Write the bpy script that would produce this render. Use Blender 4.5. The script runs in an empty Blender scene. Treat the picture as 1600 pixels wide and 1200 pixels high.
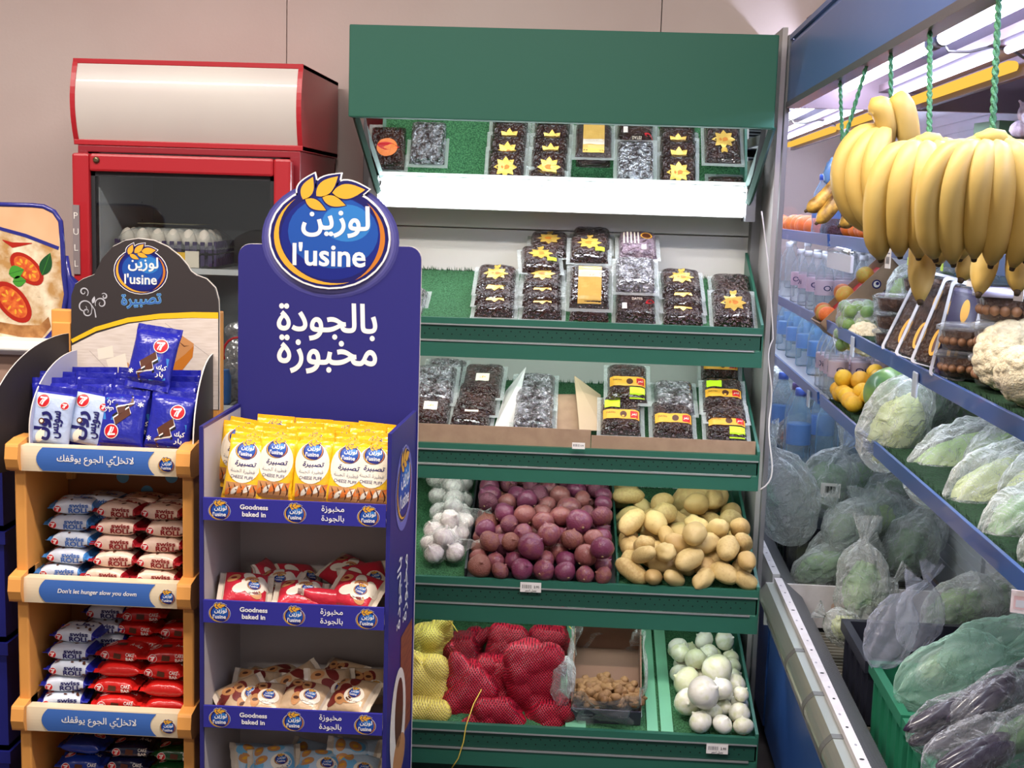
import bpy, math, random, unicodedata
import numpy as np
from mathutils import Vector, Matrix, noise
from mathutils.geometry import tessellate_polygon, delaunay_2d_cdt

scene = bpy.context.scene
COL = scene.collection
PI = math.pi
rnd = random.Random(7)

# ------------------------------------------------------------------ camera
cam_data = bpy.data.cameras.new('camera')
cam_data.sensor_width = 36.0
cam_data.lens = 45.0
cam_data.clip_start = 0.02
camera = bpy.data.objects.new('camera', cam_data)
COL.objects.link(camera)
camera.matrix_world = Matrix(((0.9982657, -0.03753479, 0.04535121, 0.0),
                              (0.05006549, 0.13604751, -0.98943647, 0.0),
                              (0.03096837, 0.98999102, 0.13769076, 1.6),
                              (0, 0, 0, 1)))
scene.camera = camera

# ------------------------------------------------------------------ world, exposure, room lights
scene.view_settings.view_transform = 'Standard'
scene.view_settings.look = 'None'
scene.view_settings.gamma = 1.0
scene.view_settings.use_curve_mapping = False
scene.view_settings.exposure = 1.15
scene.cycles.use_denoising = True
scene.cycles.max_bounces = 7
scene.cycles.diffuse_bounces = 3
scene.cycles.glossy_bounces = 4
scene.cycles.transmission_bounces = 6
scene.cycles.transparent_max_bounces = 14
scene.cycles.caustics_reflective = False
scene.cycles.caustics_refractive = False
scene.cycles.sample_clamp_indirect = 4.0
world = bpy.data.worlds.new('world')
scene.world = world
world.use_nodes = True
world.node_tree.nodes['Background'].inputs[0].default_value = (1.0, 0.93, 0.90, 1)
world.node_tree.nodes['Background'].inputs[1].default_value = 0.20


def area_lamp(name, loc, sx, sy, power, color, rot=(0, 0, 0)):
    l = bpy.data.lights.new(name, 'AREA')
    l.shape = 'RECTANGLE'
    l.size, l.size_y, l.energy, l.color = sx, sy, power, color
    o = bpy.data.objects.new(name, l)
    o.location, o.rotation_euler = loc, rot
    COL.objects.link(o)
    return o


# the shop's ceiling tubes
for lx, ly, lw_ in ((-1.7, 2.1, 26), (0.0, 1.7, 34), (-1.5, -0.8, 24)):
    area_lamp('ceiling_tube_lamp', (lx, ly, 2.98), 1.3, 0.12, lw_, (1.0, 0.90, 0.83))


# ------------------------------------------------------------------ materials
def lin(c):
    c = c / 255.0
    return c / 12.92 if c <= 0.04045 else ((c + 0.055) / 1.055) ** 2.4


def rgb(r, g, b):
    return (lin(r), lin(g), lin(b), 1.0)


MATS = {}


def mat(name, col=(200, 200, 200), rough=0.5, metal=0.0, bump=0.0, bscale=40.0, var=0.0, col2=None, vscale=12.0,
        emit=0.0, spec=0.5, coat=0.0, trans=0.0, stretch=None, rand=0.0, ior=1.45, bdist=0.01, detail=3.0):
    if name in MATS:
        return MATS[name]
    m = bpy.data.materials.new(name)
    m.use_nodes = True
    nt = m.node_tree
    p = nt.nodes['Principled BSDF']
    c = rgb(*col)
    p.inputs['Base Color'].default_value = c
    p.inputs['Roughness'].default_value = rough
    p.inputs['Metallic'].default_value = metal
    p.inputs['Specular IOR Level'].default_value = spec
    p.inputs['Coat Weight'].default_value = coat
    p.inputs['Transmission Weight'].default_value = trans
    p.inputs['IOR'].default_value = ior
    if emit:
        p.inputs['Emission Color'].default_value = c
        p.inputs['Emission Strength'].default_value = emit
    co = None
    if bump or col2 or rand:
        tc = nt.nodes.new('ShaderNodeTexCoord')
        mp = nt.nodes.new('ShaderNodeMapping')
        mp.inputs['Scale'].default_value = stretch or (1, 1, 1)
        nt.links.new(tc.outputs['Object'], mp.inputs['Vector'])
        co = mp.outputs['Vector']
    if col2:
        n = nt.nodes.new('ShaderNodeTexNoise')
        n.inputs['Scale'].default_value = vscale
        n.inputs['Detail'].default_value = detail
        nt.links.new(co, n.inputs['Vector'])
        r = nt.nodes.new('ShaderNodeValToRGB')
        r.color_ramp.elements[0].position = 0.36
        r.color_ramp.elements[1].position = 0.64
        r.color_ramp.elements[0].color = c
        r.color_ramp.elements[1].color = rgb(*col2)
        fac = n.outputs['Fac']
        if rand:
            oi = nt.nodes.new('ShaderNodeObjectInfo')
            a = nt.nodes.new('ShaderNodeMath')
            a.operation = 'MULTIPLY_ADD'
            a.inputs[1].default_value = rand
            nt.links.new(oi.outputs['Random'], a.inputs[0])
            b = nt.nodes.new('ShaderNodeMath')
            b.operation = 'SUBTRACT'
            b.inputs[1].default_value = rand * 0.5
            nt.links.new(fac, b.inputs[0])
            nt.links.new(b.outputs[0], a.inputs[2])
            fac = a.outputs[0]
        nt.links.new(fac, r.inputs['Fac'])
        nt.links.new(r.outputs['Color'], p.inputs['Base Color'])
    if bump:
        n = nt.nodes.new('ShaderNodeTexNoise')
        n.inputs['Scale'].default_value = bscale
        n.inputs['Detail'].default_value = detail
        nt.links.new(co, n.inputs['Vector'])
        b = nt.nodes.new('ShaderNodeBump')
        b.inputs['Strength'].default_value = bump
        b.inputs['Distance'].default_value = bdist
        nt.links.new(n.outputs['Fac'], b.inputs['Height'])
        nt.links.new(b.outputs['Normal'], p.inputs['Normal'])
        nt.links.new(b.outputs['Normal'], p.inputs['Coat Normal'])
    MATS[name] = m
    return m


def film_mat(name, tint=(225, 232, 230), base=0.14, edge=0.75, rough=0.22, bscale=26.0, bump=0.5, power=2.2):
    """thin clear plastic: see-through face on, whiter towards the rim, with crinkles"""
    if name in MATS:
        return MATS[name]
    m = bpy.data.materials.new(name)
    m.use_nodes = True
    nt = m.node_tree
    p = nt.nodes['Principled BSDF']
    out = nt.nodes['Material Output']
    p.inputs['Base Color'].default_value = rgb(*tint)
    p.inputs['Roughness'].default_value = rough
    p.inputs['Specular IOR Level'].default_value = 0.8
    tr = nt.nodes.new('ShaderNodeBsdfTransparent')
    tr.inputs['Color'].default_value = (0.955, 0.965, 0.96, 1)
    mx = nt.nodes.new('ShaderNodeMixShader')
    lw = nt.nodes.new('ShaderNodeLayerWeight')
    lw.inputs['Blend'].default_value = 0.5
    pw = nt.nodes.new('ShaderNodeMath')
    pw.operation = 'POWER'
    pw.inputs[1].default_value = power
    ma = nt.nodes.new('ShaderNodeMath')
    ma.operation = 'MULTIPLY_ADD'
    ma.inputs[1].default_value = edge
    ma.inputs[2].default_value = base
    ma.use_clamp = True
    nt.links.new(lw.outputs['Facing'], pw.inputs[0])
    nt.links.new(pw.outputs[0], ma.inputs[0])
    tc = nt.nodes.new('ShaderNodeTexCoord')
    n = nt.nodes.new('ShaderNodeTexNoise')
    n.inputs['Scale'].default_value = bscale
    n.inputs['Detail'].default_value = 4.0
    n.inputs['Distortion'].default_value = 0.8
    nt.links.new(tc.outputs['Object'], n.inputs['Vector'])
    b = nt.nodes.new('ShaderNodeBump')
    b.inputs['Strength'].default_value = bump
    b.inputs['Distance'].default_value = 0.02
    nt.links.new(n.outputs['Fac'], b.inputs['Height'])
    nt.links.new(b.outputs['Normal'], p.inputs['Normal'])
    nt.links.new(b.outputs['Normal'], lw.inputs['Normal'])
    nt.links.new(ma.outputs[0], mx.inputs['Fac'])
    nt.links.new(tr.outputs[0], mx.inputs[1])
    nt.links.new(p.outputs[0], mx.inputs[2])
    nt.links.new(mx.outputs[0], out.inputs['Surface'])
    MATS[name] = m
    return m


def net_mat(name, line, fill, period=0.006):
    """woven net: crossing threads over what shows between them"""
    m = mat(name, fill, rough=0.38, spec=0.5)
    nt = m.node_tree
    p = nt.nodes['Principled BSDF']
    tc = nt.nodes.new('ShaderNodeTexCoord')
    outs = []
    for ang in (0.7, -0.7):
        mp = nt.nodes.new('ShaderNodeMapping')
        mp.inputs['Rotation'].default_value = (0.3, ang, ang * 0.4)
        w = nt.nodes.new('ShaderNodeTexWave')
        w.inputs['Scale'].default_value = 0.314 / period
        w.inputs['Distortion'].default_value = 1.5
        nt.links.new(tc.outputs['Object'], mp.inputs['Vector'])
        nt.links.new(mp.outputs['Vector'], w.inputs['Vector'])
        outs.append(w.outputs['Fac'])
    mx = nt.nodes.new('ShaderNodeMath')
    mx.operation = 'MAXIMUM'
    nt.links.new(outs[0], mx.inputs[0])
    nt.links.new(outs[1], mx.inputs[1])
    r = nt.nodes.new('ShaderNodeValToRGB')
    r.color_ramp.elements[0].position = 0.35
    r.color_ramp.elements[1].position = 0.9
    r.color_ramp.elements[0].color = rgb(*fill)
    r.color_ramp.elements[1].color = rgb(*line)
    nt.links.new(mx.outputs[0], r.inputs['Fac'])
    nt.links.new(r.outputs['Color'], p.inputs['Base Color'])
    b = nt.nodes.new('ShaderNodeBump')
    b.inputs['Strength'].default_value = 0.7
    b.inputs['Distance'].default_value = 0.003
    nt.links.new(mx.outputs[0], b.inputs['Height'])
    nt.links.new(b.outputs['Normal'], p.inputs['Normal'])
    return m


def glass_mat(name, tint=(0.9, 0.95, 0.93), refl=0.10):
    """a plain pane: mostly clear, a little mirror"""
    if name in MATS:
        return MATS[name]
    m = bpy.data.materials.new(name)
    m.use_nodes = True
    nt = m.node_tree
    nt.nodes.remove(nt.nodes['Principled BSDF'])
    out = nt.nodes['Material Output']
    tr = nt.nodes.new('ShaderNodeBsdfTransparent')
    tr.inputs['Color'].default_value = (*tint, 1)
    gl = nt.nodes.new('ShaderNodeBsdfGlossy')
    gl.inputs['Roughness'].default_value = 0.02
    mx = nt.nodes.new('ShaderNodeMixShader')
    mx.inputs['Fac'].default_value = refl
    nt.links.new(tr.outputs[0], mx.inputs[1])
    nt.links.new(gl.outputs[0], mx.inputs[2])
    nt.links.new(mx.outputs[0], out.inputs['Surface'])
    MATS[name] = m
    return m


def emit_mat(name, col, strength):
    if name in MATS:
        return MATS[name]
    m = bpy.data.materials.new(name)
    m.use_nodes = True
    nt = m.node_tree
    nt.nodes.remove(nt.nodes['Principled BSDF'])
    e = nt.nodes.new('ShaderNodeEmission')
    e.inputs[0].default_value = rgb(*col)
    e.inputs[1].default_value = strength
    nt.links.new(e.outputs[0], nt.nodes['Material Output'].inputs['Surface'])
    MATS[name] = m
    return m


def turf_mat(name, c1, c2):
    return mat(name, c1, rough=0.9, bump=0.8, bscale=260, col2=c2, vscale=230, bdist=0.006)


# ------------------------------------------------------------------ mesh builder
class MB:
    def __init__(s):
        s.v, s.f, s.m, s.mats, s.smooth = [], [], [], [], []

    def mi(s, m):
        if m not in s.mats:
            s.mats.append(m)
        return s.mats.index(m)

    def add(s, vs, fs, m, smooth=False, M=None):
        b = len(s.v)
        if M is not None:
            vs = [M @ Vector(v) for v in vs]
        s.v.extend([tuple(v) for v in vs])
        k = s.mi(m)
        for f in fs:
            s.f.append([i + b for i in f])
            s.m.append(k)
            s.smooth.append(smooth)
        return s

    def box(s, x0, x1, y0, y1, z0, z1, m, M=None):
        vs = [(x, y, z) for x in (x0, x1) for y in (y0, y1) for z in (z0, z1)]
        fs = [(0, 1, 3, 2), (4, 6, 7, 5), (0, 4, 5, 1), (2, 3, 7, 6), (0, 2, 6, 4), (1, 5, 7, 3)]
        return s.add(vs, fs, m, M=M)

    def hexa(s, p, m):
        """eight corners: bottom 0-3 around, top 4-7 around"""
        return s.add(p, [(3, 2, 1, 0), (4, 5, 6, 7), (0, 1, 5, 4), (1, 2, 6, 5), (2, 3, 7, 6), (3, 0, 4, 7)], m)

    def prism(s, poly, t0, t1, m, axis='y', smooth=False, M=None):
        """poly in the two other axes (order x,z for 'y'; x,y for 'z'; y,z for 'x')"""
        def P(a, b, t):
            return {'y': (a, t, b), 'z': (a, b, t), 'x': (t, a, b)}[axis]
        n = len(poly)
        vs = [P(a, b, t0) for a, b in poly] + [P(a, b, t1) for a, b in poly]
        s.add(vs, [(i, (i + 1) % n, n + (i + 1) % n, n + i) for i in range(n)], m, smooth=smooth, M=M)
        tri = tessellate_polygon([[Vector((a, b, 0)) for a, b in poly]])
        s.add(vs[:n], [tuple(t) for t in tri], m, M=M)
        s.add(vs[n:], [tuple(reversed(t)) for t in tri], m, M=M)
        return s

    def lathe(s, prof, n, m, M=None, wob=None, smooth=True):
        vs, fs = [], []
        for j, (r, z) in enumerate(prof):
            for i in range(n):
                a = 2 * PI * i / n
                rr = r * (wob(a, z) if wob else 1.0)
                vs.append((rr * math.cos(a), rr * math.sin(a), z))
        for j in range(len(prof) - 1):
            for i in range(n):
                k = (i + 1) % n
                fs.append((j * n + i, j * n + k, (j + 1) * n + k, (j + 1) * n + i))
        fs.append(tuple(reversed(range(n))))
        fs.append(tuple(range((len(prof) - 1) * n, len(prof) * n)))
        return s.add(vs, fs, m, smooth=smooth, M=M)

    def tube(s, pts, r, n, m, smooth=True, flat=1.0):
        pts = [Vector(p) for p in pts]
        rs = r if isinstance(r, (list, tuple)) else [r] * len(pts)
        vs, fs = [], []
        up = Vector((0, 0, 1))
        d0 = (pts[1] - pts[0]).normalized()
        if abs(d0.z) > 0.9:
            up = Vector((1, 0, 0))
        u = d0.cross(up).normalized()
        for j, p in enumerate(pts):
            d = (pts[min(j + 1, len(pts) - 1)] - pts[max(j - 1, 0)]).normalized()
            u = (u - d * u.dot(d)).normalized()
            w = d.cross(u)
            for i in range(n):
                a = 2 * PI * i / n
                vs.append(p + u * (rs[j] * math.cos(a)) + w * (rs[j] * flat * math.sin(a)))
        for j in range(len(pts) - 1):
            for i in range(n):
                k = (i + 1) % n
                fs.append((j * n + i, j * n + k, (j + 1) * n + k, (j + 1) * n + i))
        fs.append(tuple(reversed(range(n))))
        fs.append(tuple(range((len(pts) - 1) * n, len(pts) * n)))
        return s.add(vs, fs, m, smooth=smooth)

    def grid(s, fn, nu, nv, m, smooth=True, closed=False, M=None):
        vs = [fn(i / nu, j / nv) for j in range(nv + 1) for i in range(nu + (0 if closed else 1))]
        w = nu + (0 if closed else 1)
        fs = []
        for j in range(nv):
            for i in range(nu):
                k = (i + 1) % w if closed else i + 1
                fs.append((j * w + i, j * w + k, (j + 1) * w + k, (j + 1) * w + i))
        return s.add(vs, fs, m, smooth=smooth, M=M)

    def sphere(s, c, r, nu, nv, m, fn=None, M=None):
        """uv ball; fn(dir) scales the radius"""
        rx, ry, rz = (r, r, r) if not isinstance(r, (tuple, list)) else r
        def g(u, v):
            a, t = 2 * PI * u, PI * (v * 0.998 + 0.001)
            d = Vector((math.sin(t) * math.cos(a), math.sin(t) * math.sin(a), -math.cos(t)))
            k = fn(d) if fn else 1.0
            return (c[0] + d.x * rx * k, c[1] + d.y * ry * k, c[2] + d.z * rz * k)
        return s.grid(g, nu, nv, m, closed=True, M=M)

    def prints(s, shapes, fn):
        """flat printed shapes [(material, verts2d, faces, layer)] laid on a surface by fn(x, y, lift)"""
        for m, V, F, L in shapes:
            s.add([fn(x, y, 0.0004 + 0.0003 * L) for x, y in V], F, m)
        return s

    def mesh(s, name):
        me = bpy.data.meshes.new(name)
        me.from_pydata(s.v, [], s.f)
        for m in s.mats:
            me.materials.append(m)
        me.polygons.foreach_set('material_index', s.m)
        me.polygons.foreach_set('use_smooth', s.smooth)
        me.update()
        return me

    def obj(s, name, parent=None, bevel=0.0, loc=None, rot=None):
        return link(name, s.mesh(name), parent, bevel, loc, rot)


def link(name, me, parent=None, bevel=0.0, loc=None, rot=None):
    o = bpy.data.objects.new(name, me)
    COL.objects.link(o)
    if parent is not None:
        o.parent = parent
    if loc is not None:
        o.location = loc
    if rot is not None:
        o.rotation_euler = rot
    if bevel:
        b = o.modifiers.new('edge', 'BEVEL')
        b.width = bevel
        b.segments = 2
        b.limit_method = 'ANGLE'
        b.angle_limit = 0.7
    return o


def tag(o, label=None, cat=None, group=None, kind=None):
    if label: o['label'] = label
    if cat: o['category'] = cat
    if group: o['group'] = group
    if kind: o['kind'] = kind
    return o


def thing(name, label, cat, loc=(0, 0, 0), rot=(0, 0, 0), group=None):
    o = bpy.data.objects.new(name, None)
    COL.objects.link(o)
    o.empty_display_size = 0.05
    o.location, o.rotation_euler = loc, rot
    return tag(o, label, cat, group)


def dup(src, loc, rot, label, group=None, scale=None):
    """a copy of a thing with copies of its parts"""
    c = src.copy()
    COL.objects.link(c)
    c.location, c.rotation_euler = loc, rot
    if scale is not None:
        c.scale = scale if not isinstance(scale, (int, float)) else (scale,) * 3
    for ch in list(src.children):
        k = ch.copy()
        COL.objects.link(k)
        k.parent = c
        for g in list(ch.children):
            q = g.copy()
            COL.objects.link(q)
            q.parent = k
    tag(c, label, None, group)
    return c


def place(name, me, loc, rot, label, cat, group=None, scale=None):
    """a single-mesh thing from shared mesh data"""
    o = link(name, me, None, 0, loc, rot)
    if scale is not None:
        o.scale = scale if not isinstance(scale, (int, float)) else (scale,) * 3
    return tag(o, label, cat, group)


# ------------------------------------------------------------------ printed shapes
FORMS = {}
for cp in list(range(0xFE70, 0xFF00)):
    d = unicodedata.decomposition(chr(cp))
    if d.startswith('<'):
        k, *r = d.split()
        FORMS.setdefault(tuple(int(q, 16) for q in r), {})[k] = cp


def arabic(t):
    """joined letter forms, laid out right to left"""
    cs, i = [], 0
    while i < len(t):
        two = tuple(ord(q) for q in t[i:i + 2])
        if two == (0x644, 0x627):
            cs.append(two); i += 2
        else:
            cs.append((ord(t[i]),)); i += 1
    out = []
    for i, c in enumerate(cs):
        fm = FORMS.get(c, {})
        if not fm:
            out.append(''.join(map(chr, c)))
            continue
        p = i > 0 and '<initial>' in FORMS.get(cs[i - 1], {})
        n = i + 1 < len(cs) and '<final>' in FORMS.get(cs[i + 1], {}) and '<initial>' in fm
        k = '<medial>' if p and n else '<final>' if p else '<initial>' if n else '<isolated>'
        out.append(chr(c[0]) if k == '<isolated>' and len(c) == 1 else chr(fm.get(k, fm.get('<isolated>', c[0]))))
    return ''.join(reversed(out))


TEXTS = {}


def glyphs(t, bold):
    """vertices and triangles of a short string set from x = 0, thickened by bold"""
    c = bpy.data.curves.new('lettering', 'FONT')
    c.body, c.size, c.resolution_u, c.fill_mode, c.dimensions = t, 1.0, 3, 'NONE', '3D'
    o = bpy.data.objects.new('lettering', c)
    me = bpy.data.meshes.new_from_object(o)
    V = [(v.co.x, v.co.y) for v in me.vertices]
    nxt = {}
    for e in me.edges:
        i, j = e.vertices
        if abs(i - j) == 1 and min(i, j) not in nxt:
            nxt[min(i, j)] = max(i, j)
        else:
            nxt[max(i, j)] = min(i, j)
    bpy.data.objects.remove(o)
    bpy.data.curves.remove(c)
    bpy.data.meshes.remove(me)
    loops, seen = [], set()
    for i in range(len(V)):
        if i not in seen and i in nxt:
            L, k = [], i
            while k not in seen:
                seen.add(k)
                L.append(V[k])
                k = nxt.get(k, i)
            P = [q for n, q in enumerate(L) if math.dist(q, L[n - 1]) > 1e-5]
            if len(P) > 2:
                loops.append(P)
    area = sum(L[i - 1][0] * L[i][1] - L[i][0] * L[i - 1][1] for L in loops for i in range(len(L)))
    sg = 1 if area > 0 else -1
    if bold:
        for n, L in enumerate(loops):
            Q = []
            for i, (x, y) in enumerate(L):
                (ax, ay), (bx, by) = L[i - 1], L[(i + 1) % len(L)]
                d0, d1 = Vector((x - ax, y - ay)).normalized(), Vector((bx - x, by - y)).normalized()
                nrm = Vector((d0.y + d1.y, -d0.x - d1.x))
                k = min(1.8, 2 / max(0.2, nrm.length)) if nrm.length > 1e-6 else 1
                nrm = nrm.normalized() * bold * sg * (k if k > 1 else 1)
                Q.append((x + nrm.x, y + nrm.y))
            loops[n] = Q
    if not loops:
        return [], []
    pts, edg = [], []
    for L in loops:
        k = len(pts)
        pts += [Vector(q) for q in L]
        edg += [(k + i, k + (i + 1) % len(L)) for i in range(len(L))]
    ov, oe, of = delaunay_2d_cdt(pts, edg, [], 0, 1e-6)[:3]
    A = np.array([q for L in loops for q in L])
    B = np.array([L[(i + 1) % len(L)] for L in loops for i in range(len(L))])
    keep = []
    for f in of:
        x, y = sum(ov[i][0] for i in f) / 3, sum(ov[i][1] for i in f) / 3
        up = (A[:, 1] <= y) & (B[:, 1] > y)
        dn = (A[:, 1] > y) & (B[:, 1] <= y)
        side = (B[:, 0] - A[:, 0]) * (y - A[:, 1]) - (x - A[:, 0]) * (B[:, 1] - A[:, 1])
        if int((up & (side > 0)).sum()) - int((dn & (side < 0)).sum()):
            keep.append(tuple(f))
    return [(v[0], v[1]) for v in ov], keep


GLY = {}


def glyph(ch, bold):
    """one letter and how far it moves the pen"""
    if (ch, bold) not in GLY:
        w = lambda t: (lambda X: max(X) - min(X))([v[0] for v in glyphs(t, 0.0)[0]])
        adv = w('H' + ch + 'H') - w('HH')
        GLY[(ch, bold)] = (glyphs(ch, bold) if ch != ' ' else ([], []), adv)
    return GLY[(ch, bold)]


def text2d(t, bold=0.0):
    key = (t, bold)
    if key in TEXTS:
        return TEXTS[key]
    pen, parts = 0.0, []
    for n, ch in enumerate(t):
        (V, F), adv = glyph(ch, bold)
        if unicodedata.combining(ch):
            adv = 0.0
        if V:
            parts.append(([(x + pen, y) for x, y in V], F, n % 2))
        pen += adv
    xs = [v[0] for q in parts for v in q[0]]
    ys = [v[1] for q in parts for v in q[0]]
    TEXTS[key] = (parts, (min(xs), max(xs), min(ys), max(ys)))
    return TEXTS[key]


def txt(t, m, cx, cy, w=None, h=None, bold=0.012, ar=False, layer=2, rot=0.0, shear=0.0):
    """lettering centred on (cx, cy), fitted to width w and/or height h"""
    parts, (x0, x1, y0, y1) = text2d(arabic(t) if ar else t, bold)
    sx = w / (x1 - x0) if w else None
    sy = h / (y1 - y0) if h else None
    sx, sy = sx or sy, sy or sx
    out = []
    cr, sr = math.cos(rot), math.sin(rot)
    for V, F, k in parts:
        Q = []
        for x, y in V:
            y = (y - (y0 + y1) / 2) * sy
            x = (x - (x0 + x1) / 2) * sx + shear * y
            Q.append((cx + x * cr - y * sr, cy + x * sr + y * cr))
        out.append((m, Q, F, layer + k * 0.3))
    return out


def disc(m, cx, cy, rx, ry=None, layer=0, n=28, rings=3, rot=0.0):
    ry = ry or rx
    V, F = [(0, 0)], []
    for j in range(1, rings + 1):
        for i in range(n):
            a = 2 * PI * i / n
            V.append((rx * j / rings * math.cos(a), ry * j / rings * math.sin(a)))
    for i in range(n):
        F.append((0, 1 + i, 1 + (i + 1) % n))
        for j in range(rings - 1):
            a, b = 1 + j * n + i, 1 + j * n + (i + 1) % n
            F.append((a, a + n, b + n, b))
    c, s = math.cos(rot), math.sin(rot)
    return [(m, [(cx + x * c - y * s, cy + x * s + y * c) for x, y in V], F, layer)]


def crescent(m, cx, cy, rx, ry, a0, a1, t, layer=0, n=24):
    """arc of an ellipse, thickest midway"""
    V, F = [], []
    for i in range(n + 1):
        a = math.radians(a0 + (a1 - a0) * i / n)
        k = 1 - t * math.sin(PI * i / n)
        V += [(cx + rx * math.cos(a), cy + ry * math.sin(a)), (cx + rx * k * math.cos(a), cy + ry * k * math.sin(a))]
    for i in range(n):
        F.append((2 * i, 2 * i + 1, 2 * i + 3, 2 * i + 2))
    return [(m, V, F, layer)]


def rect(m, x0, x1, y0, y1, layer=0, nx=6, ny=6):
    V = [(x0 + (x1 - x0) * i / nx, y0 + (y1 - y0) * j / ny) for j in range(ny + 1) for i in range(nx + 1)]
    F = [(j * (nx + 1) + i, j * (nx + 1) + i + 1, (j + 1) * (nx + 1) + i + 1, (j + 1) * (nx + 1) + i)
         for j in range(ny) for i in range(nx)]
    return [(m, V, F, layer)]


def poly(m, pts, layer=0):
    tri = tessellate_polygon([[Vector((a, b, 0)) for a, b in pts]])
    return [(m, list(pts), [tuple(t) for t in tri], layer)]


def ribbon(m, pts, w, layer=0):
    V, F = [], []
    n = len(pts)
    for i, p in enumerate(pts):
        a, b = pts[max(i - 1, 0)], pts[min(i + 1, n - 1)]
        dx, dy = b[0] - a[0], b[1] - a[1]
        l = math.hypot(dx, dy) or 1
        k = w(i / (n - 1)) if callable(w) else w
        V += [(p[0] - dy / l * k, p[1] + dx / l * k), (p[0] + dy / l * k, p[1] - dx / l * k)]
    for i in range(n - 1):
        F.append((2 * i, 2 * i + 1, 2 * i + 3, 2 * i + 2))
    return [(m, V, F, layer)]


def leaf(m, x, y, ang, l, w, layer=0, n=10):
    pts = []
    for i in range(n + 1):
        t = i / n
        pts.append((t * l, w * math.sin(PI * t ** 0.8)))
    for i in range(n - 1, 0, -1):
        t = i / n
        pts.append((t * l, -w * math.sin(PI * t ** 0.8)))
    c, s = math.cos(ang), math.sin(ang)
    return poly(m, [(x + a * c - b * s, y + a * s + b * c) for a, b in pts], layer)


def xf(shapes, s=1.0, dx=0.0, dy=0.0, rot=0.0, up=0):
    c, q = math.cos(rot) * s, math.sin(rot) * s
    return [(m, [(dx + x * c - y * q, dy + x * q + y * c) for x, y in V], F, L + up) for m, V, F, L in shapes]


INK = {}
for k, c in dict(white=(236, 232, 226), navy=(26, 24, 92), deep=(22, 34, 120), blue=(30, 78, 160), sky=(48, 120, 190),
                 gold=(226, 166, 52), amber=(196, 118, 40), black=(26, 24, 26), red=(190, 24, 34), dred=(130, 18, 26),
                 cream=(236, 226, 206), brown=(84, 46, 30), tan=(198, 140, 88), yellow=(240, 190, 36), lime=(190, 235, 40),
                 grey=(140, 140, 145), lblue=(112, 176, 214), pink=(214, 120, 130), silver=(190, 190, 195),
                 green=(70, 150, 50), dgreen=(30, 80, 40), orange=(225, 120, 50), purple=(70, 40, 100),
                 rackblue=(62, 104, 176), darkblue=(24, 38, 130)).items():
    INK[k] = mat('ink_' + k, c, rough=0.42, spec=0.4)
I = INK


def emblem(full=True):
    """oval bakery crest, about one unit wide"""
    S = []
    S += disc(I['white'], 0, 0, 0.5, 0.42, 0)
    leaves = [(-0.22, 0.30, 1.15, 0.20, 0.05), (-0.11, 0.33, 0.75, 0.24, 0.055), (0.02, 0.36, 0.12, 0.27, 0.06)]
    low = [(-0.20, 0.30, -0.45, 0.19, 0.04), (-0.06, 0.32, -0.30, 0.20, 0.042)]
    if full:
        for x, y, a, l, w in leaves:
            S += leaf(I['white'], x - 0.045 * math.cos(a), y - 0.045 * math.sin(a), a, l + 0.09, w + 0.04, 0)
            S += leaf(I['navy'], x - 0.03 * math.cos(a), y - 0.03 * math.sin(a), a, l + 0.06, w + 0.028, 1)
    S += disc(I['navy'], 0, 0, 0.485, 0.405, 1.2)
    S += disc(I['deep'], 0.01, 0.0, 0.41, 0.345, 2)
    S += disc(I['blue'], 0.03, 0.04, 0.37, 0.29, 2.5)
    S += disc(I['sky'], 0.14, 0.12, 0.20, 0.15, 3)
    S += crescent(I['gold'], 0.0, 0.0, 0.455, 0.385, 128, 292, 0.11, 3)
    S += crescent(I['amber'], 0.0, 0.0, 0.455, 0.385, -62, 48, 0.09, 3)
    for x, y, a, l, w in leaves + low:
        S += leaf(I['navy'], x - 0.01 * math.cos(a), y - 0.01 * math.sin(a), a, l + 0.02, w + 0.012, 3.4)
        S += leaf(I['gold'], x, y, a, l, w, 4)
    S += txt('لوزين', I['white'], 0.05, 0.13, w=0.56, h=0.26, bold=0.022, ar=True, layer=5)
    S += txt("l'usine", I['white'], 0.0, -0.14, w=0.6, h=0.19, bold=0.02, layer=5)
    return S


EMBLEM = emblem()


def seven():
    """round red badge with a slanting numeral"""
    S = disc(I['white'], 0, 0, 0.5, layer=1)
    S += disc(I['red'], 0, 0, 0.45, layer=2)
    S += ribbon(I['white'], [(-0.27, 0.22), (0.0, 0.2), (0.26, 0.22)], 0.06, 3)
    S += ribbon(I['white'], [(0.24, 0.24), (0.05, -0.02), (-0.05, -0.3)], 0.065, 3.2)
    S += ribbon(I['white'], [(-0.02, 0.1), (-0.14, -0.08), (-0.2, -0.26)], 0.035, 3.2)
    return S


SEVEN = seven()


def on_front(y, sign=-1):
    """upright surface facing the camera: print x -> x, print y -> z"""
    return lambda x, z, e: (x, y + sign * e, z)


ORD = ['first', 'second', 'third', 'fourth', 'fifth', 'sixth', 'seventh', 'eighth', 'ninth', 'tenth']


def from_top(i, n):
    return 'topmost' if i == n - 1 else 'lowest' if i == 0 else ORD[n - 1 - i] + ' from top'

# ================================================================== the setting
M_wall = mat('wall_paint', (216, 200, 194), rough=0.75, col2=(210, 192, 186), vscale=2.2, bump=0.05, bscale=90)
M_floor = mat('floor_tile', (70, 68, 70), rough=0.35, col2=(58, 56, 58), vscale=5)
M_ceil = mat('ceiling_paint', (225, 220, 212), rough=0.8)

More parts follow.
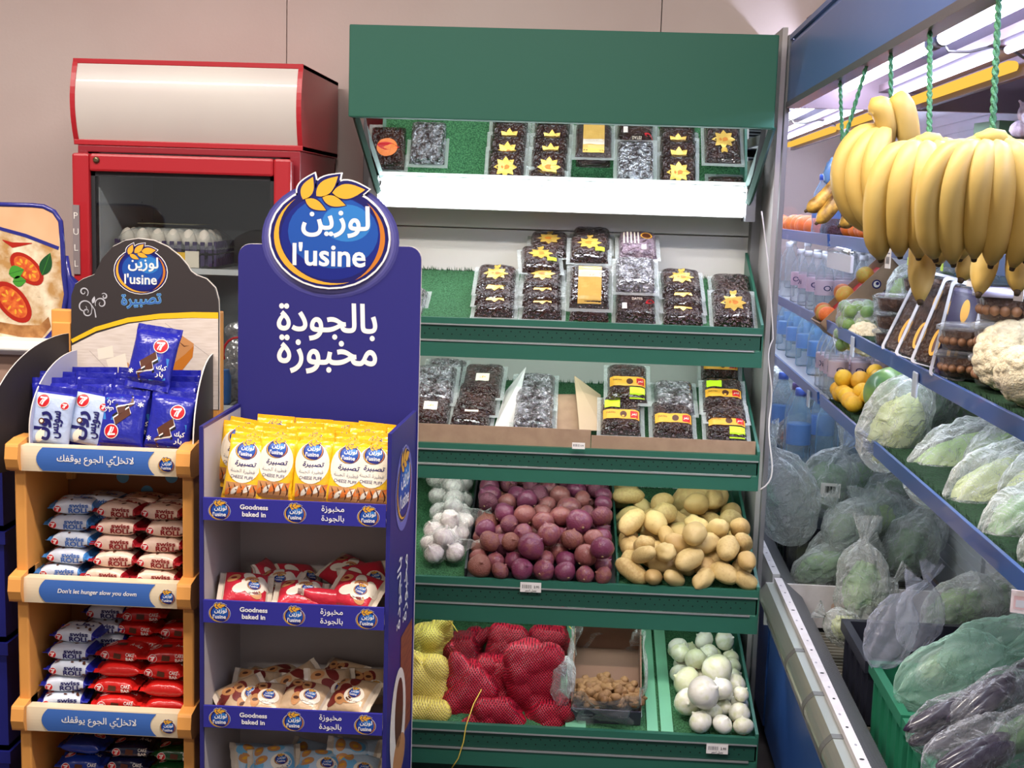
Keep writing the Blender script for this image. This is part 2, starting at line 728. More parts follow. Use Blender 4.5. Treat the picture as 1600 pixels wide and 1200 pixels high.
tag(MB().box(-4.2, 2.6, -3.5, 4.6, -0.1, 0.0, M_floor).obj('floor'), kind='structure')
tag(MB().box(-4.2, 2.6, -3.5, 4.6, 3.05, 3.15, M_ceil).obj('ceiling'), kind='structure')
wb = MB()
for a, b in ((-4.2, -2.156), (-2.153, -0.956), (-0.953, 0.244), (0.247, 1.444), (1.447, 2.6)):
    wb.box(a, b, 4.2, 4.3, 0.0, 3.05, M_wall)
tag(wb.obj('wall_back'), kind='structure')
tag(MB().box(-4.3, -4.2, -3.5, 4.3, 0, 3.05, M_wall).obj('wall_left'), kind='structure')
tag(MB().box(1.62, 1.72, -3.5, 4.2, 0, 3.05, M_wall).obj('wall_right'), kind='structure')

# a rusty bolt sticking out of the wall above the chiller
bolt = MB()
bolt.tube([(0.70, 4.19, 2.205), (0.70, 4.10, 2.206)], 0.004, 6, mat('rust', (104, 70, 56), rough=0.8))
bolt.box(0.70, 0.83, 4.11, 4.19, 2.196, 2.214, mat('rust', (104, 70, 56)))
tag(bolt.obj('wall_bracket'), 'short rusty bracket stub on the beige wall above the blue chiller canopy', 'bracket')

# ================================================================== green produce gondola
M_green = mat('green_enamel', (42, 98, 80), rough=0.38, spec=0.5)
M_canopy = mat('green_canopy', (44, 98, 82), rough=0.55, spec=0.35)
M_gdark = mat('green_enamel_dark', (28, 74, 60), rough=0.4)
M_hole = mat('punched_hole', (8, 22, 18), rough=0.8)
M_turf = turf_mat('shelf_turf', (28, 78, 46), (72, 128, 84))
M_white = mat('white_enamel', (222, 222, 216), rough=0.4)
M_alu = mat('aluminium_strip', (196, 200, 198), rough=0.3, metal=0.7)
M_grey = mat('grey_steel', (120, 122, 124), rough=0.4, metal=0.4)
M_black = mat('black_plastic', (24, 25, 30), rough=0.45)
M_mirror = mat('mirror_glass', (225, 235, 232), rough=0.01, metal=1.0)
M_pgreen = mat('pale_green_plastic', (120, 186, 150), rough=0.3)
M_led = emit_mat('led_white', (236, 244, 240), 7.0)
M_tube = emit_mat('fluorescent_white', (240, 246, 255), 9.0)

GX, GY = -0.058, 3.75
gondola = thing('produce_gondola', 'dark green wall shelving unit with lit canopy, filled with dates, onions and potatoes', 'shelving unit', (GX, GY, 0))
GK = dict(parent=gondola, loc=(-GX, -GY, 0))
GL, GR = -0.652, 0.538
for sx in (GL - 0.02, GR + 0.005):
    MB().box(sx, sx + 0.03, 4.03, 4.09, 0, 2.06, M_grey).obj('upright', bevel=0.002, **GK)
bp = MB()
for z0, z1 in ((0.14, 0.62), (0.623, 0.90), (0.903, 1.20), (1.203, 1.525), (1.528, 2.06)):
    bp.box(GL, GR + 0.02, 4.09, 4.105, z0, z1, M_white)
bp.obj('back_panel', bevel=0.002, **GK)
MB().box(GL, GR, 3.40, 4.08, 0.0, 0.10, M_gdark).obj('plinth', bevel=0.003, **GK)
cn = MB()
cn.box(GL, GR, 3.645, 3.662, 1.835, 2.088, M_canopy)
cn.box(GL, GR, 3.662, 4.09, 2.072, 2.088, M_canopy)
cn.box(GL, GR, 3.662, 3.70, 1.835, 1.848, M_canopy)
cn.obj('canopy', bevel=0.003, **GK)
mr = MB()
mr.hexa([(-0.615, 3.905, 1.664), (0.515, 3.905, 1.664), (0.515, 3.913, 1.672), (-0.615, 3.913, 1.672),
         (-0.615, 3.695, 1.872), (0.515, 3.695, 1.872), (0.515, 3.703, 1.88), (-0.615, 3.703, 1.88)], M_mirror)
mr.obj('canopy_mirror', **GK)
for xa, xb in ((-0.640, -0.602), (0.541, 0.512)):
    MB().tube([(xa, 3.70, 1.84), (xb, 3.895, 1.63)], 0.011, 4, M_gdark, smooth=False).obj('canopy_arm', **GK)
lf = MB().box(-0.60, 0.505, 3.93, 3.985, 1.585, 1.664, M_white).obj('light_fixture', bevel=0.003, **GK)
tb = MB()
tb.prism([(3.93, 1.654), (3.905, 1.648), (3.89, 1.63), (3.89, 1.615), (3.905, 1.60), (3.93, 1.594)], -0.598, 0.500, M_tube, axis='x')
tb.obj('tube_lamp', parent=lf)
MB().box(-0.598, 0.50, 3.878, 3.888, 1.664, 1.671, emit_mat('rim_glow', (230, 240, 238), 1.6)).obj('glowing_mirror_rim', parent=lf)  # lower rim of the mirror, its lamplit brightness painted as emission
for xa in (0.505, -0.632):
    MB().box(xa, xa + 0.028, 3.89, 3.99, 1.575, 1.672, M_grey).obj('lamp_holder', parent=lf)


def shelf(yf, zf, yb, zb, lip_low, led=True, turf_back=None):
    """sloping deck with its turf mat, punched lip and lamp"""
    k = (zb - zf) / (yb - yf)
    d = MB()
    d.hexa([(GL, yf, zf - 0.014), (GR, yf, zf - 0.014), (GR, yb, zb - 0.014), (GL, yb, zb - 0.014),
            (GL, yf, zf), (GR, yf, zf), (GR, yb, zb), (GL, yb, zb)], M_green)
    deck = d.obj('shelf', **GK)
    t = MB()
    def surf(u, v):
        x, y = GL + 0.012 + (GR - GL - 0.024) * u, yf + 0.012 + (yb - yf - 0.02) * v
        edge = 0.004 if 0.01 < u < 0.99 and 0.01 < v < 0.99 else 0.001
        return (x, y, zf + (y - yf) * k + edge + 0.0025 * noise.noise((x * 60, y * 60, 1)))
    t.grid(surf, 90, 40, M_turf)
    # fringe of blades along the back edge
    for i in range(420):
        x = GL + 0.02 + (GR - GL - 0.04) * rnd.random()
        h = 0.006 + 0.012 * rnd.random()
        s = rnd.uniform(-0.004, 0.004)
        z = zb - 0.002
        t.add([(x, yb - 0.012, z), (x + 0.003, yb - 0.012, z), (x + s, yb - 0.018, z + h)], [(0, 1, 2)], M_turf)
    t.obj('turf_mat', parent=deck)
    L = MB()
    top = zf + 0.020
    h = top - lip_low
    z1, z2 = top - 0.16 * h, top - 0.56 * h
    L.box(GL, GR, yf - 0.016, yf, z1, top, M_green)
    L.box(GL, GR, yf - 0.012, yf - 0.004, z2, z1, M_gdark)
    L.box(GL, GR, yf - 0.014, yf - 0.004, lip_low, z2 - 0.004, M_green)
    n = 44
    for r in (0.35, 0.65):
        for i in range(n):
            x = GL + 0.02 + (GR - GL - 0.04) * (i + 0.5 * (r > 0.5)) / n
            L.prints(disc(M_hole, x, z2 + (z1 - z2) * r, 0.0022, n=6, rings=1), on_front(yf - 0.012))
    L.obj('front_lip', parent=deck)
    rl = MB()
    rl.box(GL, GR, yf - 0.018, yf - 0.012, z1 - 0.003, z1 + 0.001, M_alu)
    rl.box(GL, GR - 0.02, yf - 0.018, yf - 0.012, z2 - 0.005, z2 - 0.001, M_alu)
    rl.obj('price_rail', parent=deck)
    e = MB()
    e.hexa([(GR - 0.004, yf - 0.012, lip_low), (GR + 0.004, yf - 0.012, lip_low), (GR + 0.004, yb, zb - 0.04), (GR - 0.004, yb, zb - 0.04),
            (GR - 0.004, yf - 0.012, top + 0.01), (GR + 0.004, yf - 0.012, top + 0.01), (GR + 0.004, yb, zb + 0.085), (GR - 0.004, yb, zb + 0.085)], M_green)
    e.obj('end_plate', parent=deck)
    if led:
        MB().box(GL + 0.02, GR - 0.02, yf + 0.035, yf + 0.06, zf - 0.034, zf - 0.016, M_led).obj('light_strip', parent=deck)
    return deck, k


S2 = dict(yf=3.66, zf=1.258, yb=4.075, zb=1.392)
S3 = dict(yf=3.59, zf=0.905, yb=4.075, zb=1.045)
S4 = dict(yf=3.455, zf=0.552, yb=4.075, zb=0.712)
S5 = dict(yf=3.325, zf=0.182, yb=4.075, zb=0.335)
shelf(lip_low=1.165, **S2)
shelf(lip_low=0.822, **S3)
deck4, K4 = shelf(lip_low=0.448, **S4)
deck5, K5 = shelf(lip_low=0.085, led=False, **S5)


def on_deck(S, y):
    return S['zf'] + (S['zb'] - S['zf']) * (y - S['yf']) / (S['yb'] - S['yf'])


def tilt(S):
    return math.atan2(S['zb'] - S['zf'], S['yb'] - S['yf'])


def divider(S, xf_, xb_, y0, y1, h0, h1, th, m, name, parent):
    d = MB()
    z0, z1 = on_deck(S, y0), on_deck(S, y1)
    d.hexa([(xf_, y0, z0), (xf_ + th, y0, z0), (xb_ + th, y1, z1), (xb_, y1, z1),
            (xf_, y0, z0 + h0), (xf_ + th, y0, z0 + h0), (xb_ + th, y1, z1 + h1), (xb_, y1, z1 + h1)], m)
    d.obj(name, parent=parent)


divider(S4, -0.276, -0.286, 3.47, 4.06, 0.035, 0.085, 0.006, M_black, 'divider', deck4)
divider(S4, 0.150, 0.140, 3.47, 4.06, 0.035, 0.085, 0.006, M_gdark, 'divider', deck4)
divider(S4, -0.645, -0.640, 3.47, 4.06, 0.05, 0.12, 0.005, M_pgreen, 'divider', deck4)
MB().hexa([(-0.27, 3.47, on_deck(S4, 3.47) + .006), (0.148, 3.47, on_deck(S4, 3.47) + .006), (0.138, 4.05, on_deck(S4, 4.05) + .006), (-0.28, 4.05, on_deck(S4, 4.05) + .006),
           (-0.27, 3.47, on_deck(S4, 3.47) + .008), (0.148, 3.47, on_deck(S4, 3.47) + .008), (0.138, 4.05, on_deck(S4, 4.05) + .008), (-0.28, 4.05, on_deck(S4, 4.05) + .008)], M_black).obj('bin_liner', parent=deck4)
for a, b, w in ((0.022, 0.018, 0.056), (0.245, 0.252, 0.03), (0.283, 0.290, 0.033)):
    divider(S5, a, b, 3.34, 4.06, 0.012, 0.02, w, M_pgreen, 'divider_strip', deck5)

# price tickets on the rails
M_paper = mat('ticket_paper', (232, 228, 220), rough=0.6)


def price_ticket(w, h, wave=True):
    t = MB()
    t.box(-w / 2, w / 2, -0.0008, 0.0, -h / 2, h / 2, M_paper)
    S = []
    x = -w * 0.4
    while x < w * 0.05:
        k = rnd.uniform(0.001, 0.003)
        S += rect(I['black'], x, x + k * 0.6, -h * 0.12, h * 0.26, 1, 1, 1)
        x += k + 0.0012
    S += txt('2.95', I['black'], w * 0.28, h * 0.06, w=w * 0.26, layer=1)
    S += txt('بصل احمر', I['black'], 0, -h * 0.34, w=w * 0.55, ar=True, layer=1) if wave else []
    t.prints(S, on_front(-0.0008))
    return t.mesh('price_ticket')


def w_at(u, v, Y):
    """place of a point of the scene at depth Y seen along the photograph's line of sight (survey helper)"""
    c = Vector(((u - 800) / 2000, -(v - 600) / 2000, -1))
    d = camera.matrix_world.to_3x3() @ c
    return Vector((0, 0, 1.6)) + d * (Y / d.y)


tk = price_ticket(0.058, 0.028)
place('price_ticket', tk, (-0.088, 3.434, 0.556), (0, 0, 0), 'white barcode price ticket on the rail below the red onions', 'price tag')
place('price_ticket', tk, (0.432, 3.304, 0.170), (0, 0, 0), 'white barcode price ticket on the rail below the white onions', 'price tag')
tk2 = price_ticket(0.036, 0.018, False)
place('price_ticket', tk2, (0.030, 3.548, 0.938), (0, 0, 0), 'small price ticket stuck on the brown cardboard strip of the date shelf', 'price tag')

# ================================================================== red drinks fridge
M_red = mat('fridge_red', (176, 34, 44), rough=0.32, coat=0.3)
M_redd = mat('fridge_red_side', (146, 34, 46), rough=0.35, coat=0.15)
M_inner = mat('fridge_liner', (196, 202, 206), rough=0.5)
M_innerd = mat('fridge_back', (150, 156, 160), rough=0.6)
M_seal = mat('door_seal', (40, 40, 44), rough=0.7)
FX, FY = -1.11, 3.88
fridge = thing('drinks_fridge', 'tall red glass-door fridge with a blank cream light box on top', 'fridge', (FX, FY, 0))
FK = dict(parent=fridge, loc=(-FX, -FY, 0))
fb = MB()
x0, x1, y0, y1 = -1.425, -0.785, 3.635, 4.17
fb.box(x0, x0 + 0.03, y0, y1, 0.06, 1.72, M_redd)
fb.box(x1 - 0.03, x1, y0, y1, 0.06, 1.72, M_redd)
fb.box(x0, x1, y0, y1, 1.715, 1.735, M_redd)
fb.box(x0, x1, y0, y1, 0.06, 0.2, M_redd)
fb.box(x0, x1, y1 - 0.02, y1, 0.06, 1.72, M_redd)
fb.obj('cabinet', bevel=0.003, **FK)
li = MB()
li.box(x0 + 0.03, x0 + 0.06, y0 + 0.01, y1 - 0.05, 0.2, 1.715, M_inner)
li.box(x1 - 0.06, x1 - 0.03, y0 + 0.01, y1 - 0.05, 0.2, 1.715, M_inner)
li.box(x0 + 0.03, x1 - 0.03, y1 - 0.06, y1 - 0.02, 0.2, 1.715, M_innerd)
li.box(x0 + 0.03, x1 - 0.03, y0 + 0.01, y1 - 0.05, 1.69, 1.715, M_innerd)
for i in range(16):
    li.prints(disc(M_hole, 0, 0, 0.003, n=6, rings=1), lambda a, b, e, i=i: (x0 + 0.06 + e, 4.0 + a, 0.75 + 0.055 * i + b))
li.obj('liner', **FK)
for zs in (1.384, 0.985, 0.60):
    sh = MB()
    sh.box(x0 + 0.06, x1 - 0.06, 3.665, 3.68, zs - 0.008, zs + 0.008, mat('wire_white', (205, 208, 208), rough=0.4))
    for i in range(24):
        x = x0 + 0.07 + i * 0.0215
        sh.box(x, x + 0.003, 3.68, 4.1, zs, zs + 0.004, mat('wire_white'))
    sh.box(x0 + 0.06, x1 - 0.06, 4.08, 4.09, zs - 0.004, zs + 0.006, mat('wire_white'))
    sh.obj('wire_shelf', **FK)
lb = MB()
prof = [(3.648 - 0.030 * math.sin(PI * i / 12) ** 0.9 - 0.01, 1.737 + 0.236 * i / 12) for i in range(13)]
full = prof + [(4.16, 1.973), (4.16, 1.737)]
lb.prism(full, -1.435, -1.421, M_red, axis='x')
lb.prism(full, -0.792, -0.778, M_red, axis='x')
lb.box(-1.435, -0.778, 3.634, 4.165, 1.961, 1.975, M_red)
lb.box(-1.435, -0.778, 3.632, 4.165, 1.735, 1.750, M_red)
lb.box(-1.42, -0.79, 4.15, 4.165, 1.74, 1.97, M_redd)
canopy_box = lb.obj('light_box', bevel=0.002, **FK)
pn = MB()
pn.grid(lambda u, v: (-1.4215 + 0.630 * u, 3.640 - 0.030 * math.sin(PI * (0.04 + 0.92 * v)) ** 0.9, 1.749 + 0.212 * v), 4, 20,
        mat('light_box_acrylic', (206, 200, 192), rough=0.34, coat=0.12, col2=(200, 192, 186), vscale=2.5))
pn.obj('cream_panel', parent=canopy_box)
dr = MB()
dx0, dx1, dz0, dz1, fw = -1.424, -0.800, 0.12, 1.710, 0.050
fr = [(dx0, dx0 + fw, dz0, dz1), (dx1 - fw, dx1, dz0, dz1), (dx0 + fw, dx1 - fw, dz1 - fw, dz1), (dx0 + fw, dx1 - fw, dz0, dz0 + fw)]
for a, b, c, d in fr:
    dr.box(a, b, 3.585, 3.622, c, d, M_red)
door = dr.obj('door', bevel=0.007, **FK)
sl = MB()
for a, b, c, d in ((dx0 + fw, dx0 + fw + .012, dz0 + fw, dz1 - fw), (dx1 - fw - .012, dx1 - fw, dz0 + fw, dz1 - fw), (dx0 + fw, dx1 - fw, dz1 - fw - .012, dz1 - fw)):
    sl.box(a, b, 3.60, 3.625, c, d, M_seal)
sl.obj('seal', parent=door)
MB().box(dx0 + fw, dx1 - fw, 3.603, 3.609, dz0 + fw, dz1 - fw, glass_mat('fridge_glass', (0.90, 0.92, 0.92), 0.05)).obj('glass_pane', parent=door)
hp = MB().box(-1.421, -1.402, 3.580, 3.586, 1.37, 1.565, mat('pull_plate', (140, 130, 132), rough=0.4))
for i, ch in enumerate('PULL'):
    hp.prints(txt(ch, I['white'], -1.4115, 1.535 - 0.045 * i, h=0.018, bold=0.0), on_front(3.580))
hp.obj('pull_plate', parent=door)
lk = MB().lathe([(0.009, 0), (0.009, 0.006), (0.006, 0.009), (0.003, 0.009)], 16, mat('brass_lock', (120, 110, 84), rough=0.3, metal=0.8),
                M=Matrix.Translation((-1.352, 3.586, 1.692)) @ Matrix.Rotation(PI / 2, 4, 'X'))
lk.obj('lock', parent=door)

# egg trays inside the fridge
M_tray = mat('purple_pulp', (58, 46, 84), rough=0.85)
M_wrap = film_mat('tray_wrap', base=0.10, edge=0.6)
M_egg = mat('eggshell', (232, 220, 206), rough=0.5)
egg = MB()
egg.lathe([(0.0005, 0), (0.010, 0.002), (0.018, 0.010), (0.0215, 0.022), (0.020, 0.034), (0.014, 0.047), (0.006, 0.054), (0.0005, 0.056)], 16, M_egg)
egg_me = egg.mesh('egg')


def egg_tray(z, label, y=3.70, wrap=True):
    t = thing('egg_tray', label, 'egg tray', (-1.205, y + 0.14, z), (0, 0, 0.05), 'egg trays in the red fridge')
    b = MB()
    def cup(u, v):
        x, yy = -0.145 + 0.29 * u, -0.125 + 0.25 * v
        z = 0.014 + 0.012 * math.cos(u * 2 * PI * 6) * math.cos(v * 2 * PI * 5)
        return (x, yy, z)
    b.grid(cup, 48, 40, M_tray)
    for sx in (-1, 1):
        for i in range(12):
            b.box(sx * 0.145 - 0.004, sx * 0.145 + 0.004, -0.125 + i * 0.021, -0.115 + i * 0.021, -0.0, 0.034, M_tray)
    for i in range(13):
        b.box(-0.145 + i * 0.0225, -0.133 + i * 0.0225, -0.128, -0.122, 0, 0.032, M_tray)
    b.obj('pulp_tray', parent=t)
    return t


egg_tray(1.396, 'lower purple egg tray with yellow and white label, on the fridge wire shelf')
lab = MB().box(-0.02, 0.085, -0.134, -0.129, 0.002, 0.04, I['yellow'])
lab.box(0.06, 0.10, -0.136, -0.130, -0.004, 0.044, I['cream'])
lab.obj('paper_label', parent=[o for o in bpy.data.objects if o.name.startswith('egg_tray')][0])
et = egg_tray(1.435, 'upper purple egg tray wrapped in clear film, stacked on the other tray')
wr = MB()
wr.grid(lambda u, v: (-0.15 + 0.30 * u, -0.132 + 0.264 * v,
                      0.068 + 0.005 * noise.noise((u * 9, v * 9, 3)) - 0.058 * max(abs(2 * u - 1) ** 8, abs(2 * v - 1) ** 8)), 30, 30, M_wrap)
wr.obj('film_wrap', parent=et)
lt = MB().box(-0.10, 0.08, -0.06, 0.09, 0.0795, 0.0805, mat('egg_label', (190, 186, 150), rough=0.6))
lt.obj('paper_label', parent=et)
for r in range(3):
    for c in range(6):
        place('egg', egg_me, (-1.322 + 0.046 * c + 0.002 * r, 3.745 + 0.05 * r, 1.447), (0, 0, 0),
              'white egg seated in the upper film-wrapped tray in the red fridge', 'egg', 'eggs in the wrapped tray')

# odds and ends low in the fridge
M_foil = mat('foil_silver', (196, 196, 198), rough=0.25, metal=0.7, bump=1.0, bscale=22, bdist=0.02)
fp = MB()
fp.sphere((0, 0, 0.10), (0.06, 0.04, 0.10), 24, 18, M_foil, fn=lambda d: 1 + 0.12 * noise.noise(d * 3))
fp.sphere((0, 0, 0.21), (0.05, 0.012, 0.03), 16, 8, M_foil)
tag(fp.obj('foil_pouch', loc=(-1.0, 3.80, 0.99)), 'crumpled silver foil pouch low inside the red fridge', 'pouch')
cp = MB()
cp.lathe([(0.028, 0), (0.032, 0.01), (0.032, 0.085), (0.027, 0.10), (0.027, 0.105), (0.001, 0.106)], 20, mat('blue_can', (58, 106, 168), rough=0.3, metal=0.3))
tag(cp.obj('drink_can', loc=(-1.035, 3.71, 0.99)), 'small blue drink can standing on the lower fridge shelf', 'can')
rb = MB().tube([(0.02 * math.cos(a) * 2.2, 0, 0.05 + 0.05 * math.sin(a)) for a in [PI * i / 10 - 0.6 for i in range(14)]], 0.004, 6, I['red'])
tag(rb.obj('red_handle_bag', loc=(-0.985, 3.72, 1.09)), 'red loop handle of a bag inside the fridge', 'bag handle')

# ================================================================== wrapped goods: shared meshes
def film(name, col, rough=0.26, b=0.35, bs=34):
    return mat('wrap_' + name, col, rough=rough, spec=0.6, bump=b, bscale=bs, bdist=0.012)


class Pillow:
    """crimped flow-pack: long axis x, width y, thickness z, resting on z = 0"""
    def __init__(s, L, W, T, body, end=None, crimp=0.010, n=2.6, endw=0.0, seed=0, puff=0.5, nu=26, nv=28):
        s.L, s.W, s.T, s.n, s.crimp, s.puff, s.seed = L, W, T, n, crimp, puff, seed
        s.mb = MB()
        end = end or body
        us = []
        for i in range(nu + 1):
            t = -1 + 2 * i / nu
            us.append((abs(t) ** 0.72) * (1 if t > 0 else -1) * L / 2)
        vs = []
        for x in us:
            a, b = s.ab(x)
            for j in range(nv):
                p = 2 * PI * j / nv
                c, q = math.cos(p), math.sin(p)
                y = a * math.copysign(abs(c) ** (2 / n), c)
                z = b * math.copysign(abs(q) ** (2 / n), q)
                k = noise.noise((x * 30 + seed * 7.3, y * 30, z * 30))
                if abs(x) > L / 2 - crimp:
                    z += 0.0022 * math.sin(y * 260 + seed)
                    x2 = x
                else:
                    x2 = x
                    z += 0.0016 * k
                vs.append((x2, y, z + T / 2))
        for i in range(nu):
            xm = (us[i] + us[i + 1]) / 2
            m = end if abs(xm) > L / 2 - crimp - endw else body
            b0 = len(s.mb.v)
            s.mb.add(vs[i * nv:(i + 2) * nv], [(j, (j + 1) % nv, nv + (j + 1) % nv, nv + j) for j in range(nv)], m, smooth=True)
        s.mb.add([vs[j] for j in range(nv)], [tuple(range(nv))], end)
        s.mb.add([vs[nu * nv + j] for j in range(nv)], [tuple(reversed(range(nv)))], end)

    def ab(s, x):
        k = min(1.0, abs(x) / (s.L / 2 - s.crimp))
        b = max(0.0009, s.T / 2 * (1 - k ** 3.4) ** s.puff)
        a = s.W / 2 * (0.94 + 0.06 * k ** 4)
        return a, b

    def top(s, x, y, e):
        a, b = s.ab(x)
        n = s.n
        z = b * max(0.0, 1 - min(1, abs(y / a)) ** n) ** (1 / n)
        k = noise.noise((x * 30 + s.seed * 7.3, y * 30, z * 30))
        return (x, y, s.T / 2 + z + 0.0016 * k + 0.0007 + e)

    def front(s, x, z, e):
        a, b = s.ab(x)
        n = s.n
        y = -a * max(0.0, 1 - min(1, abs(z / b)) ** n) ** (1 / n)
        return (x, y - 0.0008 - e, s.T / 2 + z)

    def upright(s, x, y, e):
        """design with its top towards +x of the pack"""
        return s.top(y, -x, e)

    def mesh(s, name, stand=False):
        if stand:   # stands on its crimp, face to -y
            s.mb.v = [(-y, -(z - s.T / 2), x + s.L / 2) for x, y, z in s.mb.v]
        return s.mb.mesh(name)


def dark_bits(m, n, L, W, seed, layer=1):
    r = random.Random(seed)
    S = []
    for i in range(n):
        S += disc(m, r.uniform(-L, L), r.uniform(-W, W), r.uniform(0.004, 0.007), r.uniform(0.0025, 0.004), layer, n=8, rings=1, rot=r.uniform(0, 3))
    return S


def swiss_roll(body, end, ink, seed):
    p = Pillow(0.118, 0.085, 0.037, body, end, crimp=0.011, n=4.0, endw=0.006, seed=seed)
    S = txt('swiss', ink, 0.012, 0.0065, w=0.044, h=0.010, bold=0.03)
    S += txt('ROLL', ink, 0.012, -0.0055, w=0.048, h=0.0125, bold=0.04)
    S += xf(SEVEN, 0.018, -0.036, -0.002)
    S += disc(I['brown'], 0.038, -0.008, 0.005, 0.003, 1, n=8, rings=1)
    p.mb.prints(S, p.front)
    T = txt('رول', ink, 0.014, -0.004, w=0.044, h=0.022, bold=0.03, ar=True)
    T += txt('سويس', ink, 0.006, 0.020, w=0.04, h=0.013, bold=0.02, ar=True)
    T += xf(SEVEN, 0.022, -0.032, -0.012)
    T += dark_bits(I['brown'], 7, 0.04, 0.03, seed)
    p.mb.prints(T, p.top)
    return p.mesh('swiss_roll')


def cake_bar(body, seed, dark=False):
    p = Pillow(0.118, 0.08, 0.037, body, None, crimp=0.012, n=3.2, seed=seed)
    S = xf(SEVEN, 0.020, -0.032, -0.001)
    S += poly(I['brown'], [(-0.012, -0.006), (0.006, -0.008), (0.008, 0.005), (-0.010, 0.007)], 1)
    S += txt('CAKE', I['white'], 0.030, 0.005, w=0.021, h=0.008, bold=0.02)
    S += txt('BAR', I['white'], 0.030, -0.0055, w=0.021, h=0.008, bold=0.03)
    p.mb.prints(S, p.front)
    T = xf(SEVEN, 0.026, -0.03, -0.008)
    T += poly(I['brown'], [(-0.014, -0.016), (0.008, -0.014), (0.008, 0.002), (-0.012, 0.0)], 1)
    T += txt('كيك بار', I['white'], 0.030, -0.004, w=0.026, h=0.016, bold=0.02, ar=True)
    p.mb.prints(T, p.top)
    return p.mesh('cake_bar')


def slab(x, y, a, s):
    """dark cake bar with a white cream line"""
    P = poly(I['white'], [(-0.030, -0.013), (0.028, -0.013), (0.034, 0.010), (-0.024, 0.010)], 1.5)
    P += poly(I['brown'], [(-0.029, -0.009), (0.027, -0.009), (0.034, 0.012), (-0.021, 0.012)], 2)
    P += poly(I['black'], [(-0.029, -0.020), (0.026, -0.020), (0.028, -0.014), (-0.030, -0.014)], 2)
    return xf(P, s, x, y, a)


def upright_cake_bar(seed):
    p = Pillow(0.150, 0.108, 0.040, film('navy', (34, 40, 150)), film('navy_end', (30, 34, 150)), crimp=0.016, n=2.3, endw=0.012, seed=seed)
    S = poly(I['sky'], [(0.004, -0.055), (0.042, -0.05), (0.042, 0.0), (0.012, 0.0)], 0)
    S += poly(I['darkblue'], [(-0.046, -0.055), (0.0, -0.055), (0.016, 0.012), (-0.046, 0.012)], 0)
    S += slab(-0.004, -0.012, 0.7, 0.75) + slab(-0.008, -0.036, 0.7, 0.75)
    S += xf(SEVEN, 0.034, 0.018, 0.026, rot=0.15)
    S += txt('كيك', I['white'], 0.030, -0.024, w=0.022, h=0.014, bold=0.02, ar=True)
    S += txt('بار', I['white'], 0.028, -0.040, w=0.018, h=0.014, bold=0.02, ar=True)
    S += txt('*', I['white'], -0.040, -0.040, w=0.012, h=0.012, bold=0.02)
    p.mb.prints(S, p.upright)
    return p.mesh('cake_bar', True)


def upright_swiss_roll(seed):
    p = Pillow(0.150, 0.095, 0.040, film('iceblue', (176, 192, 220)), film('navy_end', (30, 34, 150)), crimp=0.014, n=2.5, endw=0.004, seed=seed)
    S = txt('رول', I['navy'], -0.012, -0.016, w=0.066, h=0.042, bold=0.045, ar=True, rot=PI / 2)
    S += txt('سويس', I['navy'], 0.022, -0.010, w=0.062, h=0.022, bold=0.03, ar=True, rot=PI / 2)
    S += disc(I['brown'], -0.016, -0.006, 0.007, 0.007, 3, n=14) + disc(I['cream'], -0.016, -0.006, 0.004, 0.004, 3.5, n=12)
    S += xf(SEVEN, 0.032, -0.020, 0.040) + xf(SEVEN, 0.018, 0.030, 0.034)
    S += leaf(I['cream'], -0.022, -0.056, 1.2, 0.04, 0.010, 1)
    p.mb.prints(S, p.upright)
    return p.mesh('swiss_roll', True)


def cheese_puff(seed):
    p = Pillow(0.152, 0.088, 0.040, film('yellow', (238, 190, 38)), film('yellow_end', (240, 176, 26)), crimp=0.012, n=2.2, endw=0.006, seed=seed)
    S = disc(I['cream'], 0.0, 0.016, 0.038, 0.046, 0, n=30, rings=5)
    S += rect(I['tan'], -0.034, 0.036, -0.066, -0.030, 0.4, 8, 5)
    for i in range(5):
        S += ribbon(I['brown'], [(-0.026 + 0.014 * i + 0.004 * math.sin(k), -0.060 + 0.007 * k) for k in range(5)], lambda t: 0.0016 * math.sin(PI * t) + 0.0002, 1)
        S += leaf(I['cream'] if i % 2 else I['orange'], -0.034 + 0.014 * i, -0.060 + 0.003 * i, 0.9, 0.026, 0.005, 0.8)
    S += xf(EMBLEM, 0.050, 0.0, 0.042)
    S += txt('تصبيرة', I['navy'], 0.004, 0.012, w=0.046, h=0.014, bold=0.02, ar=True, shear=0.2)
    S += txt('فطيرة الجبنة', I['grey'], 0.0, -0.004, w=0.054, h=0.011, bold=0.0, ar=True)
    S += txt('CHEESE PUFF', I['navy'], 0.0, -0.017, w=0.050, h=0.007, bold=0.0)
    p.mb.prints(S, p.upright)
    return p.mesh('cheese_puff', True)


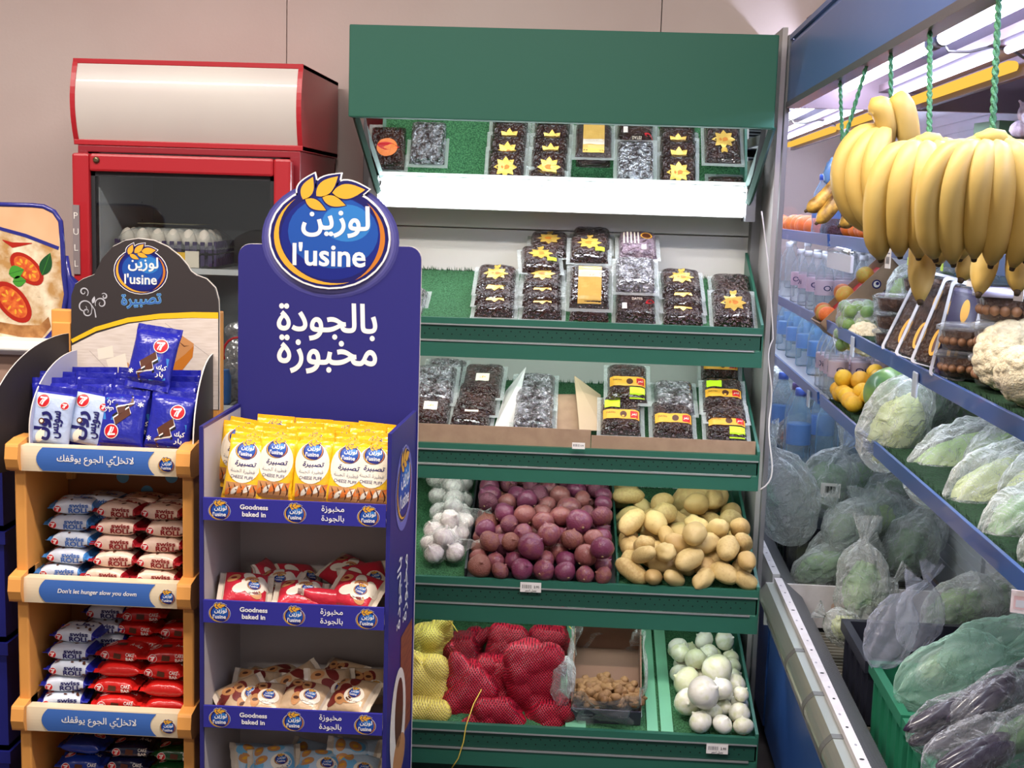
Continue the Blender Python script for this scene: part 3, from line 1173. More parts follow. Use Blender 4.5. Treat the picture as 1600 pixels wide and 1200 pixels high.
def pouch(body, end, spots, seed, kind):
    p = Pillow(0.122, 0.100, 0.052, body, end, crimp=0.011, n=2.2, endw=0.004, seed=seed, puff=0.6)
    r = random.Random(seed)
    S = []
    for i in range(5):
        x, y = r.uniform(-0.045, 0.045), r.uniform(-0.03, 0.03)
        S += disc(spots[0], x, y, 0.020, 0.013, 0.2 + 0.05 * i, n=14, rot=r.uniform(0, 3))
    for i in range(3):
        x, y = r.uniform(-0.04, 0.04), r.uniform(-0.03, 0.03)
        S += disc(I['tan'], x, y, 0.016, 0.011, 0.7, n=14, rot=r.uniform(0, 3))
        S += disc(spots[1], x, y, 0.007, 0.004, 1, n=10)
    S += disc(I['cream'], 0.018, -0.012, 0.024, 0.021, 1.2, n=20)
    S += xf(EMBLEM, 0.032, 0.018, -0.009, up=1)
    S += txt('ميني كرواسون' if kind else 'كرواسون', I['brown'], 0.018, -0.028, w=0.03, bold=0.0, ar=True, layer=3)
    p.mb.prints(S, p.top)
    B = rect(I['silver'], -0.035, 0.035, -0.03, 0.02, 0.2) + [q for i in range(14) for q in rect(I['black'], -0.02 + 0.003 * i, -0.0188 + 0.003 * i + 0.0005 * (i % 3), -0.022, -0.006, 1, 1, 1)]
    p.mb.prints(B, lambda x, y, e: (lambda q: (q[0], q[1], p.T - q[2]))(p.top(x, y, e)))
    return p.mesh('croissant_pouch')


# ================================================================== orange snack rack
M_org = mat('rack_orange', (226, 158, 80), rough=0.38)
M_orgd = mat('rack_orange_back', (150, 90, 40), rough=0.5)
M_card = mat('black_card', (52, 46, 46), rough=0.5)
M_edge = mat('card_edge', (214, 208, 200), rough=0.7)
M_liner = mat('liner_sheet', (176, 178, 204), rough=0.35)
RX, RY = -1.045, 2.92
rack = thing('snack_rack', 'orange plastic snack rack with black domed header, stacked with wrapped swiss rolls and cake bars', 'display rack', (RX, RY, 0))
RK = dict(parent=rack, loc=(-RX, -RY, 0))
for xa, xb in ((-1.252, -1.226), (-0.866, -0.840)):
    MB().box(xa, xb, 2.79, 2.835, 0.0, 0.99, M_org).obj('front_post', bevel=0.004, **RK)
    MB().box(xa + 0.002, xb - 0.002, 2.835, 3.04, 0.0, 0.99, M_org).obj('side_panel', **RK)
for xa, xb, zt in ((-1.262, -1.208, 1.318), (-0.874, -0.846, 1.326)):
    p_ = MB().box(xa, xb, 3.035, 3.065, 0.9, zt, M_org)
    p_.box(xa + 0.004, xb - 0.004, 3.028, 3.036, 0.9, zt - 0.03, M_org)
    p_.obj('back_post', bevel=0.003, **RK)
bk = MB().box(-1.24, -0.85, 3.045, 3.055, 0.0, 1.05, M_orgd)
for px_, py_ in ((192, 745), (268, 745), (230, 768), (230, 957), (228, 1144)):
    q = w_at(px_, py_, 3.045)
    bk.prints(disc(I['lblue'] if py_ < 1000 else I['red'], q.x, q.z, 0.0155, layer=1), on_front(3.045))
bk.obj('back_panel', **RK)


def rack_lip(zt, text, ar):
    h = 0.058
    l = MB()
    prof = [(2.772 - 0.005 * math.sin(PI * (0.15 + 0.7 * i / 8)), zt - h + h * i / 8) for i in range(9)]
    l.prism(prof + [(2.80, zt), (2.80, zt - h)], -1.232, -0.862, mat('lip_cream', (232, 214, 180), rough=0.35, coat=0.3), axis='x')
    o = l.obj('shelf_lip', **RK)
    for xa, xb in ((-1.256, -1.226), (-0.868, -0.836)):
        c = MB().prism([(2.758, zt - h + 0.004), (2.750, zt - h / 2), (2.756, zt + 0.004), (2.80, zt + 0.012), (2.86, zt + 0.012), (2.86, zt - h - 0.004), (2.78, zt - h - 0.004)], xa, xb, M_org, axis='x')
        c.obj('lip_end_cap', bevel=0.006, parent=o)
    S = []
    pts = [(-1.190, -h * 0.97), (-1.189, -h * 0.03)]
    V, F = [], []
    for i in range(2):
        for j in range(9):
            t = j / 8
            off = 0.014 * (1 - (2 * t - 1) ** 2)
            V.append(((-1.176 - off) if i == 0 else (-0.925 - 0.012 + off * -1 + 0.016), (-h * 0.96 + 0.92 * h * t)))
    for j in range(8):
        F.append((j, 9 + j, 10 + j, j + 1))
    S += [(I['rackblue'], V, F, 0)]
    S += txt(text, I['white'], -1.055, -h * 0.48, w=0.175 if ar else 0.182, bold=0.012 if ar else 0.02, ar=ar, shear=0.0 if ar else 0.2, layer=1.5)
    S += xf(EMBLEM, 0.038, -0.894, -h * 0.55)
    def lay(x, z, e):
        t = min(1, max(0, (z + h) / h))
        return (x, 2.772 - 0.005 * math.sin(PI * (0.15 + 0.7 * t)) - e * 1.8 - 0.0006, zt + z)
    m = MB().prints(S, lay)
    m.obj('printed_strip', parent=o)
    MB().box(-1.238, -0.856, 2.79, 3.045, zt - 0.030, zt - 0.022, M_org).obj('shelf', **RK)
    return zt - 0.022


RS1 = rack_lip(1.034, 'لاتخلّي الجوع يوقفك', True)
RS2 = rack_lip(0.728, "Don't let hunger slow you down", False)
RS3 = rack_lip(0.420, 'لاتخلّي الجوع يوقفك', True)
RS4 = rack_lip(0.118, "Don't let hunger slow you down", False)

# header board with the domed top
hp_px = [(112, 640), (112, 462), (118, 444), (130, 436), (148, 429), (160, 404), (176, 386), (196, 376), (216, 373), (240, 376), (262, 386),
         (280, 400), (292, 414), (298, 424), (306, 430), (322, 436), (336, 450), (341, 468), (342, 490), (342, 640)]
H3 = [(w_at(u, v, 3.03).x, w_at(u, v, 3.03).z) for u, v in hp_px]
hb = MB()
hb.prism([(x, z) for x, z in H3], 3.027, 3.033, M_card, axis='y')
cx_, cz_ = -1.04, 1.30
hb.prism([(cx_ + (x - cx_) * 1.008, cz_ + (z - cz_) * 1.008 + 0.0005) for x, z in H3], 3.0335, 3.0365, M_edge, axis='y')
hdr = hb.obj('header_board', **RK)


def H(u, v):
    q = w_at(u, v, 3.027)
    return (q.x, q.z)


S = []
low = [H(112, 640), H(112, 540), H(150, 521), H(200, 506), H(250, 499), H(300, 497), H(341, 498), H(341, 640)]
S += poly(mat('print_planks', (212, 198, 184), rough=0.5, col2=(224, 212, 200), vscale=9, stretch=(3, 1, 30)), low, 0)
arc = [H(112, 533), H(150, 514), H(200, 500), H(250, 494), H(300, 492), H(341, 493)]
S += ribbon(I['yellow'], arc, lambda t: 0.0075 - 0.003 * (1 - t), 1)
for a, b in (((215, 507), (250, 540)), ((140, 548), (190, 600)), ((258, 505), (332, 560)), ((120, 585), (150, 625)), ((300, 590), (335, 620))):
    S += ribbon(mat('print_gap', (176, 162, 150)), [H(*a), H(*b)], 0.0006, 0.5)
# pastry and cheese in the printed picture
S += poly(I['tan'], [H(228, 545), H(240, 527), H(262, 518), H(284, 524), H(303, 537), H(300, 556), H(282, 580), H(266, 600), H(240, 590)], 1)
S += poly(I['amber'], [H(262, 600), H(262, 575), H(290, 553), H(303, 540), H(301, 558), H(284, 580)], 1.4)
for k in range(4):
    S += ribbon(I['brown'], [H(236 + 14 * k, 535 - k), H(246 + 14 * k, 541), H(254 + 14 * k, 540)], lambda t: 0.0012 * math.sin(PI * t) + 0.0001, 1.8)
S += poly(I['cream'], [H(152, 545), H(176, 540), H(178, 558), H(154, 562)], 1) + poly(I['cream'], [H(166, 562), H(196, 552), H(200, 574), H(172, 584)], 1.2)
S += poly(I['tan'], [H(186, 582), H(200, 566), H(212, 585), H(200, 600)], 1.1)
ce = H(220, 424)
S += xf(EMBLEM, 0.132, ce[0], ce[1], up=1)
S += txt('تصبيرة', I['lblue'], H(221, 470)[0], H(221, 470)[1], w=0.100, h=0.036, bold=0.045, ar=True, rot=0.08, layer=1)
S += txt('تصبيرة', I['rackblue'], H(221, 470)[0], H(221, 470)[1], w=0.098, h=0.034, bold=0.012, ar=True, rot=0.08, layer=2)


def curl(cx, cz, r, a0, turns, w, flip=1):
    pts = []
    for i in range(26):
        t = i / 25
        a = a0 + flip * turns * 2 * PI * t
        pts.append((cx + r * (1 - 0.8 * t) * math.cos(a), cz + r * (1 - 0.8 * t) * math.sin(a)))
    return ribbon(I['silver'], pts, lambda t: w * (0.4 + 0.6 * math.sin(PI * min(1, t * 1.2))), 1)


for u, v, r, a, tn, fl in ((132, 480, 0.020, -0.6, 1.2, 1), (158, 474, 0.015, 3.6, 1.2, -1), (131, 456, 0.012, -0.9, 1.2, 1), (163, 463, 0.008, 2.4, 1.1, -1), (136, 487, 0.012, 0.4, 1.2, -1)):
    q = H(u, v)
    S += curl(q[0], q[1], r, a, tn, 0.0016, fl)
S += ribbon(I['silver'], [H(150, 496), H(148, 484), H(142, 474)], lambda t: 0.0016 * (1 - 0.6 * t), 1)
S += leaf(I['silver'], *H(145, 474), 1.3, 0.018, 0.004, 1)
MB().prints(S, on_front(3.027)).obj('header_print', parent=hdr)


def wing(p0, p1, z0, zf_, zb_, m, name, th=0.003, bulge=1.0):
    """side wing rising in a quarter round from the front edge to the back post"""
    (xa, ya), (xb, yb) = p0, p1
    n = 18
    prof = [(1.0, z0), (0.0, z0)]
    for i in range(n + 1):
        a = PI / 2 * i / n
        prof.append((1 - math.cos(a) if bulge else i / n, 0))
    pts = [(0.0, z0)] + [(1 - math.cos(PI / 2 * i / n), zf_ + (zb_ - zf_) * math.sin(PI / 2 * i / n)) for i in range(n + 1)] + [(1.0, z0)]
    g = MB()
    nx, ny = -(yb - ya), (xb - xa)
    l = math.hypot(nx, ny)
    nx, ny = nx / l * th, ny / l * th
    A = [(xa + (xb - xa) * t, ya + (yb - ya) * t, z) for t, z in pts]
    B = [(x + nx, y + ny, z) for x, y, z in A]
    k = len(A)
    tri = [tuple(t) for t in tessellate_polygon([[Vector((t, z, 0)) for t, z in pts]])]
    g.add(A, tri, m)
    g.add(B, tri, m)
    g.add(A + B, [(i, (i + 1) % k, k + (i + 1) % k, k + i) for i in range(k)], M_edge)
    return g.obj(name, **RK)


wing((-1.305, 2.765), (-1.215, 3.03), 0.96, 1.03, 1.262, M_card, 'side_wing')
wing((-0.842, 2.80), (-0.862, 3.03), 1.00, 1.03, 1.225, M_card, 'side_wing')
wing((-1.218, 2.80), (-1.185, 3.00), 1.012, 1.06, 1.225, M_liner, 'clear_liner')

# goods on the rack
B_white = film('icewhite', (206, 214, 226))
B_cream = film('rollcream', (226, 196, 176))
roll_blue = [swiss_roll(film('icewhite', (206, 214, 226)), film('lightblue', (66, 130, 196)), I['rackblue'], s) for s in (1, 2)]
roll_red = [swiss_roll(B_cream, film('wine', (150, 24, 34)), I['dred'], s) for s in (3, 4)]
roll_navy = [swiss_roll(film('icewhite', (206, 214, 226)), film('navy', (34, 40, 150)), I['navy'], s) for s in (5, 6)]
bar_red = [cake_bar(film('barred', (196, 30, 26)), s) for s in (7, 8)]
bar_blue = [cake_bar(film('barblue', (26, 52, 140)), s) for s in (9, 10)]
bar_dark = [cake_bar(film('bardark', (22, 26, 60)), s) for s in (11,)]
bar_green = [cake_bar(film('bargreen', (20, 70, 34)), s) for s in (12,)]


def stack(meshes, kind, x, y, z, n, label, group, dx=0.0, dy=0.0, jit=0.010, rz=0.0, flips=(), step=0.0362):
    for i in range(n):
        r = (rz + rnd.uniform(-0.14, 0.14), )
        place(kind, meshes[i % len(meshes)], (x + dx * i + rnd.uniform(-jit, jit), y + dy * i + rnd.uniform(-jit, jit) * 0.5, z + step * i + 0.0005),
              (0, 0, r[0] + (PI if i in flips else 0)), label % from_top(i, n), kind.replace('_', ' '), group)


stack(roll_blue, 'swiss_roll', -1.160, 2.855, RS2, 5, 'light blue and white swiss roll, %s of rack shelf two\'s front stack', 'light blue swiss rolls', dx=0.004, dy=0.012)
stack(roll_blue, 'swiss_roll', -1.128, 2.945, RS2, 5, 'light blue and white swiss roll, %s of the stack behind the front one', 'light blue swiss rolls', dx=0.003, dy=0.004)
stack(roll_red, 'swiss_roll', -1.045, 2.850, RS2, 5, 'cream and dark red swiss roll, %s of rack shelf two\'s centre stack', 'dark red swiss rolls', dx=0.003, dy=0.010)
stack(roll_red, 'swiss_roll', -1.022, 2.945, RS2, 5, 'cream and dark red swiss roll, %s of the stack behind the centre one', 'dark red swiss rolls', dx=0.002, dy=0.003)
stack(roll_red, 'swiss_roll', -0.928, 2.850, RS2, 5, 'cream and dark red swiss roll, %s of the stack by the right post', 'dark red swiss rolls', dy=0.010)
stack(roll_red, 'swiss_roll', -0.918, 2.945, RS2, 5, 'dark red swiss roll, %s of the rear stack by the right post', 'dark red swiss rolls', dy=0.003)
stack(roll_navy, 'swiss_roll', -1.165, 2.850, RS3, 5, 'navy and white swiss roll, %s of the front stack on rack shelf three', 'navy swiss rolls', dx=0.004, dy=0.010, rz=0.1)
stack(roll_navy, 'swiss_roll', -1.130, 2.950, RS3, 7, 'navy and white swiss roll, %s of the tall rear stack, third rack shelf', 'navy swiss rolls', dx=0.006, dy=0.003, rz=0.1)
stack(bar_red, 'cake_bar', -1.035, 2.850, RS3, 4, 'red cake bar, %s of the front centre stack on rack shelf three', 'red cake bars', dy=0.008, flips=(2,))
stack(bar_red, 'cake_bar', -1.012, 2.945, RS3, 6, 'red cake bar, %s of the rear centre stack on rack shelf three', 'red cake bars', dy=0.002)
stack(bar_red, 'cake_bar', -0.922, 2.850, RS3, 4, 'red cake bar, %s of the front stack by the right post', 'red cake bars', dy=0.008, flips=(0, 1))
stack(bar_red, 'cake_bar', -0.915, 2.945, RS3, 5, 'red cake bar, %s of the rear stack by the right post', 'red cake bars', dy=0.002)
stack(bar_blue, 'cake_bar', -1.150, 2.865, RS4, 5, 'blue cake bar, %s of the lowest shelf\'s stack', 'blue cake bars', dy=0.012, flips=(4,), step=0.04)
stack(bar_dark, 'cake_bar', -1.035, 2.93, RS4, 5, 'dark navy cake bar, %s of the shaded lowest shelf\'s stack', 'dark cake bars', step=0.038)
stack(bar_green, 'cake_bar', -0.925, 2.88, RS4, 5, 'dark green cake bar, %s of the lowest shelf\'s stack', 'green cake bars', dy=0.008, step=0.038)

up_bar = [upright_cake_bar(s) for s in (21, 22)]
up_roll = [upright_swiss_roll(s) for s in (23, 24)]


def stand_pack(kind, me, u, v, Y, lean, roll, label, group, flip=False, rz=0.0, z=None):
    p = w_at(u, v, Y)
    M = Matrix.Translation((p.x, p.y, p.z if z is None else z)) @ Matrix.Rotation(rz, 4, 'Z') @ Matrix.Rotation(-lean, 4, 'X') @ Matrix.Rotation(roll, 4, 'Y')
    if flip:
        M = M @ Matrix.Translation((0, 0, 0.15)) @ Matrix.Rotation(PI, 4, 'Y')
    place(kind, me, M.to_translation(), M.to_euler(), label, kind.replace('_', ' '), group)


G1 = 'packs on the top rack shelf'
stand_pack('swiss_roll', up_roll[0], 74, 700, 2.815, 0.18, 0.10, 'ice blue swiss roll standing at the left end of the top rack shelf', G1, z=RS1)
stand_pack('swiss_roll', up_roll[1], 130, 700, 2.835, 0.20, 0.16, 'ice blue swiss roll leaning beside the end one on the top rack shelf', G1, z=RS1)
stand_pack('cake_bar', up_bar[0], 186, 702, 2.825, 0.26, 0.05, 'navy cake bar standing upside down on the top rack shelf', G1, flip=True, z=RS1)
stand_pack('cake_bar', up_bar[1], 258, 705, 2.825, 0.24, 0.10, 'navy cake bar standing upright at the right end of the top rack shelf', G1, z=RS1)
rows = [('behind the ice blue roll at the end', 84), ('behind the leaning ice blue roll', 142), ('behind the upside-down cake bar', 205), ('behind the upright cake bar', 270)]
for r in range(3):
    for i, (where, u) in enumerate(rows):
        stand_pack('cake_bar', up_bar[(r + i) % 2], u + 4 * r, 690, 2.872 + 0.044 * r, 0.14, rnd.uniform(-0.06, 0.06),
                   'navy cake bar %s, %s row back, top shelf' % (where, ORD[r]), G1, rz=rnd.uniform(-0.08, 0.08), z=RS1 + 0.012 + 0.008 * r)
stand_pack('cake_bar', up_bar[0], 228, 608, 2.86, 0.35, 0.13, 'navy cake bar lying alone on top of the other packs in front of the header', G1, z=w_at(228, 608, 2.86).z)

# ================================================================== navy cardboard stand
M_navy = mat('stand_navy', (44, 42, 112), rough=0.42, spec=0.4)
M_navye = mat('stand_navy_edge', (46, 44, 140), rough=0.5)
M_inn = mat('stand_inside', (190, 182, 178), rough=0.7)
SX, SY = -0.590, 2.85
stand = thing('pastry_stand', 'navy blue cardboard display stand with oval crest on its header, holding pastry packs', 'display stand', (SX, SY, 0))
SK = dict(parent=stand, loc=(-SX, -SY, 0))
zt = 1.106
for name, xf0, xf1, xb0, xb1, out in (('side_panel', -0.800, -0.791, -0.797, -0.788, -1), ('side_panel', -0.388, -0.379, -0.372, -0.363, 1)):
    p_ = MB()
    p_.hexa([(xf0, 2.70, 0), (xf1, 2.70, 0), (xb1, 3.0, 0), (xb0, 3.0, 0), (xf0, 2.70, zt), (xf1, 2.70, zt), (xb1, 3.0, zt + 0.004), (xb0, 3.0, zt + 0.004)], M_navy)
    xi0, xi1 = (xf1 + 0.0005, xb1 + 0.0005) if out < 0 else (xf0 - 0.0005, xb0 - 0.0005)
    p_.add([(xi0, 2.704, 0), (xi1, 3.0, 0), (xi1, 3.0, zt - 0.004), (xi0, 2.704, zt - 0.006)], [(0, 1, 2, 3)], M_inn)
    so = p_.obj(name, **SK)
    if out > 0:
        fn = lambda a, b, e: (-0.379 + (a / 0.3 + 0.5) * 0.016 + 0.0006 + e, 2.85 + a, b)
        S = disc(mat('crest_glow', (112, 108, 176)), 0.0, 0.955, 0.100, 0.098, 0, n=30)
        S += xf(EMBLEM, 0.185, 0.0, 0.955)
        S += txt('بالجودة', I['white'], -0.035, 0.715, w=0.17, h=0.06, bold=0.012, ar=True, rot=PI / 2)
        S += txt('مخبوزة', I['white'], 0.045, 0.705, w=0.16, h=0.06, bold=0.012, ar=True, rot=PI / 2)
        S += rect(mat('print_wood', (120, 62, 40), rough=0.5, col2=(150, 84, 52), vscale=8, stretch=(1, 2, 14)), 0.0, 0.145, 0.34, 0.60, 0)
        S += disc(I['cream'], -0.02, 0.40, 0.095, 0.13, 1, n=30) + disc(I['brown'], -0.01, 0.42, 0.05, 0.085, 2, n=24)
        S += disc(I['tan'], 0.0, 0.31, 0.075, 0.05, 2, n=24)
        MB().prints(S, fn).obj('panel_print', parent=so)
bk = MB()
R_ = 0.03
rr = [(-0.794, 0.0), (-0.360, 0.0)] + [(-0.360 - R_ + R_ * math.cos(a), 1.498 - R_ + R_ * math.sin(a)) for a in [PI / 2 * i / 6 for i in range(7)]] + \
     [(-0.794 + R_ - R_ * math.sin(a), 1.492 - R_ + R_ * math.cos(a)) for a in [PI / 2 * i / 6 for i in range(7)]]
bk.prism(rr, 3.0, 3.007, M_navy, axis='y')
bk.prism([(x + (0.0012 if x > -0.5 else -0.0012), z + (0.0012 if z > 1 else 0)) for x, z in rr], 3.0075, 3.0105, M_edge, axis='y')
bk.add([(-0.79, 2.9995, 0), (-0.368, 2.9995, 0), (-0.368, 2.9995, 0.955), (-0.79, 2.9995, 0.955)], [(0, 1, 2, 3)], M_inn)
hd = bk.obj('header_board', **SK)
S = []
for t, v, w in (('بالجودة', 501, 0.240), ('مخبوزة', 553, 0.240)):
    q = w_at(511, v + 2, 3.0)
    S += txt(t, I['white'], q.x, q.z, w=w, h=0.092, bold=0.020, ar=True)
ec = w_at(515, 371, 2.99)
for i, c in enumerate(((62, 60, 128), (82, 80, 146), (108, 106, 168))):
    S += disc(mat('crest_halo_%d' % i, c, rough=0.5), ec.x, ec.z - 0.006, 0.163 - 0.006 * i, 0.137 - 0.006 * i, 0.15 + 0.2 * i, n=40)
MB().prints([s for s in S if True], on_front(3.0)).obj('header_lettering', parent=hd)
em = MB()
ES = 0.288
oval = [(ec.x + 0.5 * ES * math.cos(2 * PI * i / 48), ec.z + 0.42 * ES * math.sin(2 * PI * i / 48)) for i in range(48)]
em.prism(oval, 2.988, 2.9955, I['white'], axis='y')
for x, y, a, l, w in [(-0.22, 0.30, 1.15, 0.20, 0.05), (-0.11, 0.33, 0.75, 0.24, 0.055), (0.02, 0.36, 0.12, 0.27, 0.06)]:
    V = leaf(I['white'], x - 0.045 * math.cos(a), y - 0.045 * math.sin(a), a, l + 0.09, w + 0.04)[0][1]
    em.prism([(ec.x + p[0] * ES, ec.z + p[1] * ES) for p in V], 2.9884, 2.9952, I['white'], axis='y')
em.prints(xf(EMBLEM, ES, ec.x, ec.z), on_front(2.988))
em.obj('oval_crest', parent=hd)


def stand_lip(zt, zl):
    l = MB().box(-0.790, -0.3885, 2.694, 2.701, zl, zt, M_navye)
    x = lambda u: -0.790 + (u - 320) / 285 * 0.4015
    zc = (zt + zl) / 2
    S = []
    for u in (346, 464, 578):
        S += xf(EMBLEM, 0.049, x(u), zc - 0.0035)
    S += txt('Goodness', I['white'], x(400), zc + 0.008, w=0.062, h=0.011, bold=0.03)
    S += txt('baked in', I['white'], x(400), zc - 0.008, w=0.052, h=0.011, bold=0.03)
    S += txt('مخبوزة', I['white'], x(523), zc + 0.010, w=0.050, h=0.017, bold=0.012, ar=True)
    S += txt('بالجودة', I['white'], x(523), zc - 0.011, w=0.050, h=0.017, bold=0.012, ar=True)
    l.prints(S, on_front(2.694))
    o = l.obj('shelf_lip', **SK)
    MB().box(-0.789, -0.389, 2.702, 2.999, zl, zl + 0.006, M_inn).obj('shelf', **SK)
    return zl + 0.006


SS1 = stand_lip(0.950, 0.900)
SS2 = stand_lip(0.719, 0.668)
SS3 = stand_lip(0.475, 0.425)
SS4 = stand_lip(0.235, 0.185)
MB().box(-0.790, -0.3885, 2.702, 2.999, 0.0, 0.06, M_navye).obj('stand_base', **SK)

puffs = [cheese_puff(s) for s in (31, 32, 33)]
G2 = 'yellow cheese puff packs on the stand'
SPOT = ['beside the left panel', 'second from the left panel', 'in the middle', 'second from the right panel', 'beside the right panel']
us = [365, 424, 484, 535, 592]
dz = [0.0, 0.006, 0.004, -0.012, -0.004]
for r in range(4):
    for i in range(5):
        u = us[i] + (0, 6, -8, 4)[r]
        p = w_at(u, 780, 2.735 + 0.055 * r)
        M = Matrix.Translation((p.x * 1.0 + (0.012 if i == 0 else -0.022 if i == 4 else 0), 2.738 + 0.046 * r, SS1 + 0.022 + 0.004 * r + max(0, dz[i] if r == 0 else rnd.uniform(0, 0.014)))) \
            @ Matrix.Rotation(-0.26 + 0.05 * r, 4, 'X') @ Matrix.Rotation((0.10, 0.07, 0.02, 0.09, 0.06)[i] + rnd.uniform(-0.05, 0.05) * (r > 0), 4, 'Y')
        place('cheese_puff', puffs[(i + r) % 3], M.to_translation(), M.to_euler(),
              'yellow cheese puff pack %s, %s row on the top stand shelf' % (SPOT[i], ('front', 'second', 'third', 'rear')[r]), 'cheese puff', G2)

pr = [pouch(film('pouch_red', (198, 44, 60)), film('pouch_end', (220, 206, 186)), (I['cream'], I['dred']), s, 0) for s in (41, 42)]
pb = [pouch(film('pouch_tan', (206, 176, 140)), film('pouch_end', (220, 206, 186)), (mat('ink_choc', (120, 40, 34)), I['brown']), s, 1) for s in (43, 44)]
pw = [pouch(film('pouch_blue', (186, 206, 222)), film('pouch_end', (220, 206, 186)), (I['lblue'], I['gold']), s, 0) for s in (45, 46)]


def heap(meshes, spots, Y, what, group):
    for i, (u, v, y, rx, ry, rz, where) in enumerate(spots):
        p = w_at(u, v, y + 0.045)
        p.x = min(-0.462, max(-0.722, p.x))
        place('croissant_pouch', meshes[i % len(meshes)], p, (rx, ry, rz), '%s %s' % (what, where), 'pastry pouch', group)


heap(pr, [(372, 934, 2.745, 0.5, 0.1, 0.2, 'lying at the left end of the second stand shelf'),
          (388, 912, 2.86, 1.15, 0.1, 1.5, 'standing on end by the left panel, silver back showing'),
          (436, 928, 2.82, 0.4, -0.1, -0.2, 'lying behind the lip, left of the middle crest'),
          (460, 918, 2.90, 0.6, 0.2, 0.7, 'at the back of the second stand shelf'),
          (470, 945, 2.740, 0.3, 0.0, 0.1, 'just showing above the middle crest of the second lip'),
          (508, 930, 2.750, 2.2, 0.1, 0.15, 'turned over with its barcode back showing'),
          (560, 936, 2.745, 0.6, 0.15, -0.3, 'leaning by the right panel at the front'),
          (572, 918, 2.84, 0.7, -0.1, 0.4, 'lying behind the one by the right panel'),
          (545, 908, 2.90, 0.4, 0.2, -0.6, 'at the far back near the right panel')], 2.75, 'red and cream croissant pouch', 'red pouches on the second stand shelf')
heap(pb, [(358, 1100, 2.745, 0.6, -0.3, 0.5, 'at the left end of the third stand shelf'),
          (402, 1085, 2.82, 0.7, 0.1, 0.1, 'behind the left crest, crest facing out'),
          (412, 1106, 2.740, 0.4, 0.0, 0.0, 'low behind the lip between crest and lettering'),
          (470, 1080, 2.82, 0.8, -0.3, 0.7, 'standing tall in the middle of the third shelf'),
          (478, 1104, 2.745, 0.4, 0.1, -0.2, 'low behind the middle crest'),
          (512, 1082, 2.80, 0.9, 0.1, 0.4, 'right of the tall one in the middle'),
          (540, 1070, 2.90, 0.7, 0.0, -0.5, 'at the back with its pale crimp turned up'),
          (565, 1102, 2.745, 0.5, -0.1, -0.4, 'at the front by the right panel'),
          (585, 1082, 2.86, 0.8, 0.1, 0.3, 'behind the front one by the right panel'),
          (440, 1076, 2.92, 0.5, 0.1, 0.9, 'at the back of the heap on the third shelf'),
          (385, 1082, 2.91, 0.5, 0.1, -0.4, 'in the rear corner by the left panel')], 2.75, 'brown and cream mini croissant pouch', 'brown pouches on the third stand shelf')
heap(pw, [(395, 1200, 2.80, 0.6, 0.2, 0.5, 'at the left of the lowest stand shelf'),
          (430, 1205, 2.76, 0.5, -0.1, 0.2, 'low beside the left one on the lowest shelf'),
          (490, 1195, 2.84, 0.8, 0.1, -0.2, 'in the middle of the lowest stand shelf'),
          (545, 1190, 2.80, 1.0, 0.2, 0.3, 'standing on end in the lowest stand shelf'),
          (590, 1192, 2.82, 0.9, -0.1, -0.3, 'by the right panel of the lowest stand shelf'),
          (500, 1212, 2.755, 0.4, 0.0, 0.1, 'low in front of the middle one, lowest shelf'),
          (560, 1218, 2.755, 0.4, 0.1, 0.0, 'in front of the standing one on the lowest shelf')], 2.78, 'pale blue and white pastry pouch', 'blue pouches on the lowest stand shelf')
# what the heaps lie on: packs below, hidden by the lips, keep them at this height

# ================================================================== pizza-bread poster stand and navy bins
PX, PY = -1.62, 3.25
M_fnavy = mat('frame_navy', (40, 44, 128), rough=0.2, coat=0.5)
poster = thing('poster_stand', 'white counter stand with a navy-framed picture of cheese bread with tomatoes', 'display stand', (PX, PY, 0))
PK = dict(parent=poster, loc=(-PX, -PY, 0))


def Pp(u, v):
    q = w_at(u, v, 3.2)
    return (q.x, q.z)


brd = MB()
outl = [(-1.95, Pp(0, 322)[1])] + [Pp(u, v) for u, v in ((66, 322), (84, 328), (96, 345), (99, 380), (100, 430), (101, 470), (95, 500), (84, 520), (68, 533), (50, 535), (20, 532))] + [(-1.95, Pp(0, 527)[1])]
brd.prism(outl, 3.2, 3.212, mat('print_crumb', (186, 142, 84), rough=0.4, col2=(240, 228, 198), vscale=22, detail=8, coat=0.3), axis='y')
bo = brd.obj('picture_board', **PK)
S = []
top = [(-1.95, Pp(0, 322)[1]), Pp(66, 324), Pp(84, 330), Pp(92, 350), Pp(92, 388), Pp(60, 376), Pp(20, 362), (-1.95, Pp(0, 350)[1])]
S += poly(mat('print_peach', (226, 182, 140), rough=0.4, col2=(212, 156, 112), vscale=5, coat=0.3), top, 0.5)
S += ribbon(M_fnavy, [(-1.95, Pp(0, 348)[1]), Pp(0, 357), Pp(40, 368), Pp(92, 388)], 0.0045, 1)
S += poly(mat('print_crust', (150, 98, 52), rough=0.5, col2=(192, 140, 84), vscale=40), [(-1.95, Pp(0, 500)[1]), Pp(0, 503), Pp(30, 508), Pp(62, 508), Pp(76, 495), Pp(80, 510), Pp(66, 528), Pp(40, 528), Pp(0, 520), (-1.95, Pp(0, 520)[1])], 0.6)
M_tom, M_tom2 = mat('print_tomato', (172, 34, 20), rough=0.35, coat=0.3), mat('print_tomato_flesh', (196, 60, 30), col2=(224, 120, 50), vscale=60)
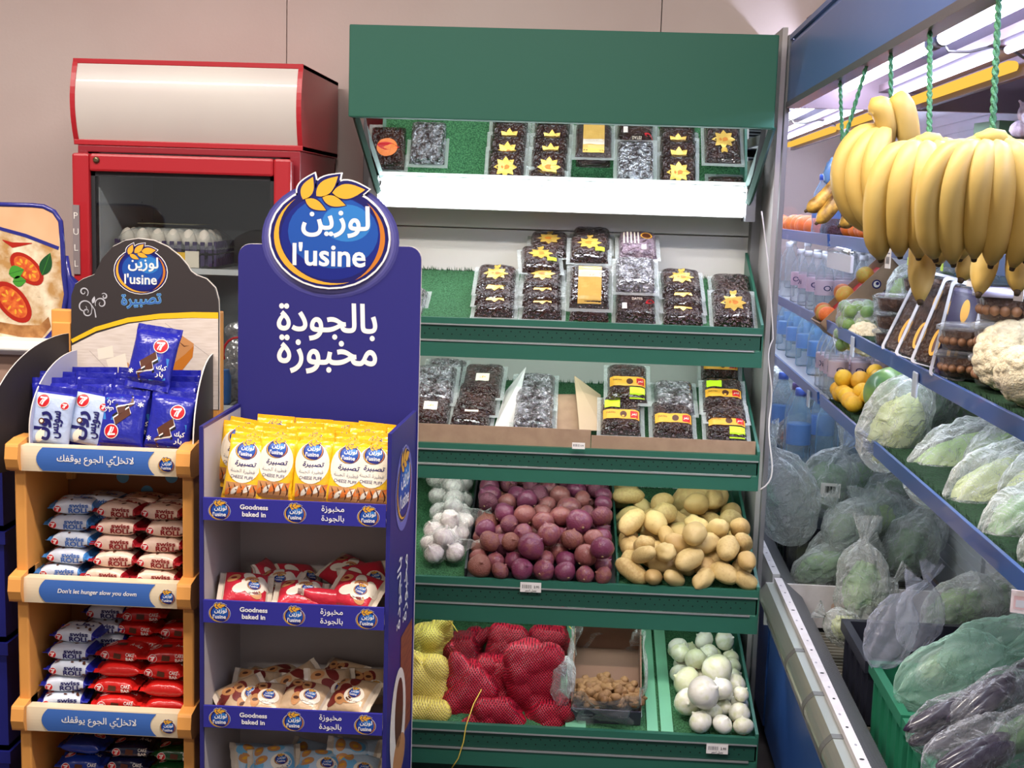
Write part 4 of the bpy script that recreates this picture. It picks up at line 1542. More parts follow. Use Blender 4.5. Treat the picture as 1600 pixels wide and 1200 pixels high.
for u, v, rx, ry, a in ((20, 472, 0.062, 0.036, -0.85), (42, 420, 0.052, 0.030, -0.75)):
    q = Pp(u, v)
    S += disc(M_tom, q[0], q[1], rx, ry, 1, rot=a) + disc(M_tom2, q[0], q[1], rx * 0.78, ry * 0.72, 1.5, rot=a)
    for i in range(9):
        b = 2 * PI * i / 9
        x, z = rx * 0.48 * math.cos(b), ry * 0.46 * math.sin(b)
        S += disc(I['gold'], q[0] + x * math.cos(a) - z * math.sin(a), q[1] + x * math.sin(a) + z * math.cos(a), 0.007, 0.003, 2, n=8, rings=1, rot=a + b)
for u, v, a, l, w in ((14, 428, 0.3, 0.042, 0.017), (66, 430, 1.2, 0.062, 0.016), (20, 440, 0.1, 0.036, 0.014)):
    q = Pp(u, v)
    S += leaf(I['green'] if u < 60 else I['dgreen'], q[0], q[1], a, l, w, 2.5)
    S += ribbon(I['dgreen'] if u < 60 else I['green'], [(q[0], q[1]), (q[0] + l * math.cos(a), q[1] + l * math.sin(a))], 0.0005, 3)
S += ribbon(M_tom, [Pp(4, 375), Pp(20, 383), Pp(50, 380)], lambda t: 0.006 * math.sin(PI * t) + 0.001, 1)
for i in range(26):
    u, v = rnd.uniform(0, 88), rnd.uniform(392, 500)
    q = Pp(u, v)
    S += ribbon(I['brown'] if i % 3 else I['amber'], [q, (q[0] + rnd.uniform(.004, .014), q[1] + rnd.uniform(-.006, .006))], lambda t: 0.0016 * math.sin(PI * t) + 0.0002, 0.8)
MB().prints(S, on_front(3.2)).obj('picture_print', parent=bo)
fpts = [(-1.95, 3.203, Pp(0, 321)[1])] + [(Pp(u, v)[0], 3.203, Pp(u, v)[1]) for u, v in ((50, 321), (68, 323), (84, 331), (94, 346), (97, 380), (99, 430), (103, 460), (98, 490), (88, 512), (72, 530), (50, 536), (20, 533))] + [(-1.95, 3.203, Pp(0, 529)[1])]
MB().tube(fpts, 0.0065, 8, M_fnavy).obj('picture_frame', parent=bo)
am = MB().tube([(Pp(101, 400)[0], 3.21, Pp(101, 400)[1]), (Pp(103, 432)[0], 3.215, Pp(103, 432)[1]), (Pp(110, 445)[0], 3.22, Pp(110, 445)[1]), (Pp(108, 480)[0], 3.22, Pp(108, 480)[1]), (Pp(104, 560)[0], 3.22, Pp(104, 560)[1])],
               [0.006, 0.009, 0.020, 0.018, 0.016], 10, M_fnavy)
am.obj('frame_bracket', **PK)
led = MB().prism([(3.17, 1.185), (3.155, 1.20), (3.165, 1.222), (3.20, 1.228), (3.30, 1.228), (3.30, 1.185)], -1.95, Pp(100, 545)[0], M_white, axis='x')
led.obj('white_ledge', bevel=0.004, **PK)
MB().box(-1.95, -1.305, 3.19, 3.30, 0.0, 1.185, mat('tan_laminate', (170, 140, 122), rough=0.5)).obj('cabinet', bevel=0.004, **PK)

M_bin = mat('bin_navy', (30, 34, 120), rough=0.4)
bn = MB()
bn.box(-1.70, -1.312, 2.86, 3.14, 0.0, 0.012, M_bin)
bn.box(-1.70, -1.312, 2.86, 2.872, 0.0, 0.262, M_bin)
bn.box(-1.70, -1.312, 3.128, 3.14, 0.0, 0.262, M_bin)
bn.box(-1.70, -1.688, 2.872, 3.128, 0.0, 0.262, M_bin)
bn.box(-1.324, -1.312, 2.872, 3.128, 0.0, 0.262, M_bin)
bn.box(-1.706, -1.306, 2.854, 2.866, 0.238, 0.268, M_bin)
bn.box(-1.318, -1.306, 2.866, 3.134, 0.238, 0.268, M_bin)
bin_me = bn.mesh('stacking_bin')
for i in range(4):
    o = place('stacking_bin', bin_me, (0, 0, 0.270 * i), (0, 0, 0), 'navy plastic bin, %s of the stack beside the orange rack' % from_top(i, 4), 'plastic bin', 'navy stacking bins')
    # (origin kept at the stack's corner so that the four bins align)

# ================================================================== vacuum packs of dates on the gondola
M_date = mat('date_film', (38, 24, 24), rough=0.13, spec=0.8, coat=0.7, bump=1.0, bscale=75, bdist=0.035, detail=2.0, col2=(66, 38, 30), vscale=26)
M_datel = mat('date_film_glare', (190, 190, 196), rough=0.16, metal=0.6, coat=0.8, bump=1.0, bscale=70, bdist=0.04, detail=2.0, col2=(84, 74, 76), vscale=46)  # silver colour with dark noise stands in for lamp glare on film
M_datep = mat('date_film_print', (96, 76, 92), rough=0.15, spec=0.8, coat=0.6, bump=1.0, bscale=70, bdist=0.03, col2=(150, 128, 140), vscale=40)
M_rim = film_mat('seal_rim', tint=(220, 228, 226), base=0.34, edge=0.5, rough=0.2, bscale=90, bump=0.4)
M_gold = mat('gold_sticker', (214, 178, 84), rough=0.3, metal=0.35)
M_tape = mat('gold_tape', (216, 176, 92), rough=0.35)


def vac_pack(style, seed, W=0.138, Hh=0.172, T=0.030):
    """lies flat, front edge at y = 0, clear sealed rim round a brick of dates"""
    b = MB()
    r = random.Random(seed)
    a, c = W / 2 - 0.011, Hh / 2 - 0.012
    def z(x, y):
        k = max(0, 1 - abs(x / a) ** 7) ** 0.5 * max(0, 1 - abs(y / c) ** 7) ** 0.5
        return T * k * (1 + 0.10 * noise.noise((x * 38 + seed, y * 38, seed)))
    def up(u, v):
        x, y = (2 * u - 1) * a, (2 * v - 1) * c
        return (x, y + Hh / 2, 0.0015 + z(x, y))
    body = {'pale': M_datel, 'print': M_datep}.get(style, M_date)
    b.grid(up, 26, 30, body)
    def dn(u, v):
        x, y = (2 * u - 1) * a, (2 * v - 1) * c
        return (x, y + Hh / 2, 0.0008)
    b.grid(lambda u, v: dn(1 - u, v), 2, 2, body)
    w = [(-W / 2, 0), (W / 2, 0), (W / 2, Hh), (-W / 2, Hh)]
    q = [(-a, Hh / 2 - c), (a, Hh / 2 - c), (a, Hh / 2 + c), (-a, Hh / 2 + c)]
    for i in range(4):
        j = (i + 1) % 4
        n = 10
        vs = []
        for k in range(n + 1):
            t = k / n
            for P, Q, o in ((w[i], w[j], 1), (q[i], q[j], 0)):
                vs.append((P[0] + (Q[0] - P[0]) * t, P[1] + (Q[1] - P[1]) * t, 0.0016 + o * 0.004 * noise.noise((t * 5 + seed, i * 3.1, 0))))
        b.add(vs, [(2 * k, 2 * k + 2, 2 * k + 3, 2 * k + 1) for k in range(n)], M_rim, smooth=True)
    lay = lambda x, y, e: (x, y + Hh / 2, 0.0022 + z(x, y) + e)
    S = []
    if 'star' in style:
        for k in range(8):
            S += leaf(M_gold, 0, 0.0, k * PI / 4, 0.038, 0.011, 0.3 + 0.02 * k)
        S += disc(M_gold, 0, 0, 0.024, 0.024, 1, n=20)
        S += disc(I['amber'], 0, 0, 0.014, 0.009, 1.4, n=16)
        S += leaf(M_gold, -0.004, 0.03, 1.0, 0.028, 0.008, 1) + leaf(M_gold, 0.004, 0.03, 2.0, 0.026, 0.007, 1)
    if 'green' in style:
        S += rect(I['lime'], 0.018, 0.046, -0.048, -0.026, 2, 3, 3)
    if 'tape' in style:
        S += rect(M_tape, -0.034, 0.034, -0.070, 0.070, 0.6, 8, 14)
        S += rect(I['cream'], -0.034, 0.034, 0.020, 0.046, 1, 8, 4)
    if style == 'label' or 'label' in style:
        S += rect(I['gold'], -0.052, 0.052, -0.034, 0.004, 0.6, 10, 5)
        S += disc(I['brown'], 0.006, -0.016, 0.010, 0.013, 1.3, n=14) + rect(I['red'], 0.026, 0.048, -0.030, -0.002, 1.2, 3, 3)
        S += txt('تمر', I['cream'], 0.037, -0.016, w=0.016, h=0.013, ar=True, layer=2)
        S += txt('DATES', I['brown'], -0.030, -0.010, w=0.026, h=0.006, layer=1.4)
    if 'yellow' in style:
        S += rect(I['lime'], *( (-0.048, -0.004, 0.014, 0.044) if seed % 2 else (0.006, 0.050, -0.072, -0.040)), 1.5, 4, 3)
    if 'cream' in style:
        S += rect(I['cream'], -0.018, 0.022, -0.030, 0.006, 1, 4, 4) + disc(I['gold'], 0.002, -0.012, 0.009, 0.006, 1.5, n=12)
    if 'red' in style:
        S += disc(I['orange'], 0.0, 0.008, 0.034, 0.032, 0.8) + leaf(I['red'], -0.034, 0.0, 0.1, 0.075, 0.014, 1.4)
    if style == 'print':
        S += disc(I['gold'], 0.026, 0.022, 0.018, 0.018, 1) + disc(I['brown'], 0.026, 0.022, 0.014, 0.014, 1.3)
        S += rect(I['white'], 0.010, 0.024, -0.060, -0.036, 1, 2, 2)
        for k in range(5):
            S += rect(I['cream'], -0.045 + 0.011 * k, -0.041 + 0.011 * k, -0.03, 0.045, 1, 1, 6)
    if style == 'text':
        S += rect(I['white'], -0.040, -0.026, -0.045, -0.020, 1, 2, 2) + txt('DATES', I['cream'], 0.004, 0.0, w=0.03, h=0.012, layer=1)
        S += txt('تمر فاخر', I['cream'], 0.004, 0.022, w=0.04, h=0.014, ar=True, layer=1) + leaf(I['red'], 0.028, -0.02, 0.6, 0.034, 0.008, 1)
    b.prints(S, lay)
    return b.mesh('date_pack')


VP = {}


def date_pack(style, u, v, Y, th, label, group, rz=0.0, ry=0.0, scale=1.0):
    key = (style, len(label) % 2)
    if key not in VP:
        VP[key] = vac_pack(style, 50 + len(VP))
    p = w_at(u, v, Y)
    M = Matrix.Rotation(rz, 4, 'Z') @ Matrix.Rotation(th, 4, 'X') @ Matrix.Rotation(ry, 4, 'Y')
    place('date_pack', VP[key], p, M.to_euler(), label, 'date pack', group, scale)


GA, GB = 'date packs on the top gondola shelf', 'date packs on the cardboard-edged shelf'
for a in [
    ('star', 771, 500, 3.690, 0.42, 'gold-starred date pack at the front of the first shingled row on the top shelf'),
    ('star', 771, 482, 3.735, 0.44, 'gold-starred date pack in the middle of the first shingled row'),
    ('star', 772, 464, 3.785, 0.46, 'gold-starred date pack at the back of the first shingled row'),
    ('star', 846, 503, 3.690, 0.40, 'lowest gold-starred date pack of the tall second column on the top shelf'),
    ('star', 846, 483, 3.735, 0.42, 'gold-starred date pack second from the front in the tall second column'),
    ('star', 846, 464, 3.780, 0.44, 'gold-starred date pack third from the front in the tall second column'),
    ('stargreen', 846, 430, 3.850, 0.40, 'crooked gold-starred date pack with lime sticker atop the second column', 0.09),
    ('star', 856, 406, 3.945, 0.42, 'date pack half hidden behind the crooked lime-stickered one'),
    ('plain', 920, 506, 3.690, 0.26, 'dark flat date pack lying under the gold-taped one'),
    ('tape', 920, 488, 3.705, 0.84, 'date pack with a broad gold tape down its middle, leaning steeply'),
    ('stargreen', 920, 415, 3.880, 0.46, 'dark date pack with gold star and lime sticker behind the gold-taped one'),
    ('plain', 924, 400, 3.960, 0.44, 'rearmost dark date pack behind the lime-stickered gold star one'),
    ('text', 993, 510, 3.690, 0.62, 'dark date pack with small white and red lettering at the front edge'),
    ('pale', 993, 462, 3.750, 0.62, 'silvery glaring date pack lying on the dark lettered one'),
    ('print', 997, 408, 3.910, 0.44, 'mauve printed date pack at the back beside the gold-starred dark one'),
    ('star', 1068, 513, 3.690, 0.42, 'front pack of the shingled row left of the last big date pack'),
    ('star', 1068, 492, 3.735, 0.42, 'middle pack of the shingled row left of the last big date pack'),
    ('star', 1066, 470, 3.785, 0.45, 'back pack of the shingled row left of the last big date pack'),
    ('star', 1147, 517, 3.690, 0.66, 'big gold-starred date pack at the shelf end by the green end plate'),
    ('plain', 1147, 478, 3.850, 0.46, 'dark date pack behind the big one by the green end plate'),
    ('pale', 628, 498, 3.700, 0.42, 'pale date pack peeking out beside the navy header board'),
    ('red', 560, 492, 3.720, 0.40, 'date pack with orange and red round label near the shelf\'s far end'),
]:
    date_pack(a[0], a[1], a[2], a[3], a[4], a[5], GA, *a[6:])
for a in [
    ('pale', 676, 634, 3.700, 0.62, 'tall silvery date pack next to the navy stand on the cardboard-edged shelf'),
    ('pale', 692, 622, 3.800, 0.62, 'silvery date pack just behind the tall one next to the navy stand'),
    ('cream', 668, 672, 3.620, 0.52, 'brownish date pack at the front next to the navy stand'),
    ('cream', 750, 626, 3.720, 0.50, 'date pack with cream sticker on top of the heap left of the white card', -0.03, -0.04),
    ('plain', 742, 652, 3.660, 0.42, 'dark date pack in the middle of the heap left of the white card'),
    ('cream', 733, 674, 3.620, 0.40, 'front silvery date pack with cream sticker left of the white card'),
    ('pale', 834, 642, 3.700, 0.52, 'silvery date pack behind another, right of the leaning white card'),
    ('pale', 832, 677, 3.620, 0.50, 'silvery front date pack right of the leaning white card'),
    ('labelyellow', 980, 634, 3.700, 0.62, 'raised date pack with gold band and lime sticker right of the kraft flap', 0.0, 0.0),
    ('labelyellow', 970, 686, 3.620, 0.60, 'front date pack with gold band under the raised one'),
    ('pale', 1055, 652, 3.700, 0.48, 'glaring silver date pack behind the front one between gold-banded neighbours'),
    ('label', 1052, 692, 3.620, 0.58, 'front date pack with gold band, second from the shelf\'s green end plate'),
    ('label', 1124, 606, 3.960, 1.25, 'date pack standing upright at the back under the upper shelf'),
    ('labelyellow', 1130, 650, 3.700, 0.50, 'date pack with two yellow labels lying near the green end plate', -0.05),
    ('labelyellow', 1136, 696, 3.620, 0.58, 'dark front date pack with broad gold band by the green end plate', -0.02),
    ('plain', 1136, 664, 3.66, 0.36, 'dark date pack between the two yellow-labelled ones by the end plate'),
]:
    date_pack(a[0], a[1], a[2], a[3], a[4], a[5], GB, *a[6:])

M_kraft = mat('kraft_card', (150, 124, 100), rough=0.75, col2=(160, 134, 108), vscale=30)
M_wcard = mat('white_card', (205, 206, 202), rough=0.6)


def card(pts, th, m, name, label, cat):
    """a stiff sheet through four corners"""
    P = [Vector(p) for p in pts]
    n = (P[1] - P[0]).cross(P[3] - P[0]).normalized() * th
    b = MB().hexa([P[0], P[1], P[1] + n, P[0] + n, P[3], P[2], P[2] + n, P[3] + n], m)
    return tag(b.obj(name), label, cat)


yA = S3['yf'] + 0.004
zA = 0.915
card([(-0.645, yA, zA), (0.064, yA, zA), (0.064, yA, zA + 0.062), (-0.645, yA, zA + 0.062)], 0.004, M_kraft, 'cardboard_strip', 'long brown cardboard strip edging the second date shelf', 'cardboard strip')
card([(0.066, yA, zA), (0.530, yA, zA), (0.530, yA, zA + 0.047), (0.066, yA, zA + 0.047)], 0.004, M_kraft, 'cardboard_strip', 'lower brown cardboard strip edging the shelf near its green end plate', 'cardboard strip')
P = lambda u, v, Y: tuple(w_at(u, v, Y))
card([P(772, 670, 3.63), P(802, 670, 3.645), P(822, 574, 3.80), P(790, 612, 3.80)], 0.003, M_wcard, 'divider_card', 'white card divider leaning between date packs', 'card divider')
card([P(868, 672, 3.66), P(905, 673, 3.66), P(903, 617, 3.78), P(869, 617, 3.78)], 0.003, M_kraft, 'divider_card', 'short upright brown card between the date packs', 'card divider')
card([P(905, 673, 3.625), P(942, 674, 3.66), P(938, 618, 3.80), P(897, 588, 3.80)], 0.003, mat('kraft_pale', (190, 168, 136), rough=0.7), 'kraft_flap', 'pale kraft flap leaning beside the short brown card', 'card divider')

# ================================================================== loose vegetables: a small settling pass


def settle(n, rs, x0, x1, y0, y1, floor, seed, iters=420, spread=1.0, pack=0.97):
    g = np.random.RandomState(seed)
    r = np.array(rs)
    p = np.stack([g.uniform(x0 + 0.03, x1 - 0.03, n), y0 + 0.03 + (y1 - y0 - 0.06) * g.uniform(0, 1, n) ** spread, g.uniform(0.05, 0.5, n)], 1)
    p[:, 2] += floor(p[:, 1])
    dy = 1e-3
    for it in range(iters + 120):
        p[:, 2] -= 0.005 if it < iters * 0.6 else 0.0005 if it < iters else 0.0
        for _ in range(3):
            d = p[:, None] - p[None]
            L = np.sqrt((d ** 2).sum(-1)) + np.eye(n)
            o = np.clip((r[:, None] + r[None]) * pack - L, 0, None)
            np.fill_diagonal(o, 0)
            p += 0.45 * (d / L[..., None] * o[..., None]).sum(1) * 0.5
            k = (floor(p[:, 1] + dy) - floor(p[:, 1])) / dy
            pen = (floor(p[:, 1]) + r * np.sqrt(1 + k * k)) - p[:, 2]
            pen = np.clip(pen, 0, None)
            p[:, 2] += pen
            p[:, 0] = np.clip(p[:, 0], x0 + r, x1 - r)
            p[:, 1] = np.clip(p[:, 1], y0 + r, y1 - r)
    return p


def onion_mesh(seed, m, mt, squash=0.92, name='red_onion'):
    b = MB()
    prof = [(0.05, -0.90), (0.30, -0.87), (0.62, -0.72), (0.88, -0.40), (1.0, 0.0), (0.93, 0.38), (0.72, 0.68), (0.42, 0.88), (0.20, 0.96), (0.11, 1.04), (0.08, 1.14), (0.02, 1.17)]
    r = random.Random(seed)
    ph = r.uniform(0, 6)
    b.lathe([(q, z * squash) for q, z in prof], 22, m, wob=lambda a, z: 1 + 0.035 * math.sin(3 * a + ph) + 0.015 * math.sin(7 * a + 2 * ph))
    b.lathe([(0.11, -0.90), (0.09, -0.96), (0.02, -0.97)], 8, mt, M=Matrix.Scale(squash, 4, (0, 0, 1)))
    return b.mesh(name)


M_on = mat('onion_red', (112, 50, 76), rough=0.32, col2=(134, 78, 74), vscale=3.2, rand=0.75, stretch=(1, 1, 0.5), bump=0.25, bscale=9, coat=0.15)
M_on2 = mat('onion_brown', (126, 76, 64), rough=0.42, col2=(110, 56, 72), vscale=2.6, rand=0.75, stretch=(1, 1, 0.6), bump=0.4, bscale=10)
M_root = mat('onion_root', (150, 120, 90), rough=0.9)
on_me = [onion_mesh(1, M_on, M_root), onion_mesh(2, M_on2, M_root, 0.86), onion_mesh(3, M_on, M_root, 0.99)]
f4 = lambda y: 0.56 + (y - 3.455) * K4
g = random.Random(11)
N = 122
rs = sorted([g.uniform(0.026, 0.0345) for _ in range(N - 10)] + [g.uniform(0.034, 0.041) for _ in range(10)], reverse=False)
g.shuffle(rs)
pos = settle(N, rs, -0.268, 0.140, 3.436, 4.045, f4, 5, spread=0.8)
top_i = int(np.argmax([p[2] + r for p, r in zip(pos, rs)]))
for i, (p, r) in enumerate(zip(pos, rs)):
    place('red_onion', on_me[i % 3], tuple(p), (g.uniform(-1.3, 1.3), g.uniform(-1.3, 1.3), g.uniform(0, 6.2)),
          'red onion lying in the heap of red onions on the green shelf', 'onion', 'red onions in the black-lined bin', r / 1.0)


def potato_mesh(seed, lx, ly, lz, m, name='potato', rough_=0.10):
    b = MB()
    o = Vector((seed * 3.7, seed * 1.3, 0))
    b.sphere((0, 0, 0), (lx, ly, lz), 26, 18, m, fn=lambda d: 1 + rough_ * noise.noise(d * 1.3 + o) + 0.035 * noise.noise(d * 3.2 + o) - 0.04 * max(0, d.dot(Vector((0.5, 0.4, 0.76)).normalized()) - 0.965) * 28)
    return b.mesh(name)


M_pot = mat('potato_skin', (204, 178, 118), rough=0.5, col2=(188, 156, 98), vscale=5, rand=0.5, bump=0.25, bscale=26, detail=5)
pot_me = [potato_mesh(1, 1.42, 0.93, 0.84, M_pot), potato_mesh(2, 1.62, 0.86, 0.84, M_pot), potato_mesh(3, 1.28, 0.98, 0.92, M_pot), potato_mesh(4, 1.4, 0.92, 0.9, M_pot, rough_=0.2)]
N = 60
rs = [g.uniform(0.027, 0.037) for _ in range(N)]
pos = settle(N, rs, 0.158, 0.535, 3.436, 3.86, f4, 9, spread=1.25, pack=1.02)
for i, (p, r) in enumerate(zip(pos, rs)):
    place('potato', pot_me[i % 4], tuple(p), (g.uniform(-0.5, 0.5), g.uniform(-0.6, 0.6), g.uniform(0, 6.2)),
          'tan potato lying in the heap of loose potatoes beside the red onions', 'potato', 'loose potatoes on the green shelf', r * 0.98)
place('potato', potato_mesh(7, 1.35, 0.9, 0.85, M_pot), (0.410, 3.875, on_deck(S4, 3.875) + 0.062), (0.2, -0.15, 0.1), 'extra large pale potato at the top back of the potato heap', 'potato', None, 0.066)
place('potato', pot_me[0], (0.185, 3.99, on_deck(S4, 3.99) + 0.034), (0, 0.2, -0.4), 'lone potato lying on the turf at the back against the onion bin', 'potato', None, 0.034)
place('potato', pot_me[2], (0.168, 3.92, on_deck(S4, 3.92) + 0.034), (0, 0.2, 1.2), 'potato in front of the lone one, against the onion bin divider', 'potato', None, 0.034)

# garlic in net bags
M_gar = mat('garlic_skin', (228, 220, 212), rough=0.5, col2=(206, 190, 190), vscale=5, stretch=(1, 1, 0.25), bump=0.2, bscale=8)
M_net = film_mat('white_net', tint=(236, 234, 228), base=0.05, edge=0.35, rough=0.5, bscale=120, bump=0.6)
gb = MB()
gb.lathe([(0.10, -0.72), (0.45, -0.72), (0.80, -0.50), (1.0, -0.08), (0.90, 0.32), (0.58, 0.62), (0.26, 0.80), (0.13, 1.0), (0.10, 1.25), (0.03, 1.30)], 36, M_gar,
         wob=lambda a, z: 1 + 0.10 * abs(math.sin(a * 4.5)) * (1 if z < 0.7 else 0.2) - 0.05)
gb_me = gb.mesh('garlic_bulb')


def hull_mesh(balls, m, name, neck=None, seed=0, nu=46, nv=34, neck_len=0.05, tight=0.45, flare=True):
    """a net drawn tight over a clump of balls, gathered at the neck"""
    c0 = sum((Vector(c) for c, r in balls), Vector()) / len(balls)
    nk = Vector(neck).normalized() if neck else None
    b = MB()
    gr = np.array([(math.cos(i * 2.39996) * math.sqrt(1 - (1 - 2 * (i + .5) / 260) ** 2), math.sin(i * 2.39996) * math.sqrt(1 - (1 - 2 * (i + .5) / 260) ** 2), 1 - 2 * (i + .5) / 260) for i in range(260)])
    bc = np.array([tuple(Vector(c) - c0) for c, r in balls])
    br = np.array([r for c, r in balls])
    hs = (gr @ bc.T + br[None]).max(1)          # how far the clump reaches in each direction
    def fn(d):
        dd = np.array(d)
        q = gr @ dd
        taut = float((hs[q > 0.25] / q[q > 0.25]).min())
        p = bc @ dd
        e = (bc ** 2).sum(1) - p * p
        t = np.where(e < br ** 2, p + np.sqrt(np.maximum(br ** 2 - e, 0)), 0)
        lump = max(float(t.max()), 0.45 * taut)
        best = lump + (taut - lump) * tight
        if nk is not None:
            s = d.dot(nk)
            if s > 0.93:
                best += neck_len * ((s - 0.93) / 0.07) ** 2
        return best * (1 + 0.012 * noise.noise(d * 14 + Vector((seed, 0, 0))))
    ax = nk or Vector((0, 0, 1))
    M = Matrix.Translation(c0) @ ax.to_track_quat('Z', 'Y').to_matrix().to_4x4()
    R3 = M.to_3x3()
    b.sphere((0, 0, 0), 1.0, nu, nv, m, fn=lambda d: fn(R3 @ d), M=M)
    if nk is not None and flare:
        L = fn(nk)
        pts = [c0 + nk * (L - 0.006), c0 + nk * (L + 0.006), c0 + nk * (L + 0.022)]
        b.tube(pts, [0.006, 0.007, 0.018], 12, m, flat=0.45)
    return b, c0


def garlic_bag(loc, rot, k, label):
    t = thing('garlic_bag', label, 'garlic bag', loc, rot, 'net bags of garlic')
    r = random.Random(k)
    balls = []
    for i, (x, y) in enumerate(((-0.030, -0.026), (0.030, -0.028), (-0.032, 0.030), (0.029, 0.028), (0.0, 0.0))):
        rad = r.uniform(0.027, 0.033)
        c = (x, y, 0.030 + (0.038 if i == 4 else 0) + r.uniform(0, 0.006))
        balls.append((c, rad * 1.06))
        o = link('garlic_bulb', gb_me, t, 0, c, (r.uniform(-0.8, 0.8), r.uniform(-0.8, 0.8), r.uniform(0, 6)))
        o.scale = (rad,) * 3
    b, c0 = hull_mesh(balls, M_net, 'net', neck=(0.9, -0.25, 0.25), seed=k, neck_len=0.04)
    b.obj('net', parent=t)
    return t


gl = [(690, 888, 3.56, 0.3, 'lowest net bag of garlic at the front lip'), (694, 852, 3.63, 1.2, 'net bag of garlic second from the front lip'),
      (706, 812, 3.72, 0.2, 'net bag of garlic in the middle of the row, tail lying on the divider'), (702, 778, 3.83, 2.6, 'net bag of garlic second from the back of the row'),
      (700, 757, 3.95, 0.9, 'rearmost net bag of garlic under the shelf above')]
for i, (u, v, Y, rz, lb_) in enumerate(gl):
    p = w_at(u, v, Y)
    garlic_bag((p.x, Y, on_deck(S4, Y) + 0.012 + 0.012 * (i > 0)), (tilt(S4), 0, rz), 60 + i, lb_)

# ------------------------------------------------------------------ bottom shelf: net bags, ginger, white onions
M_rnet = net_mat('red_net', (172, 24, 48), (82, 8, 26))
M_ynet = net_mat('yellow_net', (218, 200, 92), (186, 164, 98))
M_str = mat('yellow_string', (226, 200, 84), rough=0.6)


def net_bag(kind, m, u, v, Y, n, size, seed, label, group, neck, rad=0.034, stretch_=(1, 1, 1), string=None, gap=0.0, tiltx=0.0, rz=0.0):
    p = w_at(u, v, Y)
    t = thing(kind, label, 'net bag', p, (tiltx, 0, rz), group)
    r = random.Random(seed)
    balls = []
    tries = 0
    while len(balls) < n and tries < 3000:
        tries += 1
        q = Vector((r.uniform(-1, 1) * size[0], r.uniform(-1, 1) * size[1], r.uniform(-1, 1) * size[2]))
        rr = rad * r.uniform(0.85, 1.15)
        if all((q - Vector(c)).length > (rr + s) * 0.72 for c, s in balls):
            balls.append((tuple(q), rr))
    b, c0 = hull_mesh(balls, m, 'net', neck=neck, seed=seed, nu=64, nv=50, tight=0.74)
    b.obj('net', parent=t)
    if neck:
        nk = Vector(neck).normalized()
        L = max((Vector(c) - c0).dot(nk) + s for c, s in balls)
        k = c0 + nk * (L + 0.02)
        sp = [k + Vector((0.008 * math.cos(a), 0.008 * math.sin(a) * 0.5, 0.004 * math.sin(2 * a))) for a in [i * 0.7 for i in range(10)]]
        sp += [k + Vector((0.02, -0.012, -0.01)), k + Vector((0.035, -0.02, -0.028))]
        if string:
            sp += [Vector(q) - p for q in string]
        MB().tube(sp, 0.0016, 6, M_str).obj('tie_string', parent=t)
    return t


GR_ = 'red net bags on the bottom shelf'
net_bag('onion_net_bag', M_rnet, 724, 1022, 3.66, 9, (0.040, 0.05, 0.045), 1, 'red net bag at the back left, its tied tip pointing up', GR_, (0.75, 0, 0.7))
net_bag('onion_net_bag', M_rnet, 734, 1092, 3.45, 14, (0.050, 0.040, 0.075), 2, 'large red net bag at the front left with long yellow string over the edge', GR_, (-0.35, 0, 1),
        string=[P(752, 1078, 3.39), P(740, 1100, 3.35), P(728, 1135, 3.306), P(724, 1160, 3.302), P(716, 1185, 3.302), P(706, 1200, 3.298)])
net_bag('onion_net_bag', M_rnet, 792, 1010, 3.62, 11, (0.042, 0.045, 0.048), 3, 'red net bag at the top of the pile, squared off at the top', GR_, (-0.7, -0.5, -0.5))
net_bag('onion_net_bag', M_rnet, 832, 1062, 3.45, 18, (0.055, 0.035, 0.085), 4, 'biggest red net bag, sprawling over the middle of the pile', GR_, (0.3, -0.6, -0.8))
net_bag('onion_net_bag', M_rnet, 862, 1012, 3.66, 9, (0.040, 0.05, 0.050), 5, 'red net bag at the back beside the pale green divider', GR_, (0.2, 0, 1))
net_bag('onion_net_bag', M_rnet, 782, 1112, 3.40, 9, (0.046, 0.035, 0.026), 6, 'small red net bag lying under the biggest one', GR_, (-0.9, -0.3, -0.2))
net_bag('onion_net_bag', M_rnet, 858, 1112, 3.41, 9, (0.048, 0.035, 0.030), 7, 'low red net bag at the front beside the ginger box', GR_, (-0.5, -0.6, -0.5))
net_bag('onion_net_bag', M_rnet, 776, 1062, 3.52, 10, (0.040, 0.05, 0.05), 8, 'red net bag wedged between the large and the biggest one', GR_, None)
GY_ = 'yellow net bags on the bottom shelf'
net_bag('potato_net_bag', M_ynet, 672, 1000, 3.60, 8, (0.036, 0.04, 0.036), 21, 'yellow net bag of potatoes at the top, tied with string', GY_, (0.5, -0.4, 0.8), rad=0.036)
net_bag('potato_net_bag', M_ynet, 664, 1064, 3.47, 10, (0.046, 0.04, 0.055), 22, 'yellow net bag of potatoes in the middle beside the red bags', GY_, (-0.5, -0.3, 1), rad=0.038)
net_bag('potato_net_bag', M_ynet, 662, 1112, 3.41, 8, (0.050, 0.04, 0.026), 23, 'yellow net bag of potatoes lying at the front edge', GY_, None, rad=0.034)

